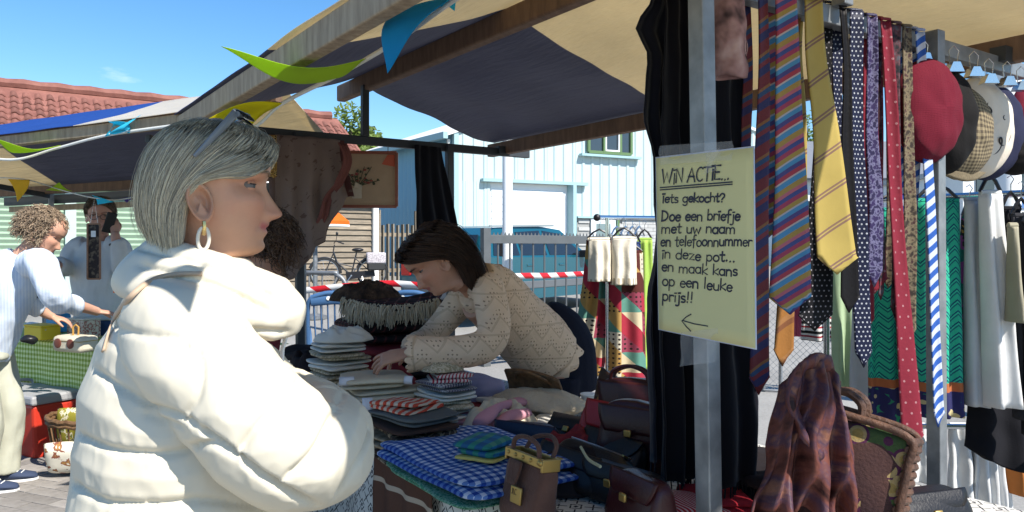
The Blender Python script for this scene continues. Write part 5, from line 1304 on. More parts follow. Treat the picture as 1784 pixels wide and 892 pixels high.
for s_ in (-1, 1):
    q = MB(); q.tube([HM4 @ V3((.101-.004*abs(cos(a*pi/8)), s_*.031+cos(a*pi/8)*.024, -.003+sin(a*pi/8)*.018)) for a in range(16)], .0022, 6, closed=True, up=tuple(f_)); q.build('rim', m_black, gl)
    q = MB(); q.tube([HM4 @ V3((.096, s_*.055, .002)), HM4 @ V3((.04, s_*.08, .004)), HM4 @ V3((-.02, s_*.083, -.005))], .002, 6); q.build('temple', m_black, gl)
q = MB(); q.tube([HM4 @ V3((.103, -.008, 0)), HM4 @ V3((.105, .008, 0))], .002, 6); q.build('bridge', m_black, gl)
ph = MB(); ph.box((-.036, -.005, -.075), (.036, .005, .075), Matrix.Translation(PX(191, 388, 5.52)) @ Matrix.Rotation(radians(18), 4, 'Y') @ Matrix.Rotation(radians(48), 4, 'Z')); tag(ph.build('mobile_phone', m_black, None, bevel=.006), 'black mobile phone held to the ear of the man in grey', 'phone')
q = MB(); P = [Mp(203, 424, 5.55)+V3((cos(a*pi/8)*.042, sin(a*pi/8)*.042, .012*cos(a*pi/8))) for a in range(16)]; q.tube(P, (.009), 8, closed=True); q.build('watch', m_black, man)
# ------------------------------------------------------------ dark curly head behind the foreground woman
px_ = PX(455, 433, 2.72); bh = thing('person', 'person with dark brown curls behind the foreground woman\'s face', 'person', V3((px_.x, px_.y, 0)))
LB = bh.location.copy(); hf = V3((.25, .97, 0)).normalized(); pit = radians(25); f_ = hf*cos(pit)+V3((0, 0, -sin(pit))); up_ = hf*sin(pit)+V3((0, 0, cos(pit))); lf_ = up_.cross(f_)
HM5 = Matrix((f_, lf_, up_)).transposed().to_4x4(); HM5.translation = PX(468, 425, 2.72)-LB
shc = PX(420, 505, 2.7)-LB; hip = V3((-.1, -.02, .85)); q = MB(); add_head(q, HM5, -.15, 40); q.tube([HM5 @ V3((-.01, 0, -.08)), HM5 @ V3((-.03, 0, -.17)), shc], [.05, .052, .075], 12)
limb(q, [shc, shc.lerp(hip, .5), hip], [(.12, .12), (.11, .11), (.13, .13)])
for sg in (-1, 1):
    limb(q, [shc+V3((-.02*sg, .14*sg, -.03)), shc+V3((.02, .16*sg, -.28)), shc+V3((.1, .1*sg, -.38))], [.048, .04, .028]); hand(q, shc+V3((.1, .1*sg, -.38)), V3((.9, .2, -.1)), V3((0, 0, 1)), .95, .4, sg)
    limb(q, [hip+V3((0, sg*.09, -.04)), V3((-.05, sg*.1, .46)), V3((-.05, sg*.1, .08))], [.085, .06, .045])
me = remesh(q, .007, 1); colour(me, skin_col(HM5.inverted(), (.42, .24, .17))); link('body', me, skin_mat('skin_woman'), bh, True, angle=0)
q = MB(); limb(q, [shc.lerp(hip, -.05), shc.lerp(hip, .15), shc.lerp(hip, .6), hip+V3((0, 0, -.1))], [(.08, .08), (.14, .15), (.14, .15), (.15, .16)], 18, 22)
for sg in (-1, 1): limb(q, [shc+V3((-.01*sg, .08*sg, -.02)), shc+V3((-.02*sg, .14*sg, -.05)), shc+V3((.02, .16*sg, -.28)), shc+V3((.08, .11*sg, -.36))], [.07, .068, .058, .048], 14, 14)
garment(q, 'top', cloth('maroon_top', (.16, .03, .04)), bh, .01)
q = MB(); q.tube([hip+V3((0, 0, -.1)), hip+V3((0, 0, .08))], [(.145, .15), (.13, .14)], 18)
for sg in (-1, 1): limb(q, [hip+V3((0, sg*.085, -.02)), V3((-.05, sg*.1, .45)), V3((-.05, sg*.1, .06))], [.11, .085, .075])
garment(q, 'trousers', m_denim, bh, .012)
for sg in (-1, 1): shoe(bh, (-.03, sg*.1, 0), radians(25), m_black, m_white)
curls(bh, HM5, 2600, [(.10, .06, .04), (.14, .085, .055), (.07, .04, .028)], m_hair2, 9, (.07, .04, .028), .092, .155, ctr=(-.01, 0, .01), rad=.002)
# ============================================================ hanging goods
def drape(name, label, cat, top, length, m, folds=3, amp=.02, nrm=None, group=None, nu=40, nv=30, squeeze=0, bottom=None, solid=.003, seed=0, fringe=0, uvs=1.0, flow=None, par=None, tagit=True):
    """cloth hanging from the polyline top (world) straight down; bottom(u) scales the length"""
    A, B = V3(top[0]), V3(top[-1]); mid = (A+B)/2; W = (B-A).length
    N_ = V3(nrm) if nrm else (B-A).cross(V3((0, 0, 1))).normalized(); q = MB()
    def f(u, v):
        p = spl(top, u) if len(top) > 2 else A.lerp(B, u); L = length*(bottom(u) if bottom else 1)
        k = (.25+.75*v); c = A.lerp(B, .5); side = (B-A)*((u-.5)*squeeze*v)
        w = sin(2*pi*folds*u+seed+.8*sin(v*3+seed))*amp*k+amp*.7*nz((u*4+seed, v*3, seed))
        o = flow(u, v) if flow else V3((0, 0, 0))
        return p+side+N_*w-V3((0, 0, L*v))+V3((0, 0, .004*sin(u*20)*v))+o-mid
    q.grid(f, nu, nv, uvf=lambda u, v: (u*W*uvs, -v*length*uvs))
    t = thing(name, label, cat, mid, 0, group) if fringe else None
    o = q.build('cloth' if fringe else name, m, t or par, solid=solid, angle=0)
    if fringe:
        r = random.Random(seed); fq = MB(); n = int(W/.008)
        for i in range(n):
            u = (i+.5)/n; p = f(u, 1); s_ = V3((r.uniform(-.008, .008), r.uniform(-.008, .008), 0)); L = fringe*r.uniform(.7, 1.1); fq.tube([p+V3((0, 0, .003)), p+s_*.5-V3((0, 0, L*.5)), p+s_-V3((0, 0, L))], [.0022, .002, .001], 4)
        tag(fq.build('fringe', m, t), kind='stuff')
    elif par is None: o.location = mid; tag(o, label, cat, group)
    return t or o
def vel(n, c, **k): return cloth(n, c, transl=.03, **k)
m_mauve = cloth('mauve_shawl', fn=lambda c: c.mix((c.noise(22, 3).gt(.63)).mx((c.x).lt(.03)), c.mix(c.x.gt(.40), (.27, .20, .17), (.12, .05, .045)), (.17, .11, .09)), transl=.35)
sh_top = [PS(468, 234, 4.10), PS(535, 238, 4.09), PS(600, 245, 4.10)]
drape('shawl', 'mauve shawl with dark border hanging from the far stall rail', 'shawl', sh_top, .78, m_mauve, 4, .03, bottom=lambda u: 1.02-.60*sm(.22, 1, u)-.03*sin(u*9), squeeze=.02, flow=lambda u, v: V3((.05*v*v*(1 if u > .6 else 0), 0, 0)))
m_maroon = vel('maroon_lace', (.16, .06, .05))
drape('scarf', 'narrow maroon scarf end trailing diagonally off the shawl', 'scarf', [PS(588, 248, 4.02), PS(604, 250, 4.02)], .52, m_maroon, 1, .01, flow=lambda u, v: V3((-.32*max(0, v-.45)*1.2+.03*sin(v*9), 0, 0)))
drape('leopard_scarf', 'gold and brown leopard print scarf beside the mauve shawl', 'scarf', [PS(452, 234, 4.03), PS(482, 236, 4.03)], .22, cloth('leopard', fn=lambda c: c.ramp(c.voro(70), [(0, (.05, .03, .02)), (.35, (.55, .36, .12)), (.6, (.3, .17, .05))])), 2, .012)
# framed flower embroidery
fc = PS(640, 313, 4.34); fr = thing('framed_embroidery', 'framed flower embroidery hanging from the far stall rail', 'picture', fc, radians(4))
mpx = fc.y/F; hw, hh = 51*mpx, 47*mpx
q = MB(); q.box((-hw, -.004, -hh), (hw, .012, hh)); q.build('canvas', cloth('beige_linen', (.42, .30, .2), transl=0, bs=200), fr, smooth=False)
m_fr = wood('red_frame', (.20, .05, .03), (.30, .09, .05), rough=.4)
for a, b in (((-hw, hh), (hw, hh)), ((-hw, -hh), (hw, -hh)), ((-hw, -hh), (-hw, hh)), ((hw, -hh), (hw, hh))):
    q = MB(); bar(q, (a[0], -.012, a[1]), (b[0], -.012, b[1]), .018, .02, up=(0, 1, 0)); q.build('frame', m_fr, fr, smooth=False)
rr = random.Random(5); m_stem = mat('thread_green', (.06, .07, .04), .9); m_pet = mat('thread_red', (.28, .06, .05), .9); m_petw = mat('thread_pale', (.5, .42, .32), .9)
q = MB(); q.tube([(-.06, -.008, -.115), (-.06, -.008, -.06), (-.045, -.008, -.045), (-.075, -.008, -.035)], [.03, .028, .018, .022], 10, flat=.2, up=(0, 1, 0)); q.build('vase', m_petw, fr)
for k in range(11):
    a = radians(20+k*14); L = rr.uniform(.07, .16); e_ = V3((-.055+cos(a)*L*1.1, -.008, -.04+abs(sin(a))*L*.85))
    q = MB(); q.tube([(-.058, -.007, -.045), ((e_.x-.058)/2, -.008, e_.z*.4-.02), e_], .0022, 5); q.build('stem', m_stem, fr)
    for j in range(3):
        q = MB(); f0 = V3((-.058, -.008, -.045)).lerp(e_, .45+j*.22)+V3((rr.uniform(-.01, .01), 0, rr.uniform(-.008, .01))); q.ball(f0, (rr.uniform(.006, .012), .002, rr.uniform(.004, .009)), 8, 6)
        q.build('petal', (m_pet if (k+j) % 3 == 0 else m_stem), fr)
q = MB(); q.prism([(hw-.012, hh-.012), (hw-.012, hh-.085), (hw-.09, hh-.07), (hw-.055, hh-.012)], .006, .009, Matrix.Rotation(pi/2, 4, 'X')); q.build('corner_patch', mat('red_orange_patch', (.5, .1, .05), .6), fr, smooth=False)  # flat red-orange patch over the upper right corner
for s_ in (-1, 1):
    q = MB(); q.tube([(s_*hw*.7, 0, hh), (s_*hw*.7, .0, hh+.06)], .0025, 5); q.build('cord', m_black, fr)
m_vel = mat('black_velvet', (.006, .006, .009), .9, var=.3, vs=7, sheen=.10, spec=.1, bump=.3, bs=8, bdist=.02, stretch=(2, 2, .3))
m_velb = mat('blue_black_velvet', (.006, .007, .014), .85, var=.3, vs=7, sheen=.18, spec=.15, bump=.3, bs=8, bdist=.02, stretch=(2, 2, .3))
drape('black_shawl', 'black cloth hanging from the far rail above the leaning woman', 'shawl', [PS(722, 252, 4.2), PS(768, 257, 4.2)], .62, m_vel, 3, .02, squeeze=.75, flow=lambda u, v: V3((.07*v, 0, 0)))
# long black scarves tied round the near post
LR = PS(1217, -48, 1.21)
def scarf(label, x0, x1, s_, y1, m, folds=2, amp=.02, seed=0, fr_=.07, flow=None, ytop=None, bottom=None, squeeze=0):
    ty = lambda x: (-48+.298*(x-1217)) if ytop is None else ytop
    A, B = PS(x0, ty(x0), s_), PS(x1, ty(x1), s_); d = (A.y+B.y)/2; zb = CZ+(HY-y1)/F*d
    return drape('scarf', label, 'scarf', [A, B], A.z-zb, m, folds, amp, group='scarves around the near post', seed=seed, fringe=fr_, flow=flow, nv=44, bottom=bottom, squeeze=squeeze)
def bulge(u, v): return V3((-.045*g2(v-.135, .04)*(1-u)-.022*g2(v-.30, .10)*(1-u), -.0, 0))
def ripple(u, v): return V3((.016*nz((u*1.5, v*5, 3))+.010*nz((u*2, v*14, 5)), .008*nz((u*2, v*6, 8)), 0))
scarf('leftmost black velvet scarf with ragged wavy edge beside the sign', 1134, 1182, 1.42, 800, m_velb, 2.5, .02, 1, flow=lambda u, v: bulge(u, v)+ripple(u, v))
scarf('black scarf close behind the left side of the galvanised post', 1150, 1208, 1.38, 838, m_vel, 2, .018, 2, flow=ripple)
scarf('black scarf directly behind the galvanised post', 1185, 1262, 1.44, 815, m_vel, 2, .018, 7, flow=ripple)
scarf('broad black scarf hanging right of the galvanised post', 1236, 1300, 1.27, 846, m_vel, 2.0, .016, 3, flow=lambda u, v: ripple(u, v)+V3((.022*v*u, 0, 0)))
scarf('faded black scarf behind the right edge of the sign', 1252, 1304, 1.33, 800, m_velb, 1.5, .016, 4, flow=lambda u, v: ripple(u, v)+V3((.012*v*u, 0, 0)))
m_pinkf = cloth('dusty_pink_cloth', fn=blotch(11, [(.35, (.03, .02, .022)), (.5, (.30, .17, .16)), (.68, (.48, .33, .31))]), bump=.6, bs=22, bdist=.01)
q = MB(); bp_ = PS(1268, 45, 1.18)
q.grid(lambda u, v: bp_+V3(((.036+.010*nz((u*5, v*4, 1)))*cos(u*2*pi), (.022+.008*nz((u*5, v*4, 9)))*sin(u*2*pi), lerp(.075, -.12, v)+.01*nz((u*4, v*3, 4))))*1.0+V3((.006*v, 0, 0)), 40, 26, cu=True, uvf=lambda u, v: (u*.25, v*.2))
tag(q.build('pink_scarf', m_pinkf, None, solid=.004), 'crumpled dusty pink scarf knotted at the top right of the post', 'scarf')
# sign
sTL, sTR, sBL, sBR = PX(1143, 276, 1.79), PX(1312, 257, 1.535), PX(1148, 573, 1.79), PX(1316, 607, 1.535)
sg_t = thing('paper_sign', 'yellow handwritten WIN ACTIE paper taped to the near post', 'sign', (sTL+sTR+sBL+sBR)/4); SL = sg_t.location.copy()
sn = (sTR-sTL).cross(sBL-sTL).normalized(); sn = sn if sn.y < 0 else -sn
q = MB(); q.grid(lambda u, v: sTL.lerp(sTR, u).lerp(sBL.lerp(sBR, u), v)-SL+sn*(.003*sin(u*3)*sin(v*2.5)), 14, 14, uvf=lambda u, v: (u*.3, v*.4))
q.build('paper', mat('yellow_paper', (.74, .70, .37), .8, var=.05, vs=5, transl=.15), sg_t, solid=.0012, angle=0)
q = MB(); q.grid(lambda u, v: sTL.lerp(sTR, lerp(-.012, 1.008, u)).lerp(sBL.lerp(sBR, lerp(-.012, 1.008, u)), lerp(-.008, 1.006, v))-SL-sn*.0015+sn*(.003*sin(u*3)*sin(v*2.5)), 6, 6); q.build('plastic_sleeve', mat('pale_sleeve', (.55, .62, .80), .3, var=.03), sg_t, solid=.001, angle=0)
def onsign(px, py, off=.0022):
    d = PX(px, py, 1.0)-V3((0, 0, CZ)); o = V3((0, 0, CZ)); t = (sTL-o).dot(sn)/d.dot(sn); p = o+d*t
    u = (p-sTL).dot((sTR-sTL))/(sTR-sTL).length_squared; v = max(0, min(1, (sTL.z-p.z)/.4))
    return p+sn*(off+.003*sin(u*3)*sin(v*2.5))
def arc(cx, cy, rx, ry, a0, a1, n=9): return [(cx+rx*cos(radians(lerp(a0, a1, i/(n-1)))), cy+ry*sin(radians(lerp(a0, a1, i/(n-1))))) for i in range(n)]
X = .6
GL = {'W': (1.0, [[(0, 1), (.22, 0), (.45, .75), (.7, 0), (.95, 1)]]), 'I': (.3, [[(.15, .0), (.15, .75)], [(.05, 1.0), (.3, 1.02)]]), 'N': (.72, [[(.05, 0), (.05, 1), (.6, 0), (.6, 1)]]),
 'A': (.8, [[(0, 0), (.35, 1), (.7, 0)], [(.1, .38), (.62, .38)]]), 'C': (.7, [arc(.38, .5, .34, .5, 50, 310, 12)]), 'T': (.7, [[(0, 1), (.66, 1)], [(.33, 1), (.33, 0)]]), 'E': (.62, [[(.55, 1), (.05, 1), (.05, 0), (.55, 0)], [(.05, .52), (.45, .52)]]),
 'D': (.75, [[(.08, 0), (.08, 1)], arc(.05, .5, .55, .5, 90, -90, 11)]), '.': (.28, [[(.1, 0), (.14, .05)]]), '?': (.5, [arc(.22, .72, .2, .26, 170, -60, 10)+[(.2, .3)], [(.2, .02), (.21, .05)]]), '!': (.3, [[(.14, 1), (.12, .3)], [(.1, .02), (.11, .06)]]),
 'a': (.55, [arc(.24, .3, .22, .3, 50, 320, 11), [(.44, X), (.44, 0)]]), 'b': (.55, [[(.05, 1.05), (.05, 0)], arc(.24, .3, .21, .3, 150, -150, 11)]), 'c': (.5, [arc(.26, .3, .23, .3, 50, 310, 10)]), 'd': (.56, [arc(.24, .3, .22, .3, 50, 320, 11), [(.45, 1.05), (.45, 0)]]),
 'e': (.52, [[(.06, .32), (.44, .34)]+arc(.25, .3, .21, .3, 20, 320, 11)]), 'f': (.42, [arc(.3, .85, .15, .2, 60, 180, 6)+[(.15, -.25)], [(.0, .55), (.36, .57)]]), 'g': (.56, [arc(.24, .3, .22, .3, 50, 320, 11), [(.45, X), (.45, -.2)]+arc(.24, -.2, .2, .18, 0, -150, 7)]), 'h': (.55, [[(.05, 1.05), (.05, 0)], [(.05, .4)]+arc(.25, .38, .19, .22, 150, 0, 7)+[(.44, 0)]]),
 'i': (.24, [[(.1, .58), (.1, 0)], [(.03, .82), (.2, .84)]]), 'j': (.3, [[(.18, .58), (.18, -.25)]+arc(.03, -.25, .15, .15, 0, -130, 6), [(.1, .82), (.26, .84)]]), 'k': (.52, [[(.05, 1.05), (.05, 0)], [(.44, .6), (.07, .28), (.46, 0)]]), 'l': (.24, [[(.09, 1.05), (.09, 0)]]),
 'm': (.85, [[(.05, .6), (.05, 0)], [(.05, .4)]+arc(.22, .38, .16, .22, 160, 0, 6)+[(.38, 0)], [(.38, .4)]+arc(.55, .38, .16, .22, 160, 0, 6)+[(.72, 0)]]), 'n': (.55, [[(.05, .6), (.05, 0)], [(.05, .4)]+arc(.24, .38, .19, .22, 160, 0, 7)+[(.44, 0)]]), 'o': (.55, [arc(.25, .3, .22, .3, 90, 450, 14)]),
 'p': (.55, [[(.05, .6), (.05, -.45)], arc(.24, .3, .21, .3, 150, -150, 11)]), 'r': (.4, [[(.05, .6), (.05, 0)], [(.05, .38)]+arc(.24, .38, .19, .2, 150, 50, 5)]), 's': (.45, [arc(.21, .45, .16, .15, 40, 260, 7)+arc(.19, .15, .18, .15, 80, -130, 7)]), 't': (.42, [[(.17, .95), (.17, .1), (.3, .0), (.36, .05)], [(0, .62), (.36, .64)]]),
 'u': (.55, [[(.05, .6), (.05, .2)]+arc(.24, .2, .19, .2, 180, 360, 7)+[(.43, .6), (.43, 0)]]), 'w': (.72, [[(.03, .6), (.16, 0), (.32, .5), (.48, 0), (.64, .6)]]), 'z': (.5, [[(.05, .58), (.42, .58), (.05, 0), (.44, 0)]]), ' ': (.38, [])}
m_ink = mat('marker_ink', (.012, .012, .035), .5, var=.1)
tr_ = random.Random(2)
def write(txt, x0, y0, x1, y1, h, w=1.5):
    tot = sum(GL[c][0] for c in txt); q = MB(); x = 0; w_ = w
    for c in txt:
        gw, st = GL[c]; jy = tr_.uniform(-.06, .06); w = w_*tr_.uniform(.8, 1.25)
        for s_ in st:
            if len(s_) > 2 and c not in 'WNAzkwE': pts = [spl([(a, b, 0) for a, b in s_], i/(3*len(s_))) for i in range(3*len(s_)+1)]
            else: pts = [V3((a, b, 0)) for a, b in s_]
            P = []
            for p in pts:
                t = (x+p.x)/tot; bx = lerp(x0, x1, t); by = lerp(y0, y1, t)
                P.append((bx+.06*h*p.y, by-(p.y+jy)*h))
            W3 = [onsign(a, b) for a, b in P]; vs, fs = [], []
            for i, p in enumerate(W3):
                t = (W3[min(i+1, len(W3)-1)]-W3[max(i-1, 0)]).normalized(); b = t.cross(sn).normalized()*(w*.5*1.66/F)
                e = t*(w*.4*1.66/F); pp = p-e if i == 0 else (p+e if i == len(W3)-1 else p); vs += [pp-b, pp+b]
            for i in range(len(W3)-1): fs.append((2*i, 2*i+1, 2*i+3, 2*i+2))
            q.add([v-SL for v in vs], fs)
        x += gw
    tag(q.build('lettering', m_ink, sg_t, smooth=False, solid=.0004), kind='stuff')
write('WIN ACTIE...', 1154, 321, 1273, 312, 24, 3.0)
write('Iets gekocht?', 1154, 353, 1265, 352, 15, 2.7)
write('Doe een briefje', 1153, 385, 1292, 384, 17.5, 2.7)
write('met uw naam', 1153, 407, 1284, 406, 17, 2.6)
write('en telefoonnummer', 1152, 428, 1312, 429, 17, 2.5)
write('in deze pot...', 1154, 450, 1284, 456, 17, 2.6)
write('en maak kans', 1154, 472, 1288, 481, 17, 2.6)
write('op een leuke', 1155, 497, 1279, 507, 18, 2.7)
write('prijs!!', 1155, 523, 1211, 527, 18, 2.6)
def stroke(pts, w=2):
    q = MB(); W3 = [onsign(a, b) for a, b in pts]; vs, fs = [], []
    for i, p in enumerate(W3):
        t = (W3[min(i+1, len(W3)-1)]-W3[max(i-1, 0)]).normalized(); b = t.cross(sn).normalized()*(w*.5*1.66/F); vs += [p-b-SL, p+b-SL]
    fs = [(2*i, 2*i+1, 2*i+3, 2*i+2) for i in range(len(W3)-1)]
    return q.add(vs, fs).build('underline', m_ink, sg_t, smooth=False, solid=.0004)
stroke([(1151, 327), (1215, 322), (1278, 317)], 2.2); stroke([(1151, 331), (1215, 326), (1278, 321)], 2.2)
stroke([(1236, 568), (1212, 564), (1191, 558)], 2).name = 'arrow'; stroke([(1207, 547), (1198, 552), (1190, 559), (1198, 569), (1206, 577)], 2).name = 'arrow'
# clear tape strips
mt = bpy.data.materials.new('clear_tape'); mt.use_nodes = True; nt = mt.node_tree; bs_ = nt.nodes['Principled BSDF']; bs_.inputs['Base Color'].default_value = (.8, .82, .85, 1); bs_.inputs['Roughness'].default_value = .12; bs_.inputs['Alpha'].default_value = .16
def tapestrip(x0, y0, x1, y1, rot, seed):
    q = MB(); r = random.Random(seed)
    q.grid(lambda u, v: onsign(lerp(x0, x1, u)+rot*v, lerp(y0, y1, v)-(u-.5)*8, .004)-SL+sn*.005*sin(u*9+v*3+seed)*sin(v*3), 18, 8); q.build('clear_tape', mt, sg_t, angle=0)
tapestrip(1152, 250, 1278, 283, 0, 1); tapestrip(1190, 575, 1254, 634, -3, 2); tapestrip(1232, 262, 1256, 300, -4, 3)

# ============================================================ ties over the near rail
def rail_y(x): return -48+.298*(x-1217)
m_tie = {
 'multi': cloth('tie_multi', fn=stripes(.105, [(0, (.06, .20, .35)), (.12, (.40, .33, .31)), (.16, (.30, .04, .06)), (.26, (.06, .05, .16)), (.36, (.06, .20, .35)), (.46, (.34, .32, .34)), (.50, (.30, .20, .05)), (.60, (.28, .04, .08)), (.70, (.05, .06, .18)), (.80, (.36, .10, .13)), (.88, (.30, .19, .05))], radians(118)), rough=.5, transl=.05, bump=.1),
 'yellow': cloth('tie_yellow', fn=stripes(.082, [(0, (.42, .315, .09)), (.80, (.21, .12, .09)), (.86, (.42, .32, .10)), (.9, (.21, .12, .09)), (.96, (.42, .315, .09))], radians(120)), rough=.5, transl=.12, bump=.1),
 'red_blue': cloth('tie_red_blue', fn=stripes(.07, [(0, (.13, .025, .03)), (.35, (.03, .03, .09)), (.6, (.15, .03, .04)), (.75, (.03, .06, .13)), (.9, (.2, .09, .04))], radians(122)), rough=.5),
 'orange': cloth('tie_orange', fn=stripes(.09, [(0, (.28, .12, .03)), (.7, (.18, .07, .03)), (.85, (.3, .14, .05))], radians(120)), rough=.5),
 'blackdot': cloth('tie_black_dot', fn=dots(.014, (.008, .008, .01), (.3, .28, .3), .16), rough=.55), 'black': cloth('tie_black', (.008, .007, .008), rough=.5),
 'navydot': cloth('tie_navy_dot', fn=dots(.0125, (.012, .015, .04), (.40, .41, .45), .2), rough=.5), 'paisley': cloth('tie_paisley', fn=blotch(55, [(.42, (.02, .015, .05)), (.5, (.15, .14, .24)), (.56, (.03, .02, .07))]), rough=.5),
 'red': cloth('tie_red', fn=dots(.03, (.20, .02, .035), (.36, .17, .18), .11), rough=.5), 'grey': cloth('tie_grey', fn=blotch(40, [(.4, (.02, .02, .025)), (.55, (.12, .05, .06)), (.65, (.1, .1, .12))]), rough=.6),
 'brown': cloth('tie_brown', fn=blotch(48, [(.4, (.04, .03, .025)), (.52, (.2, .16, .1)), (.62, (.06, .03, .03))]), rough=.6), 'bluewhite': cloth('tie_blue_white', fn=stripes(.032, [(0, (.03, .10, .38)), (.5, (.52, .55, .62))], radians(122)), rough=.5, transl=.15)}
def tie(label, xt, xb, yb, wt, wb, key, front=True, yback=None, s0=1.185, tip=.045, sway=0, ytop=None):
    """front blade from the rail at xt down to a point at (xb, yb); wt/wb widths in px"""
    ry = rail_y(xt) if ytop is None else ytop
    T0 = PS(xt, ry-10, s0); Bt = PS(xb, yb, s0-.012); Lz = T0.z-Bt.z; k = F/T0.y; w0_, w1_ = wt/k, wb/k
    t = thing('necktie', label, 'tie', T0, 0, 'neckties on the near rail')
    N_ = (V3((0, 1, 0)).lerp(VU, .4)).normalized(); Xd = V3((0, 0, 1)).cross(N_)*-1
    def blade(L, wa, wb2, off, dx, tp):
        q = MB()
        def f(u, v):
            z = L*v; w = lerp(wa, wb2, min(1, v*1.02)**1.4)
            x = (u-.5)*w
            if L-z < 0: pass
            zz = z
            if v > .999: pass
            edge = abs(u-.5)*2; zlim = L-tp*edge
            zz = min(z, zlim)
            return Xd*(x+dx*v+.010*nz((v*2.5, xt*.37, 1)))+N_*(off+.014*nz((v*2.2, xt*.53, u*.8))+.006*cos((u-.5)*2.2)-.004)-V3((0, 0, zz))
        q.grid(f, 9, 40, uvf=lambda u, v: ((u-.5)*lerp(wa, wb2, v), -v*L)); return q
    blade(Lz, w0_, w1_, -.012, (Bt-T0).dot(Xd), tip).build('front_blade', m_tie[key], t, solid=.004, angle=0)
    if yback:
        Lb = T0.z-PS(xb, yback, s0+.07).z; blade(Lb, w0_*.9, w1_*.42, .062, sway, .02).build('back_blade', m_tie[key], t, solid=.004, angle=0)
    q = MB(); q.grid(lambda u, v: Xd*((u-.5)*w0_)+N_*(.025-.037*cos(v*pi))+V3((0, 0, .012*sin(v*pi)+.002)), 5, 9); q.build('loop', m_tie[key], t, solid=.004, angle=0)
    return t
tie('long dark red and blue striped tie right beside the sign', 1325, 1326, 690, 19, 36, 'red_blue', yback=500)
tie('wide tie with turquoise, red and gold diagonal stripes', 1362, 1378, 548, 40, 84, 'multi', yback=420)
tie('thin orange brown striped tie behind the multicoloured one', 1385, 1372, 640, 18, 38, 'orange', s0=1.23)
tie('mustard yellow tie with thin brown diagonal stripes', 1414, 1447, 478, 32, 78, 'yellow', yback=400)
tie('black tie with tiny dots and broad tip below the yellow tie', 1440, 1428, 578, 16, 66, 'blackdot', s0=1.24)
tie('plain black tie between the yellow and navy ties', 1464, 1480, 545, 14, 40, 'black', yback=380)
tie('navy tie with white dots', 1487, 1499, 640, 25, 32, 'navydot', yback=430)
tie('dark violet paisley tie next to the navy dotted tie', 1514, 1523, 500, 20, 34, 'paisley', yback=420)
tie('long crimson tie with pale dots', 1538, 1574, 780, 22, 40, 'red', yback=560)
tie('charcoal patterned tie right of the crimson tie', 1558, 1560, 560, 18, 26, 'grey', yback=520)
tie('brown patterned tie beside the red beret', 1576, 1583, 600, 20, 26, 'brown', yback=500)
tie('long blue and white striped tie', 1599, 1626, 742, 18, 24, 'bluewhite', yback=400)
tie('short blue and white striped tie behind the long one', 1588, 1592, 420, 16, 24, 'bluewhite', s0=1.24)
tie('dark crimson tie with paisley tip in the middle of the ties', 1530, 1527, 512, 12, 46, 'red', s0=1.25)

# ============================================================ hats clipped to the rail
m_bwire = mat('clip_wire', (.55, .56, .58), .25, metal=1, var=.05)
def clip(par, p, k=1.0):
    q = MB(); q.prism([(-.016*k, 0), (.016*k, 0), (.007*k, .02*k), (-.007*k, .02*k)], -.012*k, .012*k, Matrix.Translation(p) @ Matrix.Rotation(pi/2, 4, 'X')); c = q.build('clip', m_bwire, par, smooth=False)
    q = MB(); q.tube([p+V3((-.007*k, 0, .018*k)), p+V3((-.01*k, 0, .045*k)), p+V3((0, 0, .055*k)), p+V3((.01*k, 0, .045*k)), p+V3((.007*k, 0, .018*k))], .0016, 5); q.build('wire_loop', m_bwire, c)
def hat(label, px, py, rx, ry, d, m, yaw, thick=.075, brim=None, loops=False, sc=1):
    c = PX(px, py, d); k = d/F; a, b = rx*k, ry*k
    t = thing('hat', label, 'hat', c, yaw, 'hats clipped to the rail')      # local y is the flat axis
    q = MB()
    def f(u, v):
        al, be = u*2*pi, (v-.5)*pi; r = cos(be)**.75; yy = sin(be); yy = yy*thick if yy < 0 else yy*thick*.35
        wob = 1+.035*nz((cos(al)*1.6, sin(al)*1.6, px*.1))
        return V3((a*r*cos(al)*wob, yy+.008*nz((cos(al)*r*3, sin(al)*r*3, px)), b*r*sin(al)*wob))
    q.grid(f, 56, 26, cu=True, uvf=lambda u, v: (cos(u*2*pi)*cos((v-.5)*pi)*a, sin(u*2*pi)*cos((v-.5)*pi)*b)); q.build('crown', m, t, angle=0)
    if loops:
        for r0, n_l, ph in ((.42, 5, 0), (.74, 8, .5)):
            q = MB(); P = []
            for i in range(120):
                an = i/120*2*pi; X_ = a*(r0*cos(an+ph)+.15*cos(an*n_l*1.0+1)); Z_ = b*(r0*sin(an+ph)+.15*sin(an*n_l+1)); e = max(.02, 1-(X_/a)**2-(Z_/b)**2); P.append((X_, -thick*e**.62-.003, Z_))
            q.tube(P, .0027, 6, closed=True); q.build('cord_loop', m_black, t)
    if brim: brim(t, a, b)
    clip(t, V3((0, 0, b*.97)), 1.0); return t
ym = TH*.55
m_knit = cloth('red_knit', (.11, .007, .018), bump=1, bfn=lambda c: (c.x/.008).frac()+(c.y/.005).frac()*.5, transl=0)
hat('crimson knitted beret clipped beside the striped ties', 1612, 194, 68, 92, 2.28, m_knit, ym)
hat('black felt beret behind the crimson one', 1641, 212, 64, 92, 2.40, cloth('black_felt', (.010, .009, .009), transl=0), ym)
def visor(t, a, b):
    q = MB(); q.grid(lambda u, v: V3((lerp(-.8, .8, u)*a, -.015-.02*sin(u*pi), -b*.82-v*.035*sin(u*pi))), 16, 5); q.build('visor', MATS['tweed'], t, solid=.008)
m_tw = cloth('tweed', fn=gingham(.012, (.26, .21, .13), (.07, .055, .04)), var=.3, vs=60, transl=0)
hat('brown tweed flat cap among the hats', 1668, 232, 68, 82, 2.52, m_tw, ym, brim=visor)
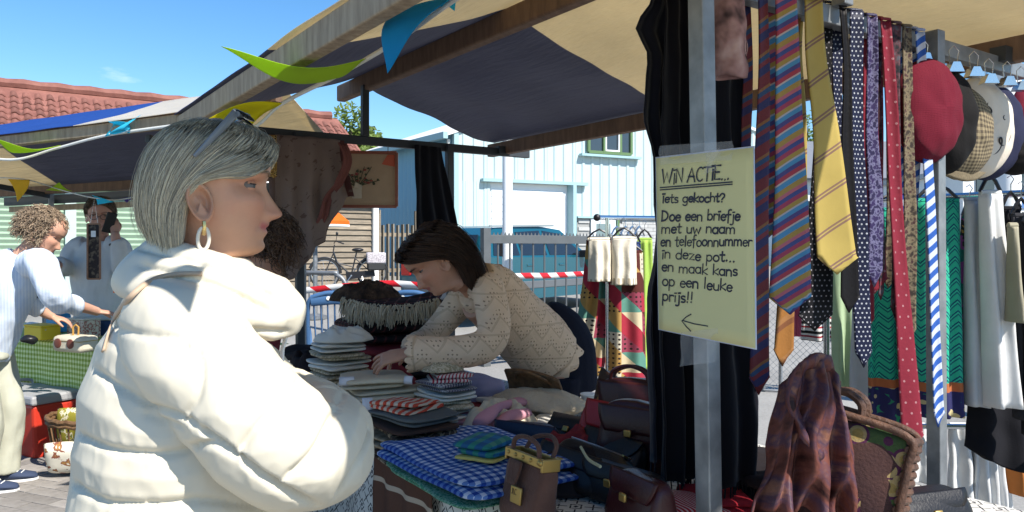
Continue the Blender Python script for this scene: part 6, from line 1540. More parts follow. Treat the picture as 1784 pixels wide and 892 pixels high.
hat('cream felt hat with black cord loops', 1700, 224, 76, 88, 2.64, cloth('cream_felt', (.60, .53, .44), transl=0), ym, loops=True)
hat('navy felt hat behind the cream hat with loops', 1716, 228, 80, 86, 2.72, cloth('navy_felt', (.02, .022, .05), transl=0), ym)
hat('black hat with narrow brim at the right edge', 1766, 268, 50, 38, 2.78, cloth('black_felt'), ym)
hat('red cap peeking out at the right edge behind the others', 1790, 210, 42, 60, 2.86, cloth('red_cap', (.25, .03, .05)), ym)
for i, (px, py) in enumerate(((1655, 118), (1690, 126), (1716, 138), (1748, 142), (1772, 150))):
    t = thing('binder_clip', ['leftmost', 'second', 'third', 'fourth', 'rightmost'][i]+' metal clip on the hat rail', 'clip', PS(px, py, 1.19), 0, 'metal clips on the hat rail'); clip(t, V3((0, -.02, -.02)), 1.5)
# ============================================================ clothes racks
def hanger(par, c, w, rz, m=m_black):
    """hanger centred at c (hook at the rail), w wide"""
    M = Matrix.Translation(c) @ Matrix.Rotation(rz, 4, 'Z'); q = MB()
    q.tube([M @ V3(p) for p in ((-w/2, 0, -.09), (-w*.25, 0, -.05), (0, 0, -.03), (w*.25, 0, -.05), (w/2, 0, -.09))], .007, 6); q.tube([M @ V3(p) for p in ((-w/2, 0, -.09), (w/2, 0, -.09))], .004, 6)
    h = q.build('hanger', m, par)
    q = MB(); q.tube([M @ V3(p) for p in ((0, 0, -.03), (0, 0, .0), (.012, 0, .02), (0, 0, .035), (-.014, 0, .025))], .002, 5); q.build('hook', m_bwire, h)
m_chromeb = mat('rack_chrome', (.55, .6, .66), .18, metal=1, var=.03)
# rack behind the leaning woman
d = 5.0; ra, rb = PX(1040, 379, 5.0), PX(1150, 380, 5.35)
t = thing('clothes_rack', 'chrome clothes rack with patchwork skirts behind the leaning woman', 'clothes rack', V3((ra.x, ra.y, 0))); TL_ = t.location
q = MB(); q.tube([ra-TL_, rb-TL_], .016, 10); q.build('rail', m_chromeb, t)
up = PX(1058, 380, 4.97); q = MB(); q.tube([V3((up.x, up.y, 0))-TL_, up-TL_], .014, 10); q.build('upright', m_chromeb, t)
q = MB(); q.tube([V3((rb.x, rb.y, 0))-TL_, rb-TL_], .014, 10); q.build('upright', m_chromeb, t)
q = MB(); q.tube([V3((up.x-.3, up.y-.2, .03))-TL_, V3((up.x+.3, up.y+.2, .03))-TL_], .014, 8); q.tube([V3((rb.x-.3, rb.y-.2, .03))-TL_, V3((rb.x+.3, rb.y+.2, .03))-TL_], .014, 8); q.build('base', m_chromeb, t)
q = MB(); q.ball(ra-TL_, .024, 10, 8); q.build('end_cap', m_black, t)
m_patch = cloth('patchwork', fn=patches(.085, [(.34, .03, .05), (.09, .025, .02), (.55, .46, .30), (.10, .24, .19), (.42, .25, .08), (.26, .05, .08), (.58, .52, .40)], 1.5))
def garment_drape(label, name, cat, x0, x1, yt, yb, d, m, folds=3, amp=.03, squeeze=.25, grp='clothes on racks', seed=0, hang=True, bottom=None, dd=0, flow=None):
    A, B = PX(x0, yt, d), PX(x1, yt, d+dd); L = A.z-(CZ+(HY-yb)/F*d)
    w = (B-A).length; mid = (A+B)/2; t = thing(name, label, cat, mid, 0, grp)
    q = MB(); N_ = (B-A).cross(V3((0, 0, 1))).normalized()
    def f(u, v):                                                     # closed, flattened tube of cloth
        th = u*2*pi; x = -cos(th)*.5; dep = (.022+.05*v)*sin(th)*(1 if sin(th) > 0 else .6)
        fold = amp*(.3+.7*v)*sin(folds*2*pi*x+seed+v*.8)
        Lb = L*(bottom(x+.5) if bottom else 1)
        o = flow(x+.5, v) if flow else V3((0, 0, 0))
        return (B-A)*x*(1+squeeze*v)+N_*(dep+fold+amp*.5*nz((x*4+seed, v*3, seed)))-V3((0, 0, Lb*v))+o
    q.grid(f, 64, 34, cu=True, uvf=lambda u, v: ((.5-abs(u-.5))*2*w, -v*L)); q.build('fabric', m, t, solid=.003, angle=0)
    q = MB(); q.tube([(A-mid)+(B-A)*.04+V3((0, 0, .004)), (B-mid)-(B-A)*.04+V3((0, 0, .004))], .012, 8); q.build('waistband', m, t)
    if hang: hanger(t, V3((0, 0, .10)), w*.95, atan2((B-A).y, (B-A).x))
    return t
g1 = 'skirts on the far rack'
garment_drape('left patchwork skirt in red and teal hanging behind the white shorts', 'skirt', 'skirt', 1022, 1066, 418, 652, 5.05, m_patch, 3, .03, .55, g1, 1, flow=lambda u, v: V3((-.10*v*v, 0, 0)))
garment_drape('right patchwork skirt with dotted cream panels', 'skirt', 'skirt', 1062, 1120, 440, 668, 4.97, m_patch, 2, .025, .25, g1, 4)
garment_drape('lime green garment at the end of the far rack', 'garment', 'clothes', 1110, 1136, 418, 640, 5.2, cloth('lime_cloth', (.42, .60, .12), transl=.3), 2, .02, .1, g1, 2)
garment_drape('navy garment between skirts on the far rack', 'garment', 'clothes', 1096, 1116, 425, 600, 5.1, cloth('navy_cloth', (.03, .05, .13)), 2, .02, .1, g1, 6)
m_offw = cloth('cream_cotton', (.70, .64, .52), bump=.5, bs=30, bdist=.008)
m_lace = cloth('lace_hem', fn=lambda c: c.mix((c.y+.25).lt(0)*((c.x/.02).frac()-.5).abs().lt(.25), (.72, .66, .54), (.38, .33, .24)), bump=.5, bs=30, bdist=.008)
garment_drape('cream cotton shorts with lace hem on the far rack, left leg', 'shorts', 'shorts', 1026, 1064, 418, 490, 4.92, m_lace, 2, .02, .08, g1, 3, hang=False)
garment_drape('cream cotton shorts with lace hem on the far rack, right leg', 'shorts', 'shorts', 1066, 1108, 416, 496, 4.9, m_lace, 2, .02, .08, g1, 5)
for i, x in enumerate((1075, 1090, 1102, 1114)):
    t2 = thing('coat_hanger', 'wire hanger '+['nearest the upright', 'second from the upright', 'third from the upright', 'farthest from the upright'][i]+' on the chrome rail', 'hanger', PX(x, 379, 5.0+(x-1040)/110*.35), 0, 'bare hangers on the far rack'); hanger(t2, V3((0, 0, -.03)), .36, radians(70), m_bwire)
# right rack behind the stall
ra, rb = PX(1440, 352, 3.9), PX(1830, 335, 2.9); t = thing('clothes_rack', 'clothes rack with green wraps and white trousers behind the tie rail', 'clothes rack', V3((ra.x, ra.y, 0))); TL_ = t.location
q = MB(); q.tube([ra-TL_, rb-TL_], .015, 10); q.build('rail', m_chromeb, t)
for p_ in (ra, rb):
    q = MB(); q.tube([V3((p_.x, p_.y, 0))-TL_, p_-TL_], .015, 10); q.build('upright', m_chromeb, t)
    q = MB(); q.tube([V3((p_.x-.2, p_.y-.25, .03))-TL_, V3((p_.x+.2, p_.y+.25, .03))-TL_], .015, 8); q.build('foot', m_chromeb, t)
lr0, lr1 = PX(1520, 742, 3.75), PX(1830, 745, 3.3)
q = MB(); q.tube([lr0-TL_, lr1-TL_], .013, 8); q.build('lower_rail', m_chromeb, t)
for p_, q_ in ((lr0, ra), (lr1, rb)):
    q = MB(); q.tube([p_-TL_, V3((q_.x, q_.y, p_.z))-TL_], .012, 8); q.build('strut', m_chromeb, t)
def green_col(c):
    z = ((c.x/.036).frac()-.5).abs()*1.3+c.y/.042
    base = c.ramp(z.frac(), [(0, (.03, .40, .25)), (.52, (.015, .11, .14)), (.68, (.04, .46, .29)), (.84, (.01, .06, .12))])
    bord = c.y.lt(-.72); leaf = c.ramp(c.voro(26), [(0, (.5, .42, .22)), (.3, (.03, .03, .10)), (.8, (.03, .22, .12))])
    b2 = c.y.lt(-.70)*c.y.gt(-.735)
    return c.mix(b2, c.mix(bord, base, leaf), (.42, .13, .05))
m_gz = cloth('green_zigzag', fn=green_col, transl=.1)
g2_ = 'clothes on the right rack'
garment_drape('green zigzag wrap with dark leafy border in full view', 'wrap_skirt', 'skirt', 1592, 1672, 352, 722, 3.02, m_gz, 3, .016, .12, g2_, 1)
garment_drape('green zigzag wrap partly hidden behind the crimson tie', 'wrap_skirt', 'skirt', 1512, 1588, 368, 760, 3.25, m_gz, 2.5, .02, .05, g2_, 3)
m_multi2 = cloth('teal_floral', fn=blotch(9, [(.35, (.02, .12, .11)), (.47, (.25, .05, .20)), (.56, (.03, .03, .03)), (.66, (.45, .24, .06))], 'CONSTANT'))
garment_drape('teal and purple floral garment between wrap and white trousers', 'garment', 'clothes', 1676, 1702, 380, 664, 3.1, m_multi2, 1.5, .015, .1, g2_, 2)
m_greyw = cloth('pale_grey_linen', (.52, .54, .56), transl=.2); m_whit = cloth('white_linen', (.74, .74, .73), transl=.25)
garment_drape('pale grey linen trousers beside the white pair', 'trousers', 'trousers', 1680, 1712, 350, 704, 3.0, m_greyw, 1.5, .015, .12, g2_, 5, hang=False)
garment_drape('white linen trousers on the right rack', 'trousers', 'trousers', 1706, 1744, 338, 706, 2.93, m_whit, 1.5, .02, .42, g2_, 4, flow=lambda u, v: V3((.035*v, 0, 0)))
m_blk = cloth('black_wool', (.010, .010, .013), transl=0)
for i, x in enumerate((1744, 1762, 1782)):
    garment_drape(['black jacket next to the white trousers', 'second dark jacket from the white trousers', 'dark jacket cut off by the right edge'][i], 'jacket', 'jacket', x, x+34, 366+i*12, 700+i*30, 2.98-.05*i, cloth('charcoal_wool', (.03, .03, .035), transl=0) if i == 1 else m_blk, 1.5, .02, .3, g2_, 6+i, flow=lambda u, v: V3((.03*v, 0, 0)))
garment_drape('khaki shirt between the dark jackets', 'shirt', 'shirt', 1756, 1772, 395, 560, 2.86, cloth('khaki_cotton', (.36, .33, .24)), 1, .01, .2, g2_, 9, hang=False)
garment_drape('black skirt on the lower right of the rack', 'skirt', 'skirt', 1690, 1800, 690, 808, 3.12, m_blk, 2, .02, .1, g2_, 11, hang=False, bottom=lambda u: .75+.3*sin(u*2.4))
g3 = 'clothes on the lower rail'
garment_drape('long white cotton skirt on the lower rail', 'skirt', 'skirt', 1652, 1700, 742, 868, 3.55, m_whit, 2, .025, .1, g3, 1, hang=False)
garment_drape('white pleated skirt at the end of the lower rail', 'skirt', 'skirt', 1698, 1752, 742, 882, 3.5, m_whit, 4, .02, .08, g3, 2, hang=False)
garment_drape('rust orange garment on the lower rail at right', 'garment', 'clothes', 1752, 1790, 742, 856, 3.48, cloth('rust_cloth', (.42, .15, .04)), 2, .02, .1, g3, 3, hang=False)
garment_drape('orange strip of clothing beside the lower post', 'garment', 'clothes', 1562, 1580, 742, 855, 3.7, cloth('rust_cloth'), 1, .015, .1, g3, 4, hang=False)
garment_drape('white trousers on the lower rail left of the post', 'trousers', 'trousers', 1580, 1612, 742, 835, 3.66, m_whit, 1.5, .02, .1, g3, 5, hang=False)
garment_drape('grey lilac garment on the lower rail, leftmost', 'garment', 'clothes', 1534, 1562, 742, 850, 3.74, cloth('lilac_grey', (.30, .28, .36)), 3, .015, .1, g3, 6, hang=False)
garment_drape('pale green trousers hanging behind the ties', 'trousers', 'trousers', 1450, 1492, 470, 682, 3.85, cloth('mint_cotton', (.48, .62, .40), transl=.3), 2, .02, .05, g2_, 12, hang=False)
garment_drape('light grey trousers beside the pale green pair', 'trousers', 'trousers', 1484, 1516, 430, 690, 3.7, m_greyw, 1.5, .02, .05, g2_, 13)
garment_drape('pink top behind the black dotted tie', 'top', 'clothes', 1380, 1412, 500, 585, 4.3, cloth('pink_cotton', (.55, .12, .2)), 2, .02, .05, g2_, 14, hang=False)
garment_drape('black, white and red striped top behind the ties', 'top', 'clothes', 1398, 1446, 500, 592, 4.2, cloth('stripe_knit', fn=stripes(.05, [(0, (.02, .02, .02)), (.3, (.6, .58, .55)), (.6, (.3, .04, .05)), (.8, (.6, .58, .55))], pi/2)), 2, .02, .05, g2_, 15, hang=False)
ra2, rb2 = PX(1360, 492, 4.4), PX(1460, 486, 4.1); t = thing('clothes_rack', 'small low rack behind the ties holding striped and pink tops', 'clothes rack', V3((ra2.x, ra2.y, 0))); TL_ = t.location
q = MB(); q.tube([ra2-TL_, rb2-TL_], .012, 8); q.build('rail', m_chromeb, t)
for p_ in (ra2, rb2):
    q = MB(); q.tube([V3((p_.x, p_.y, 0))-TL_, p_-TL_], .012, 8); q.build('upright', m_chromeb, t)
# ============================================================ goods on the long table
def spw(x, e): return math.copysign(abs(x)**e, x)
def folded(label, px, py, w, l, h, rz, m, z0=TZ+.006, layers=2, name='folded_cloth', cat='cloth', group=None, e=.26, fold=.011, seed=0, slip=.014, at=None, tilt=0):
    """folded cloth: soft layers with rounded folds; px,py is the centre of its underside"""
    c = V3(at) if at is not None else PZ(px, py, z0); t_ = MB(); r = random.Random(seed); lh = h/layers
    for k in range(layers):
        ox, oy, ow = r.uniform(-slip, slip), r.uniform(-slip, slip), 1-r.uniform(0, .05)
        def f(u, v):
            a, b = u*2*pi, (v-.5)*pi; cx_ = spw(cos(a), e)*spw(cos(b), .35); cy_ = spw(sin(a), e)*spw(cos(b), .35)
            x, y = cx_*w/2*ow+ox, cy_*l/2*ow+oy; z = lh*k+lh*.5*(1+.98*spw(sin(b), .7))
            x += .022*nz((y*5, k*.7, seed+11)); y += .022*nz((x*5, k*.7, seed+17))
            nn = nz((x*7+seed, y*7, k*1.5)); x += fold*.8*nz((y*14, z*30, seed)); y += fold*.8*nz((x*14, z*30, seed+3))
            return V3((x, y, z*(1+.10*nn)+fold*nn*(.3 if b < 0 else 1)*(k+1)/layers+tilt*x))
        t_.grid(f, 56, 16, cu=True, uvf=lambda u, v: (spw(cos(u*2*pi), e)*spw(cos((v-.5)*pi), .35)*w/2, spw(sin(u*2*pi), e)*spw(cos((v-.5)*pi), .35)*l/2+(v-.5)*lh))
    o = t_.build(name, m, None, angle=0); o.location = c; o.rotation_euler = (0, 0, rz); return tag(o, label, cat, group)
AU = TH+pi/2                                                       # rz that lays local x along the stall
gs = 'folded linens in piles on the table'
m_lin = cloth('ecru_linen', (.64, .56, .42), bump=.5, bs=50); m_linw = cloth('white_linen_fold', (.72, .69, .62), bump=.4, bs=50)
m_botan = cloth('botanical_print', fn=blotch(60, [(.45, (.58, .50, .37)), (.55, (.26, .22, .13)), (.62, (.58, .50, .38))]))
# far pile of plaids and furs
m_dkplaid = cloth('dark_plaid', fn=lambda c: c.ramp(((c.x/.05).frac().gt(.8)+(c.y/.05).frac().gt(.8))*.5, [(0, (.025, .018, .018)), (.4, (.10, .03, .03)), (.8, (.14, .12, .1))]))
m_fur = cloth('dark_fur', fn=blotch(14, [(.35, (.03, .02, .015)), (.6, (.10, .06, .04)), (.75, (.20, .14, .1))]), bump=1, bs=120, bdist=.01)
m_redwool = cloth('red_wool', (.22, .03, .035)); m_darkwool = cloth('dark_wool', (.025, .02, .022))
c_ = PX(640, 0, 3.85); zt = TZ+.006
folded('dark wool blanket at the bottom of the far pile', 0, 0, .62, .46, .10, AU, m_darkwool, at=(PX(655, 0, 3.8).x, 3.8, zt), layers=2, cat='blanket', group='blankets in the far pile', name='blanket', seed=1)
folded('bright red wool blanket in the far pile', 0, 0, .54, .42, .09, AU+.1, m_redwool, at=(PX(668, 0, 3.8).x, 3.8, zt+.11), layers=2, cat='blanket', group='blankets in the far pile', name='blanket', seed=2)
folded('maroon and black plaid throw in the far pile', 0, 0, .50, .40, .09, AU-.1, m_dkplaid, at=(PX(672, 0, 3.82).x, 3.82, zt+.21), layers=2, cat='blanket', group='blankets in the far pile', name='blanket', seed=3)
folded('dark brown fur throw on top of the far pile', 0, 0, .46, .36, .10, AU+.05, m_fur, at=(PX(676, 0, 3.82).x, 3.82, zt+.31), layers=2, cat='blanket', group='blankets in the far pile', name='blanket', seed=4, fold=.012)
folded('dark green and black jacket heaped at the left of the far pile', 0, 0, .36, .30, .17, AU, m_darkwool, at=(PX(565, 0, 3.75).x, 3.75, zt), layers=3, cat='jacket', name='folded_jacket', seed=6, fold=.02)
folded('crimson cardigan lying before the fur throw', 0, 0, .26, .2, .13, AU+.6, m_redwool, at=(PX(600, 0, 3.6).x, 3.6, zt+.0), layers=2, cat='cardigan', name='folded_cardigan', seed=7, fold=.015)
# cream tassel fringe of the throw
t = thing('fringed_plaid', 'plaid with long cream tassel fringe draped over the far pile', 'plaid', PX(672, 560, 3.62)); L_ = t.location.copy()
q = MB(); P_ = [PX(596, 524, 3.62), PX(640, 536, 3.5), PX(700, 538, 3.48), PX(764, 526, 3.55)]
q.grid(lambda u, v: spl(P_, u)-L_+V3((0, .30*v, .035*sin(v*pi*.6)+.02*nz((u*4, v*3, 2)))), 30, 12, uvf=lambda u, v: (u*.5, v*.25)); q.build('cloth', m_dkplaid, t, solid=.01)
rr = random.Random(8); q = MB()
for i in range(520):
    u = rr.random(); p = spl(P_, u)-L_+V3((0, rr.uniform(-.01, .03), rr.uniform(-.005, .02))); o = V3((rr.uniform(-.03, .03), rr.uniform(-.03, -.005), 0)); L = rr.uniform(.04, .095)
    q.tube([p, p+o*.6+V3((0, 0, -L*.35)), p+o+V3((0, 0, -L))], [.0035, .003, .0012], 4)
tag(q.build('fringe', cloth('cream_fringe', (.46, .40, .30)), t), kind='stuff')
# linen piles
for i in range(7):
    folded(['bottom', 'second', 'third', 'middle', 'fifth', 'sixth', 'top'][i]+' botanical print cloth of the left linen pile', 0, 0, .24-.006*i, .20, .034, AU+.3*sin(i*2), m_linw if i in (4, 6) else m_botan, at=(PX(590, 0, 3.28).x+.006*sin(i*3), 3.28, zt+i*.037), layers=2, group=gs, seed=10+i)
for i in range(4):
    folded(['bottom', 'second', 'third', 'top'][i]+' ecru linen cloth under the leaning woman\'s hand', 0, 0, .30-.012*i, .25, .042, AU+.35*sin(i*1.7), m_lin, at=(PX(655, 0, 2.98).x, 2.96+.01*sin(i), zt+i*.043), layers=2, group=gs, seed=20+i, fold=.008)
m_tag = mat('price_tag_paper', (.62, .62, .66), .7, var=.04)
def ptag(label, px, py, d, w=.055, h=.032, rz=.2):
    q = MB(); q.grid(lambda u, v: V3(((u-.5)*w, -.006*sin(v*3), (v-.5)*h)), 4, 4); o = q.build('price_tag', m_tag, None, solid=.001); o.location = PX(px, py, d); o.rotation_euler = (-.25, 0, rz); tag(o, label, 'price tag', 'price tags')
ptag('white price tag on the ecru linens, left of the hand', 604, 664, 2.82); ptag('small white price tag below the right of the hand', 712, 662, 2.83, .035, .03, -.4); ptag('white price tag hanging before the red potholder pile', 640, 706, 2.62, .035, .05)
m_redcheck = cloth('red_check', fn=gingham(.012, (.6, .55, .52), (.25, .03, .05))); m_redstripe = cloth('red_stripe', fn=stripes(.014, [(0, (.62, .57, .54)), (.55, (.36, .03, .06))], pi/2)); m_navcheck = cloth('navy_check', fn=gingham(.012, (.58, .56, .55), (.05, .04, .09)))
for i, (m_, lb) in enumerate(((m_linw, 'bottom white tea towel of the striped pile'), (m_linw, 'second white tea towel of the striped pile'), (m_botan, 'printed tea towel in the middle of the striped pile'), (m_linw, 'plain white tea towel under the checked one'), (m_navcheck, 'dark checked tea towel near the top of the pile'), (m_redstripe, 'red and white striped tea towel on top of the pile'))):
    folded(lb, 0, 0, .25-.012*i, .19-.008*i, .030, AU+.25*sin(i*2.2), m_, at=(PX(772+2*i, 0, 2.9).x, 2.9, zt+i*.0315), layers=2, group=gs, seed=30+i)
m_lilac = cloth('lilac_knit', (.36, .34, .50)); folded('lilac knit bundle behind the tea towels', 0, 0, .16, .14, .12, AU, m_lilac, at=(PX(842, 0, 3.2).x, 3.2, zt), layers=1, name='knit_bundle', cat='knitwear', seed=41, fold=.02, e=.6)
folded('red scarf tucked beside the tea towel pile', 0, 0, .24, .10, .05, AU-.5, m_redwool, at=(PX(826, 0, 2.98).x, 2.98, zt), layers=1, name='folded_scarf', cat='scarf', seed=42, fold=.012, e=.5)
folded('white crocheted napkins beside the lilac bundle', 0, 0, .2, .16, .06, AU+.3, m_linw, at=(PX(880, 0, 3.05).x, 3.05, zt), layers=3, name='napkin_pile', cat='napkins', seed=43)
m_ratdark = mat('dark_rattan', rough=.6, var=.25, bump=.9, bdist=.004, fn=lambda c: c.ramp(c.noise(40, 3), [(.3, (.045, .02, .012)), (.7, (.12, .055, .03))], 'LINEAR'), bs=130)
m_braid = mat('rattan', rough=.7, var=.2, bump=.9, bdist=.004, fn=lambda c: c.ramp(c.noise(40, 3), [(.3, (.09, .045, .02)), (.7, (.20, .11, .05))], 'LINEAR'), bs=130)
q = MB(); hb = PX(925, 660, 3.05); q.grid(lambda u, v: V3(((u-.5)*.24, .05*sin(v*pi)*(1-.3*v), v*.17*(1-.35*(u-.3)**2))), 16, 12); t = thing('wicker_bag', 'small woven brown wicker bag beside the leaning woman\'s hip', 'bag', V3((hb.x, hb.y, TZ+.006)), -.5)
q.build('body', m_braid, t, solid=.012); q = MB(); q.tube(path([(-.08, .02, .13), (-.05, -.03, .16), (0, -.04, .17), (.06, -.03, .15), (.08, .02, .12)], 18), .006, 6); q.build('handle', m_braid, t)
# dark pile with red potholder on top
pz_ = (PX(722, 0, 2.42).x, 2.42)
m_brownp = cloth('brown_print', fn=blotch(30, [(.42, (.06, .04, .03)), (.52, (.30, .22, .14)), (.6, (.10, .06, .04))], 'CONSTANT')); m_tanch = cloth('tan_check', fn=gingham(.04, (.40, .31, .21), (.24, .17, .10)))
for i, (m_, lb, w, l, h) in enumerate(((m_brownp, 'brown leaf print cloth at the bottom of the potholder pile', .34, .26, .035), (m_tanch, 'rolled tan checked cloth in the potholder pile', .32, .24, .038), (m_brownp, 'brown patterned cloth above the tan check', .28, .22, .024), (cloth('dark_brown_cloth', (.06, .035, .028)), 'dark brown folded cloth in the potholder pile', .27, .22, .021), (cloth('slate_cloth', (.10, .11, .11), rough=.6), 'slate grey satin cloth under the potholders', .27, .21, .032))):
    folded(lb, 0, 0, w, l, h, AU+.14*sin(i*2.1), m_, at=(*pz_, zt+(0, .034, .070, .095, .117)[i]), layers=2 if h > .03 else 1, group=gs, seed=50+i)
m_pot = cloth('potholder', fn=stripes(.026, [(0, (.55, .46, .36)), (.5, (.50, .07, .04))], .3, .35), bump=.8, bs=120)
for i in range(2): folded(['lower', 'upper'][i]+' red and cream crocheted potholder on the dark pile', 0, 0, .2-.02*i, .18-.02*i, .012, AU+.2+.2*i, m_pot, at=(pz_[0]-.03, pz_[1]+.02, zt+.150+i*.013), layers=1, group='crocheted potholders', name='potholder', cat='potholder', seed=60+i)
# blue gingham over green cloth at the front edge
m_bg = cloth('blue_gingham', fn=gingham(.027, (.50, .56, .68), (.015, .05, .27), (.10, .19, .45))); m_gp = cloth('green_print', fn=blotch(95, [(.42, (.05, .22, .13)), (.52, (.25, .42, .30)), (.6, (.04, .17, .10))]))
p = PZ(818, 842, TZ)
folded('mint green printed cloth folded under the blue gingham', 0, 0, .50, .30, .036, AU-.04, m_gp, at=(p.x-.01, p.y-.005, zt), layers=2, seed=70)
folded('blue and white gingham tablecloth folded on the table edge', 0, 0, .56, .42, .05, AU+.02, m_bg, at=(p.x+.03, p.y+.02, zt+.038), layers=2, seed=71, fold=.008)
m_tart = cloth('blue_green_tartan', fn=lambda c: c.ramp(((c.x/.04).frac().gt(.55)+(c.y/.04).frac().gt(.55)*2)/3.01, [(0, (.02, .10, .22)), (.3, (.03, .20, .16)), (.6, (.02, .15, .30)), (.9, (.07, .25, .18))]), rough=.5)
p = PZ(845, 800, TZ+.09)
folded('yellow napkin under the tartan scarf', 0, 0, .13, .12, .008, AU+.5, cloth('yellow_napkin', (.55, .46, .14)), at=(p.x-.01, p.y, zt+.091), layers=1, seed=72, name='napkin', cat='napkin')
folded('blue and green tartan silk scarf lying on the gingham', 0, 0, .12, .11, .042, AU+.3, m_tart, at=(p.x, p.y, zt+.1), layers=2, seed=73, name='folded_scarf', cat='scarf')
# pink scarf, runner cloths, cream fleece
m_pinks = cloth('pink_cotton_scarf', (.62, .31, .37))
p = PZ(828, 742, TZ); folded('pink cotton cloth spread behind the blue gingham', 0, 0, .30, .22, .045, AU-.4, m_pinks, at=(p.x, p.y+.1, zt), layers=1, seed=80, fold=.012)
q = MB(); pa, pb = PZ(833, 740, TZ+.07), PZ(905, 700, TZ+.07); q.tube(path([pa, pa.lerp(pb, .4)+V3((0, 0, .02)), pb], 16), [(.022+.012*sin(i*.5), .018) for i in range(16)], 14); tag(q.build('rolled_scarf', m_pinks, None, angle=0), 'rolled pink scarf lying across the pink cloth', 'scarf')
q = MB(); pa, pb = PZ(860, 748, TZ+.04), PZ(915, 720, TZ+.05); q.tube(path([pa, pa.lerp(pb, .5)+V3((0, 0, .015)), pb], 14), [(.03, .02)]*14, 14); tag(q.build('rolled_scarf', m_pinks, None, angle=0), 'second pink roll in front of the rolled scarf', 'scarf')
m_runner = cloth('lettered_runner', fn=lambda c: c.mix((c.noise(60, 2).gt(.56))*(c.y.abs().lt(.02)), (.46, .42, .35), (.10, .05, .05)))
folded('white cloth with red lettering before the pink scarf', 0, 0, .34, .07, .03, AU-.95, m_runner, at=(PZ(895, 752, TZ).x, PZ(895, 752, TZ).y, zt), layers=1, seed=82, name='table_runner')
folded('cream runner lying beside the black bags', 0, 0, .38, .08, .022, AU-.95, m_linw, at=(PZ(925, 757, TZ).x+.03, PZ(925, 757, TZ).y+.05, zt), layers=1, seed=83, name='table_runner')
m_fleece = cloth('cream_fleece', (.66, .56, .42), bump=1.0, bs=75, bdist=.012)
q = MB(); p = PZ(938, 715, TZ+.02)
q.grid(lambda u, v: V3((.19*cos(u*2*pi)*sin(v*pi)**.7*(1+.12*nz((u*6, v*4, 3))), .10*sin(u*2*pi)*sin(v*pi)**.7*(1+.12*nz((u*6, v*4, 5))), .045-.05*cos(v*pi)+.014*nz((cos(u*6.28)*3, sin(u*6.28)*3, v*5)))), 60, 30, cu=True, uvf=lambda u, v: (u, v*.3)); o = q.build('fleece', m_fleece, None, angle=0); o.location = (p.x, p.y, TZ+.006); o.rotation_euler = (0, 0, -.35); tag(o, 'cream crocheted fleece heaped beside the pink scarf', 'fleece')
p = PZ(1025, 722, TZ); t = thing('cup', 'white cup standing by the dark red handbags', 'cup', (p.x, p.y, TZ+.004)); q = MB(); q.lathe([(.022, 0), (.027, .04), (.030, .075), (.031, .077), (.028, .075), (.025, .04), (.02, .006)], 24); q.build('body', mat('white_ceramic', (.62, .6, .56), .4), t); q = MB(); q.lathe([(.0312, .074), (.033, .077), (.0312, .08)], 24); q.build('rim', m_white, t)

# loose crumpled pieces between the piles
def crumple(label, px, d, z, w, l, h, rz, m, seed, name='crumpled_cloth', cat='cloth'):
    q = MB()
    def f(u, v):
        r = v**.8; a = u*2*pi; k = 1+.22*nz((cos(a)*1.3, sin(a)*1.3, seed)); x, y = cos(a)*r*k, sin(a)*r*k
        rid = 1-2*abs(nz((x*1.6+seed, y*1.6, seed*.7))); rid2 = 1-2*abs(nz((x*3.4, y*3.4+seed, 2)))
        return V3((x*w/2, y*l/2, max(.002, h*((1-r*r)**.5*.6+.30*rid*(1-r**3)+.15*rid2*(1-r**4)))))
    q.grid(f, 64, 30, cu=True, uvf=lambda u, v: (cos(u*2*pi)*v*w*.7, sin(u*2*pi)*v*l*.7)); o = q.build(name, m, None, solid=.004, angle=0); o.location = (PX(px, 0, d).x, d, z); o.rotation_euler = (0, 0, rz); return tag(o, label, cat, 'loose crumpled cloths on the table')
crumple('crumpled ecru cloth beside the leaning woman\'s cuff', 706, 3.02, zt, .30, .22, .13, .4, m_lin, 1)
crumple('crumpled white cloth on top of the left linen pile', 598, 3.26, zt+.262, .24, .19, .07, .2, m_linw, 2)
crumple('crumpled cream lace on the striped tea towel pile', 770, 2.92, zt+.192, .17, .14, .045, 1.0, m_botan, 3)
crumple('crumpled beige cloth between pink scarf and fleece', 868, 2.82, zt, .28, .20, .10, .5, m_lin, 4)
crumple('crumpled dark red cloth at the foot of the far pile', 655, 3.5, zt, .40, .24, .16, .2, m_redwool, 5)
crumple('crumpled black cloth at the left end of the far pile', 556, 3.55, zt, .36, .26, .22, .1, m_darkwool, 6)
crumple('crumpled grey fur collar on top of the far pile', 640, 3.74, zt+.40, .34, .24, .10, .3, m_fur, 7)
crumple('crumpled brown print cloth beside the rolled tan cloth', 690, 2.62, zt, .24, .2, .10, .3, m_brownp, 8)
crumple('crumpled black lining between the handbags', 1000, 2.15, zt, .34, .26, .09, .6, m_darkwool, 9)
crumple('crumpled maroon scarf behind the red purse', 1010, 2.4, zt, .30, .2, .10, .2, m_redwool, 10)
m_bord = cloth('brown_border', fn=lambda c: c.mix((c.y+.10).abs().lt(.008), (.10, .05, .035), (.42, .34, .26)), transl=0)
drape('hanging_scarf', 'brown scarf with pale stripe hanging over the table front edge', 'scarf', [S(2.32, 1.05, .735), S(1.92, 1.05, .735)], .34, m_bord, 3, .012, seed=3)
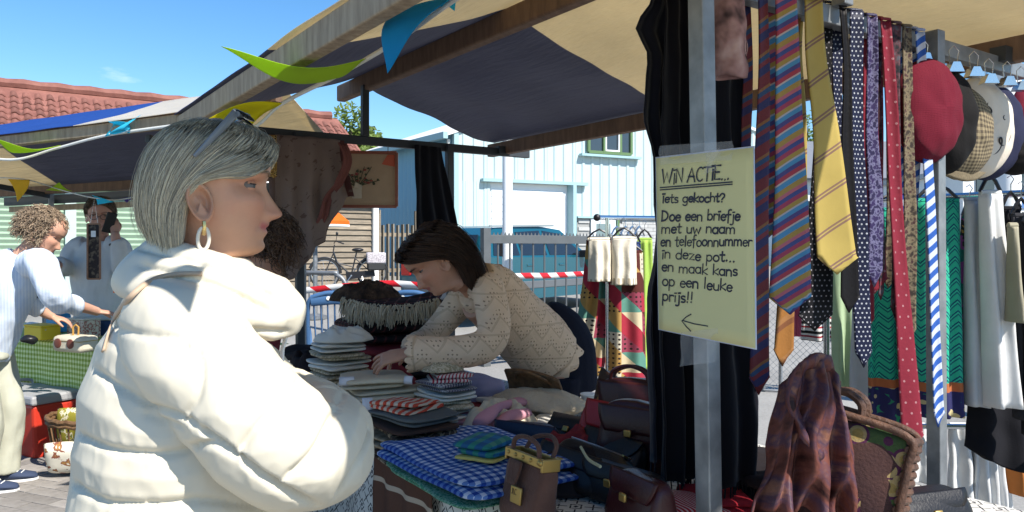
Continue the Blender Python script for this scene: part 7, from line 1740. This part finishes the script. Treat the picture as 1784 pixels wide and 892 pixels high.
# ============================================================ handbags
def leather(n, c, r=.38): return mat(n, c, r, var=.25, vs=12, bump=.25, bs=180, coat=0, spec=.3)
m_bl = leather('black_leather', (.010, .009, .010)); m_br = leather('brown_leather', (.085, .032, .028), .5); m_ox = leather('oxblood_leather', (.040, .009, .010), .28); m_red = leather('red_leather', (.30, .02, .02), .3); m_dkb = leather('dark_brown_leather', (.035, .018, .014)); m_nv = leather('navy_leather', (.012, .016, .04)); m_brass = mat('brass', (.42, .29, .10), .45, metal=1, var=.15)
def body_bag(t, w, d, h, m, top=.8, name='body', seed=0, e=.3, dome=0):
    q = MB()
    def f(u, v):
        a, b = u*2*pi, (v-.5)*pi; zc = (1+spw(sin(b), .55))/2; k = lerp(1, top, zc); ky = lerp(1, top*.55, zc**1.5)
        x = spw(cos(a), e)*spw(cos(b), .28)*w/2*k; y = spw(sin(a), .55)*spw(cos(b), .28)*d/2*ky; z = zc*h+dome*h*(1-(2*x/w)**2)*zc
        n_ = .006*nz((x*12+seed, y*12, z*12)); return V3((x+n_, y+n_*1.5, max(0, z+n_*.5)))
    q.grid(f, 56, 26, cu=True, uvf=lambda u, v: (u*w*2, v*h)); return q.build(name, m, t, angle=0)
def arch(t, x0, x1, z0, hgt, y, r, m, name='handle', lean=0):
    q = MB(); q.tube(path([(x0, y, z0), (lerp(x0, x1, .08), y+lean*.5, z0+hgt*.7), (lerp(x0, x1, .5), y+lean, z0+hgt), (lerp(x0, x1, .92), y+lean*.5, z0+hgt*.7), (x1, y, z0)], 22), r, 8); return q.build(name, m, t)
def bag(label, px, py, w, d, h, rz, m, top=.8, handle=None, flap=None, zipper=False, tilt=(0, 0), seed=0, dome=0, group='handbags on the table', z=TZ+.006, clasp=True):
    p = PZ(px, py, z); t = thing('handbag', label, 'handbag', p, rz, group); t.rotation_euler = (tilt[0], tilt[1], rz)
    body_bag(t, w, d, h, m, top, seed=seed, dome=dome)
    if handle: arch(t, -w*.28, w*.28, h*.93, handle, -.012, .0065, m); arch(t, -w*.28, w*.28, h*.93, handle*.9, .014, .0065, m, lean=.02)
    if flap:
        q = MB(); q.grid(lambda u, v: V3(((u-.5)*w*.86*(1-.25*v*v), -d*.29*(.62+.5*sin(min(1, v)*pi*.5))-.004, h*(1.0-flap*v)+.004)), 16, 10); fo = q.build('flap', m, t, solid=.005)
        if clasp: q = MB(); q.cbox((0, -d*.5-.004, h*(1-flap)+.008), (.024, .008, .02)); q.build('clasp', m_brass, t, bevel=.003)
    if zipper:
        q = MB(); q.tube([(-w*.4, 0, h*1.005), (0, 0, h*1.02), (w*.4, 0, h*1.005)], [(.006, .003)]*3, 8); zo = q.build('zip', m_steel, t)
        q = MB(); q.cbox((w*.38, -.012, h*1.0), (.01, .02, .004)); q.build('zip_pull', m_brass, zo)
    return t
# brown framed handbag in front
p = PZ(918, 905, TZ+.006); hb = thing('handbag', 'reddish brown suede handbag with brass frame at the front of the table', 'handbag', p, radians(-42), 'handbags on the table')
m_sued = mat('brown_suede', rough=.85, var=.25, vs=10, bump=.7, bs=90, fn=lambda c: c.ramp(c.noise(7, 5), [(.3, (.065, .026, .016)), (.7, (.13, .058, .038))], 'LINEAR'), sheen=.1)
hb.rotation_euler = (radians(-6), 0, radians(-56)); bw_, bd_, bh_ = .175, .085, .15
body_bag(hb, bw_, bd_, bh_, m_sued, .86, e=.22)
for y in (-.022, .022):
    q = MB(); q.box((-bw_*.43, y-.005, bh_-.012), (bw_*.43, y+.005, bh_+.010)); fo = q.build('frame_bar', m_brass, hb, bevel=.002)
    if y < 0:
        for k in range(5):
            q = MB(); q.ball((-bw_*.36+k*bw_*.18, y-.006, bh_), (.005, .003, .005), 10, 6); q.build('stud', m_brass, fo)
for s_ in (-1, 1):
    q = MB(); q.box((s_*bw_*.43-.004, -.027, bh_-.02), (s_*bw_*.43+.004, .027, bh_+.010)); q.build('frame_end', m_brass, hb, bevel=.002)
q = MB(); q.ball((.078, -.034, bh_+.004), (.009, .006, .008), 10, 8); q.build('clasp', m_brass, hb)
q = MB(); q.grid(lambda u, v: V3(((u-.5)*.05*(1-.3*v**3)-.015, -.036-.010*v, bh_-.01-.055*v)), 10, 10); q.build('flap', m_sued, hb, solid=.006)
q = MB(); q.box((-.008, -.0505, .045), (.034, -.044, .085)); pl = q.build('name_plate', m_brass, hb, bevel=.002)
# engraved letters on the plate
def plate_text(txt, x, z, h, w=.0012):
    q = MB(); cx_ = x
    for c in txt:
        gw, st = GL.get(c, GL['I'])
        for s_ in st:
            vs, fs = [], []; P = [V3((cx_+a*h, -.0512, z+b*h)) for a, b in s_]
            for i, p_ in enumerate(P): t_ = (P[min(i+1, len(P)-1)]-P[max(i-1, 0)]).normalized(); b_ = V3((0, 1, 0)).cross(t_)*w*.5; vs += [p_-b_, p_+b_]
            fs = [(2*i, 2*i+1, 2*i+3, 2*i+2) for i in range(len(P)-1)]; q.add(vs, fs)
        cx_ += gw*h
    tag(q.build('engraving', m_dkb, pl, smooth=False, solid=.0004), kind='stuff')
GL['J'] = (.5, [[(.35, 1), (.35, .2)]+arc(.18, .2, .17, .2, 0, -150, 6)]); GL['L'] = (.5, [[(.08, 1), (.08, 0), (.45, 0)]])
plate_text('JLC', -.003, .066, .013)
for y in (-.02, .02): arch(hb, -.055, .055, bh_+.008, .04, y, .006, m_sued, lean=.03 if y > 0 else -.0)
# the other bags
bag('black leather bag lying behind the brown suede handbag', 985, 850, .30, .09, .10, radians(-56), m_bl, .85, None, .45, seed=1, tilt=(radians(-22), 0))
bag('long black leather shoulder bag with zip, middle of the heap', 1020, 838, .34, .08, .10, radians(-60), m_bl, .9, None, None, True, seed=2, tilt=(radians(-30), 0))
bag('black evening bag with flap pointing to the red purse', 1050, 822, .30, .07, .11, radians(-58), m_bl, .9, None, .6, seed=3, tilt=(radians(-30), 0))
bag('black clutch at the foot of the red purse', 985, 778, .22, .06, .10, radians(-46), m_bl, .9, None, .6, seed=4, tilt=(radians(-35), 0))
bag('navy and brown bag lying flat beside the gingham', 920, 782, .26, .11, .085, radians(-30), m_nv, .8, None, .6, seed=5)
bag('bright red leather purse among the black bags', 1052, 800, .26, .05, .17, radians(-50), m_red, .95, None, .5, seed=6, tilt=(radians(-18), 0))
bag('upright dark brown leather bag beside the white cup', 1052, 748, .16, .08, .21, radians(-70), m_dkb, .9, None, .5, seed=7, tilt=(radians(-5), radians(14)))
bag('glossy oxblood handbag with arched handle', 1098, 768, .25, .10, .20, radians(-30), m_ox, .85, .07, .5, seed=8, dome=.08)
bag('dark oxblood shoulder bag before the glossy handbag', 1108, 822, .26, .10, .19, radians(-36), m_ox, .8, None, .4, seed=9, dome=.1)
bag('black leather bag in the shadow at the scarf fringes', 1088, 880, .28, .12, .10, radians(-50), m_bl, .85, None, .4, seed=10)
q = MB(); p = PZ(1048, 800, TZ+.12); q.tube(path([PX(1012, 779, 2.0), PX(1025, 800, 1.92), PX(1046, 813, 1.86)], 12), .004, 6); tag(q.build('bag_strap', cloth('pale_strap', (.5, .48, .3)), None), 'thin pale yellow strap lying across the black bags', 'strap')
# wine red purse and red cloth below the scarves
bag('wine red purse below the fringes of the black scarf', 1118, 925, .20, .10, .13, radians(-62), m_ox, .85, None, .4, seed=12)
m_redsilk = cloth('red_white_silk', fn=stripes(.012, [(0, (.40, .02, .03)), (.62, (.6, .5, .48))], .2), rough=.5)
p1 = PZ(1170, 905, TZ+.01); folded('red cloth with white ribbed print beneath the scarf fringes', 0, 0, .22, .16, .05, .4, m_redsilk, at=(p1.x, p1.y, zt), layers=2, seed=90, fold=.015)
p1 = PZ(1262, 902, TZ+.01); folded('plain red cloth beside the foot of the post', 0, 0, .16, .14, .05, .1, m_red and cloth('red_plain', (.33, .02, .03)), at=(p1.x, p1.y+.05, zt), layers=2, seed=91, fold=.015)
# tapestry bag with rattan frame and brown silk scarf
tp = PX(1452, 0, 1.74); tb_ = thing('tapestry_bag', 'tapestry bag with rattan frame leaning beside the ties', 'bag', V3((tp.x, tp.y, TZ+.006)), radians(24)); tb_.rotation_euler = (radians(-8), radians(12), radians(-34)); tb_.scale = (1.03, 1.03, 1.03)
def tap_col(c):
    base = c.ramp(c.noise(5, 3), [(.35, (.03, .018, .022)), (.6, (.07, .035, .03))], 'LINEAR')
    v = c.nt.nodes.new('ShaderNodeTexVoronoi'); v.inputs['Scale'].default_value = 26; c.nt.links.new(c.vec, v.inputs['Vector'])
    flo = c.ramp(Ex(c.nt, v.outputs['Distance']), [(0, (.26, .18, .06)), (.28, (.30, .22, .10)), (.45, (.07, .02, .05)), (.6, (.05, .08, .03))])
    return c.mix(c.noise(9, 2).gt(.5), base, flo)
m_tap = cloth('tapestry', fn=tap_col, transl=0, bump=.8, bs=150)
q = MB(); q.grid(lambda u, v: V3((lerp(-.10, .10, u)*(1+.10*(1-v)), -.045-.02*sin(u*pi)*sin(v*pi), lerp(0, .26, v))), 20, 20, uvf=lambda u, v: (u*.2, v*.26)); q.build('front_panel', m_tap, tb_, solid=.008)
q = MB(); q.grid(lambda u, v: V3((lerp(-.10, .10, u)*(1+.10*(1-v)), .045+.02*sin(u*pi)*sin(v*pi), lerp(0, .26, v))), 20, 20, uvf=lambda u, v: (u*.2, v*.26)); q.build('back_panel', m_tap, tb_, solid=.008)
for k in range(15):                                                   # ribbed rattan gusset
    z = .008+k*.0178; q = MB(); q.tube([(.112-.011*z/.26, -.058, z), (.125-.011*z/.26, 0, z), (.112-.011*z/.26, .058, z)], .0085, 8); q.build('rib', m_ratdark, tb_)
for y in (-.058, .058):
    q = MB(); q.tube(path([(-.115, y, 0), (-.108, y, .2), (-.10, y, .262), (0, y, .272), (.10, y, .262), (.108, y, .2), (.118, y, 0)], 40), .0085, 10); q.build('rattan_frame', m_ratdark, tb_)
q = MB(); q.box((-.10, -.045, 0), (.10, .045, .01)); q.build('base', m_braid, tb_)
for y in (-.04, .04): arch(tb_, -.085, .0, .262, .055, y, .009, m_ratdark)
m_silk = cloth('brown_silk', fn=blotch(16, [(.34, (.03, .012, .012)), (.46, (.17, .06, .045)), (.56, (.08, .045, .07)), (.66, (.26, .12, .08))], detail=5), rough=.45, transl=.25, bump=.5, bs=14, bdist=.02)
ts = thing('silk_scarf', 'brown and mauve silk scarf knotted over the tapestry bag handle', 'scarf', PX(1400, 690, 1.68)); L_ = ts.location.copy()
def wrapf(u, v):
    top = spl([PX(1352, 668, 1.70), PX(1380, 634, 1.68), PX(1412, 622, 1.67), PX(1440, 632, 1.69), PX(1458, 662, 1.72)], u)
    z = .36*v*(1-.25*abs(nz((u*3, 0, 6)))); sp_ = (u-.5)*.12*v+.02*nz((v*3, u*2, 4))
    w = (.020*sin(u*19+1.2*sin(v*4))+.012*sin(u*41+v*5))*(.35+v)+.018*nz((u*3, v*4, 2))
    return top+V3((sp_-.03*v, -.02-.03*sin(min(1, v*3)*pi*.5)+w, -z+.012*nz((u*6, v*5, 7))))-L_
q = MB(); q.grid(wrapf, 70, 50, uvf=lambda u, v: (u*.2, -v*.36)); q.build('fall', m_silk, ts, solid=.003, angle=0)
q = MB(); q.tube([p_-L_ for p_ in path([PX(1448, 668, 1.70), PX(1428, 632, 1.66), PX(1396, 640, 1.63), PX(1378, 690, 1.62), PX(1398, 745, 1.62), PX(1425, 790, 1.63)], 30)], [(.022+.010*nz((i*.35, 1, 2)), .010+.006*nz((i*.3, 5, 2))) for i in range(30)], 24, up=(0, 1, 0)); o = q.build('loop', m_silk, ts, angle=0); displace(o.data, lambda co: .007*nz((co.x*2, co.y*2, co.z*.6), 26))
bag('black leather bag lying flat at the bottom right corner', 1590, 905, .30, .14, .07, radians(18), m_bl, .9, None, .6, seed=14)
p1 = PX(1360, 0, 2.3); folded('dark cloth heap between the tapestry bag and the post', 0, 0, .3, .3, .10, .3, m_darkwool, at=(PX(1350, 0, 2.05).x, 2.05, zt), layers=2, seed=95, fold=.02, name='cloth_heap')
# ============================================================ goods at the left stall
def tpos(px, py, z): return PZ(px, py, z)
Z2 = .74
yaw2 = atan2(A2.y, A2.x)+pi
def lbox(name, label, cat, px, py, w, d, h, m, lid=None, z=Z2+.003, bev=.008, rz=0):
    p = tpos(px, py, z); t = thing(name, label, cat, p, yaw2+rz); q = MB(); q.box((-w/2, -d/2, 0), (w/2, d/2, h)); q.build('body', m, t, bevel=bev, smooth=False)
    if lid: q = MB(); q.box((-w/2-.004, -d/2-.004, h), (w/2+.004, d/2+.004, h+lid[0])); q.build('lid', lid[1], t, bevel=.004, smooth=False)
    return t
m_ydot = mat('yellow_dotted', rough=.5, coord='Object', var=.05, fn=lambda c: c.ramp(c.voro(17, rnd=.4), [(0, (.5, .47, .4)), (.28, (.74, .52, .02))]))
lbox('storage_box', 'yellow box with pale dots on the green checked table', 'box', 74, 590, .21, .14, .09, m_ydot, (.012, m_ydot))
lbox('storage_box', 'bright blue box behind the yellow dotted box', 'box', 102, 578, .13, .12, .13, mat('blue_card', (.03, .27, .52), .5), (.015, mat('blue_card')))
lbox('biscuit_tin', 'floral print tin behind the cream case', 'tin', 146, 588, .2, .13, .13, mat('floral_tin', rough=.4, fn=lambda c: c.ramp(c.noise(38, 3), [(.42, (.55, .48, .38)), (.5, (.30, .08, .06)), (.58, (.5, .43, .33))])), (.012, m_offw))
# cream case with brown dots
p = tpos(132, 612, Z2+.003); t = thing('vanity_case', 'cream case with two brown dots and carrying handle', 'case', p, yaw2+.1); q = MB(); q.box((-.125, -.07, 0), (.125, .07, .1)); q.build('body', mat('cream_vinyl', (.62, .56, .43), .5), t, bevel=.025)
for x in (-.065, .045):
    q = MB(); q.lathe([(.03, 0), (.03, .004), (.024, .006)], 20, Matrix.Translation((x, -.071, .055)) @ Matrix.Rotation(pi/2, 4, 'X')); q.build('dot', mat('brown_dot', (.16, .05, .035), .5), t)
q = MB(); q.tube([(-.01, -.01, .1), (-.012, -.01, .15), (0, 0, .165), (.012, .01, .15), (.01, .01, .1)], .006, 6); q.build('handle', mat('ochre_handle', (.4, .22, .05), .5), t)
q = MB(); q.box((-.127, -.072, .068), (.127, .072, .072)); q.build('seam', m_brass, t)
for i, (px, py, m_, lb) in enumerate(((58, 575, m_white, 'white napkin heap behind the yellow box'), (52, 600, m_black, 'black bag strap heap left of the yellow box'), (118, 568, m_white, 'white paper scrap on the blue box'))):
    p = tpos(px, py, Z2); q = MB(); q.ball((0, 0, .03), (.07-.02*i, .05, .03), 20, 12); me_ = q.mesh('heap'); displace(me_, lambda co: .014*nz(co, 20)); o = link('cloth_heap', me_, m_, None, angle=0); o.location = (p.x, p.y, Z2+(.002 if i < 2 else .145)); tag(o, lb, 'cloth')
# red cool box under the table
p = PZ(60, 788, 0); t = thing('cool_box', 'red plastic cool box with grey lid under the left stall table', 'cool box', (p.x-.0, p.y+.06, 0), yaw2+radians(-2)); m_redp = mat('red_plastic', (.55, .04, .02), .45, var=.06)
q = MB(); q.add([(-.24, -.16, 0), (.24, -.16, 0), (.24, .16, 0), (-.24, .16, 0), (-.26, -.18, .36), (.26, -.18, .36), (.26, .18, .36), (-.26, .18, .36)], [(3, 2, 1, 0), (4, 5, 6, 7), (0, 1, 5, 4), (1, 2, 6, 5), (2, 3, 7, 6), (3, 0, 4, 7)]); q.build('body', m_redp, t, smooth=False, bevel=.02)
q = MB(); q.box((-.275, -.195, .36), (.275, .195, .42)); q.build('lid', mat('grey_plastic', (.34, .34, .35), .5), t, smooth=False, bevel=.015)
q = MB(); q.lathe([(.02, 0), (.02, .01)], 16, Matrix.Translation((-.1, -.172, .16)) @ Matrix.Rotation(pi/2, 4, 'X')); q.build('drain_plug', m_white, t)
q = MB(); q.tube(path([(-.28, -.1, .36), (-.31, -.1, .44), (-.31, .1, .44), (-.28, .1, .36)], 14), .012, 8); q.build('handle', MATS['grey_plastic'], t)
lbox('cool_box_sunlit_part', 'orange block painted as the sunlit part of the red cool box', 'crate', 108, 770, .26, .2, .30, mat('sunlit_red_plastic', (.62, .13, .02), .45), None, z=.002)  # sunlight on the cool box put into this block's orange colour
# wicker basket with embroidered cushions
p = PZ(122, 828, 0); t = thing('wicker_basket', 'open wicker basket with slatted side on the pavement', 'basket', (p.x, p.y+.16, 0), yaw2)
for k in range(6):
    z = .02+k*.028; q = MB(); r0 = .19+.03*k/6; q.tube([(cos(a*pi/16)*r0, sin(a*pi/16)*r0*.75, z+.004*(-1)**a) for a in range(32)], .014, 8, closed=True); q.build('weave', m_braid, t)
for z, r0 in ((.30, .245), (.325, .25)):
    q = MB(); q.tube([(cos(a*pi/16)*r0, sin(a*pi/16)*r0*.75, z+.004*(-1)**a) for a in range(32)], .015, 8, closed=True); q.build('rim', m_braid, t)
for k in range(22):
    a = k*2*pi/22; q = MB(); q.tube([(cos(a)*.22, sin(a)*.165, .17), (cos(a)*.245, sin(a)*.184, .3)], .006, 5); q.build('stake', m_braid, t)
q = MB(); q.lathe([(.19, .0), (.19, .012)], 24, Matrix.Scale(.75, 4, (0, 1, 0))); q.build('base', m_braid, t)
def cushion(label, px, py, d, s_, rx, rz, m, rel=0):
    q = MB()
    def f(u, v):
        x, y = (u-.5)*2, (v-.5)*2; k = (1-x**4)*(1-y**4); return V3((x*s_*(1-.06*y*y), 0, y*s_*(1-.06*x*x)))+V3((0, -.055*k**.6, 0))
    q.grid(f, 18, 18, uvf=lambda u, v: (u*s_*2, v*s_*2)); q.grid(lambda u, v: V3((f(u, v).x, -f(u, v).y*.7, f(u, v).z)), 18, 18, uvf=lambda u, v: (u*s_*2, v*s_*2)); o = q.build('cushion', m, None, angle=0); o.location = PX(px, py, d); o.rotation_euler = (rx, 0, rz); return tag(o, label, 'cushion', 'embroidered cushions in the basket')
m_emb = cloth('embroidery', fn=blotch(16, [(.45, (.66, .61, .50)), (.54, (.22, .08, .05)), (.60, (.34, .18, .06)), (.66, (.66, .60, .50))], 'CONSTANT'), transl=0)
m_emb2 = cloth('embroidery_green', fn=blotch(18, [(.42, (.25, .22, .03)), (.52, (.60, .54, .38)), (.58, (.12, .14, .03)), (.66, (.4, .34, .06))], 'CONSTANT'), transl=0)
cushion('cream cushion embroidered with brown branches leaning on the basket', 112, 796, 4.60, .105, .35, .2, m_emb)
cushion('green and cream embroidered cushion inside the basket', 134, 745, 4.88, .13, .1, -.1, m_emb2)
# small framed picture hung from the bunting line
p = PX(164, 438, 4.95); t = thing('framed_picture', 'narrow dark framed picture with white tag hanging before the phoning man', 'picture', p, radians(12)); k = 4.95/F; hw, hh = 10*k, 48*k
q = MB(); q.box((-hw, -.004, -hh), (hw, .004, hh)); q.build('panel', mat('dark_print', rough=.4, fn=lambda c: c.ramp(c.noise(30, 4), [(.5, (.02, .012, .012)), (.62, (.16, .12, .08))], 'LINEAR')), t, smooth=False)
for a, b in (((-hw, hh), (hw, hh)), ((-hw, -hh), (hw, -hh)), ((-hw, -hh), (-hw, hh)), ((hw, -hh), (hw, hh))):
    q = MB(); bar(q, (a[0], -.006, a[1]), (b[0], -.006, b[1]), .010, .012, up=(0, 1, 0)); q.build('frame', wood('tan_frame', (.24, .12, .07), (.36, .2, .12)), t, smooth=False)
q = MB(); q.tube([(-hw*.6, 0, hh), (0, 0, hh+.16), (hw*.6, 0, hh)], .0015, 4); q.build('cord', m_white, t)
q = MB(); q.box((-.014, -.016, hh-.085), (.014, -.013, hh-.045)); q.build('price_tag', m_white, t, smooth=False)
q = MB(); pc = PX(202, 497, 5.0); q.box((-.014, -.01, -.05), (.014, .01, .05)); o = q.build('orange_card', mat('orange_card', (.75, .13, .02), .5), None, smooth=False, bevel=.002); o.location = pc; tag(o, 'small orange card standing before the man in grey', 'card')
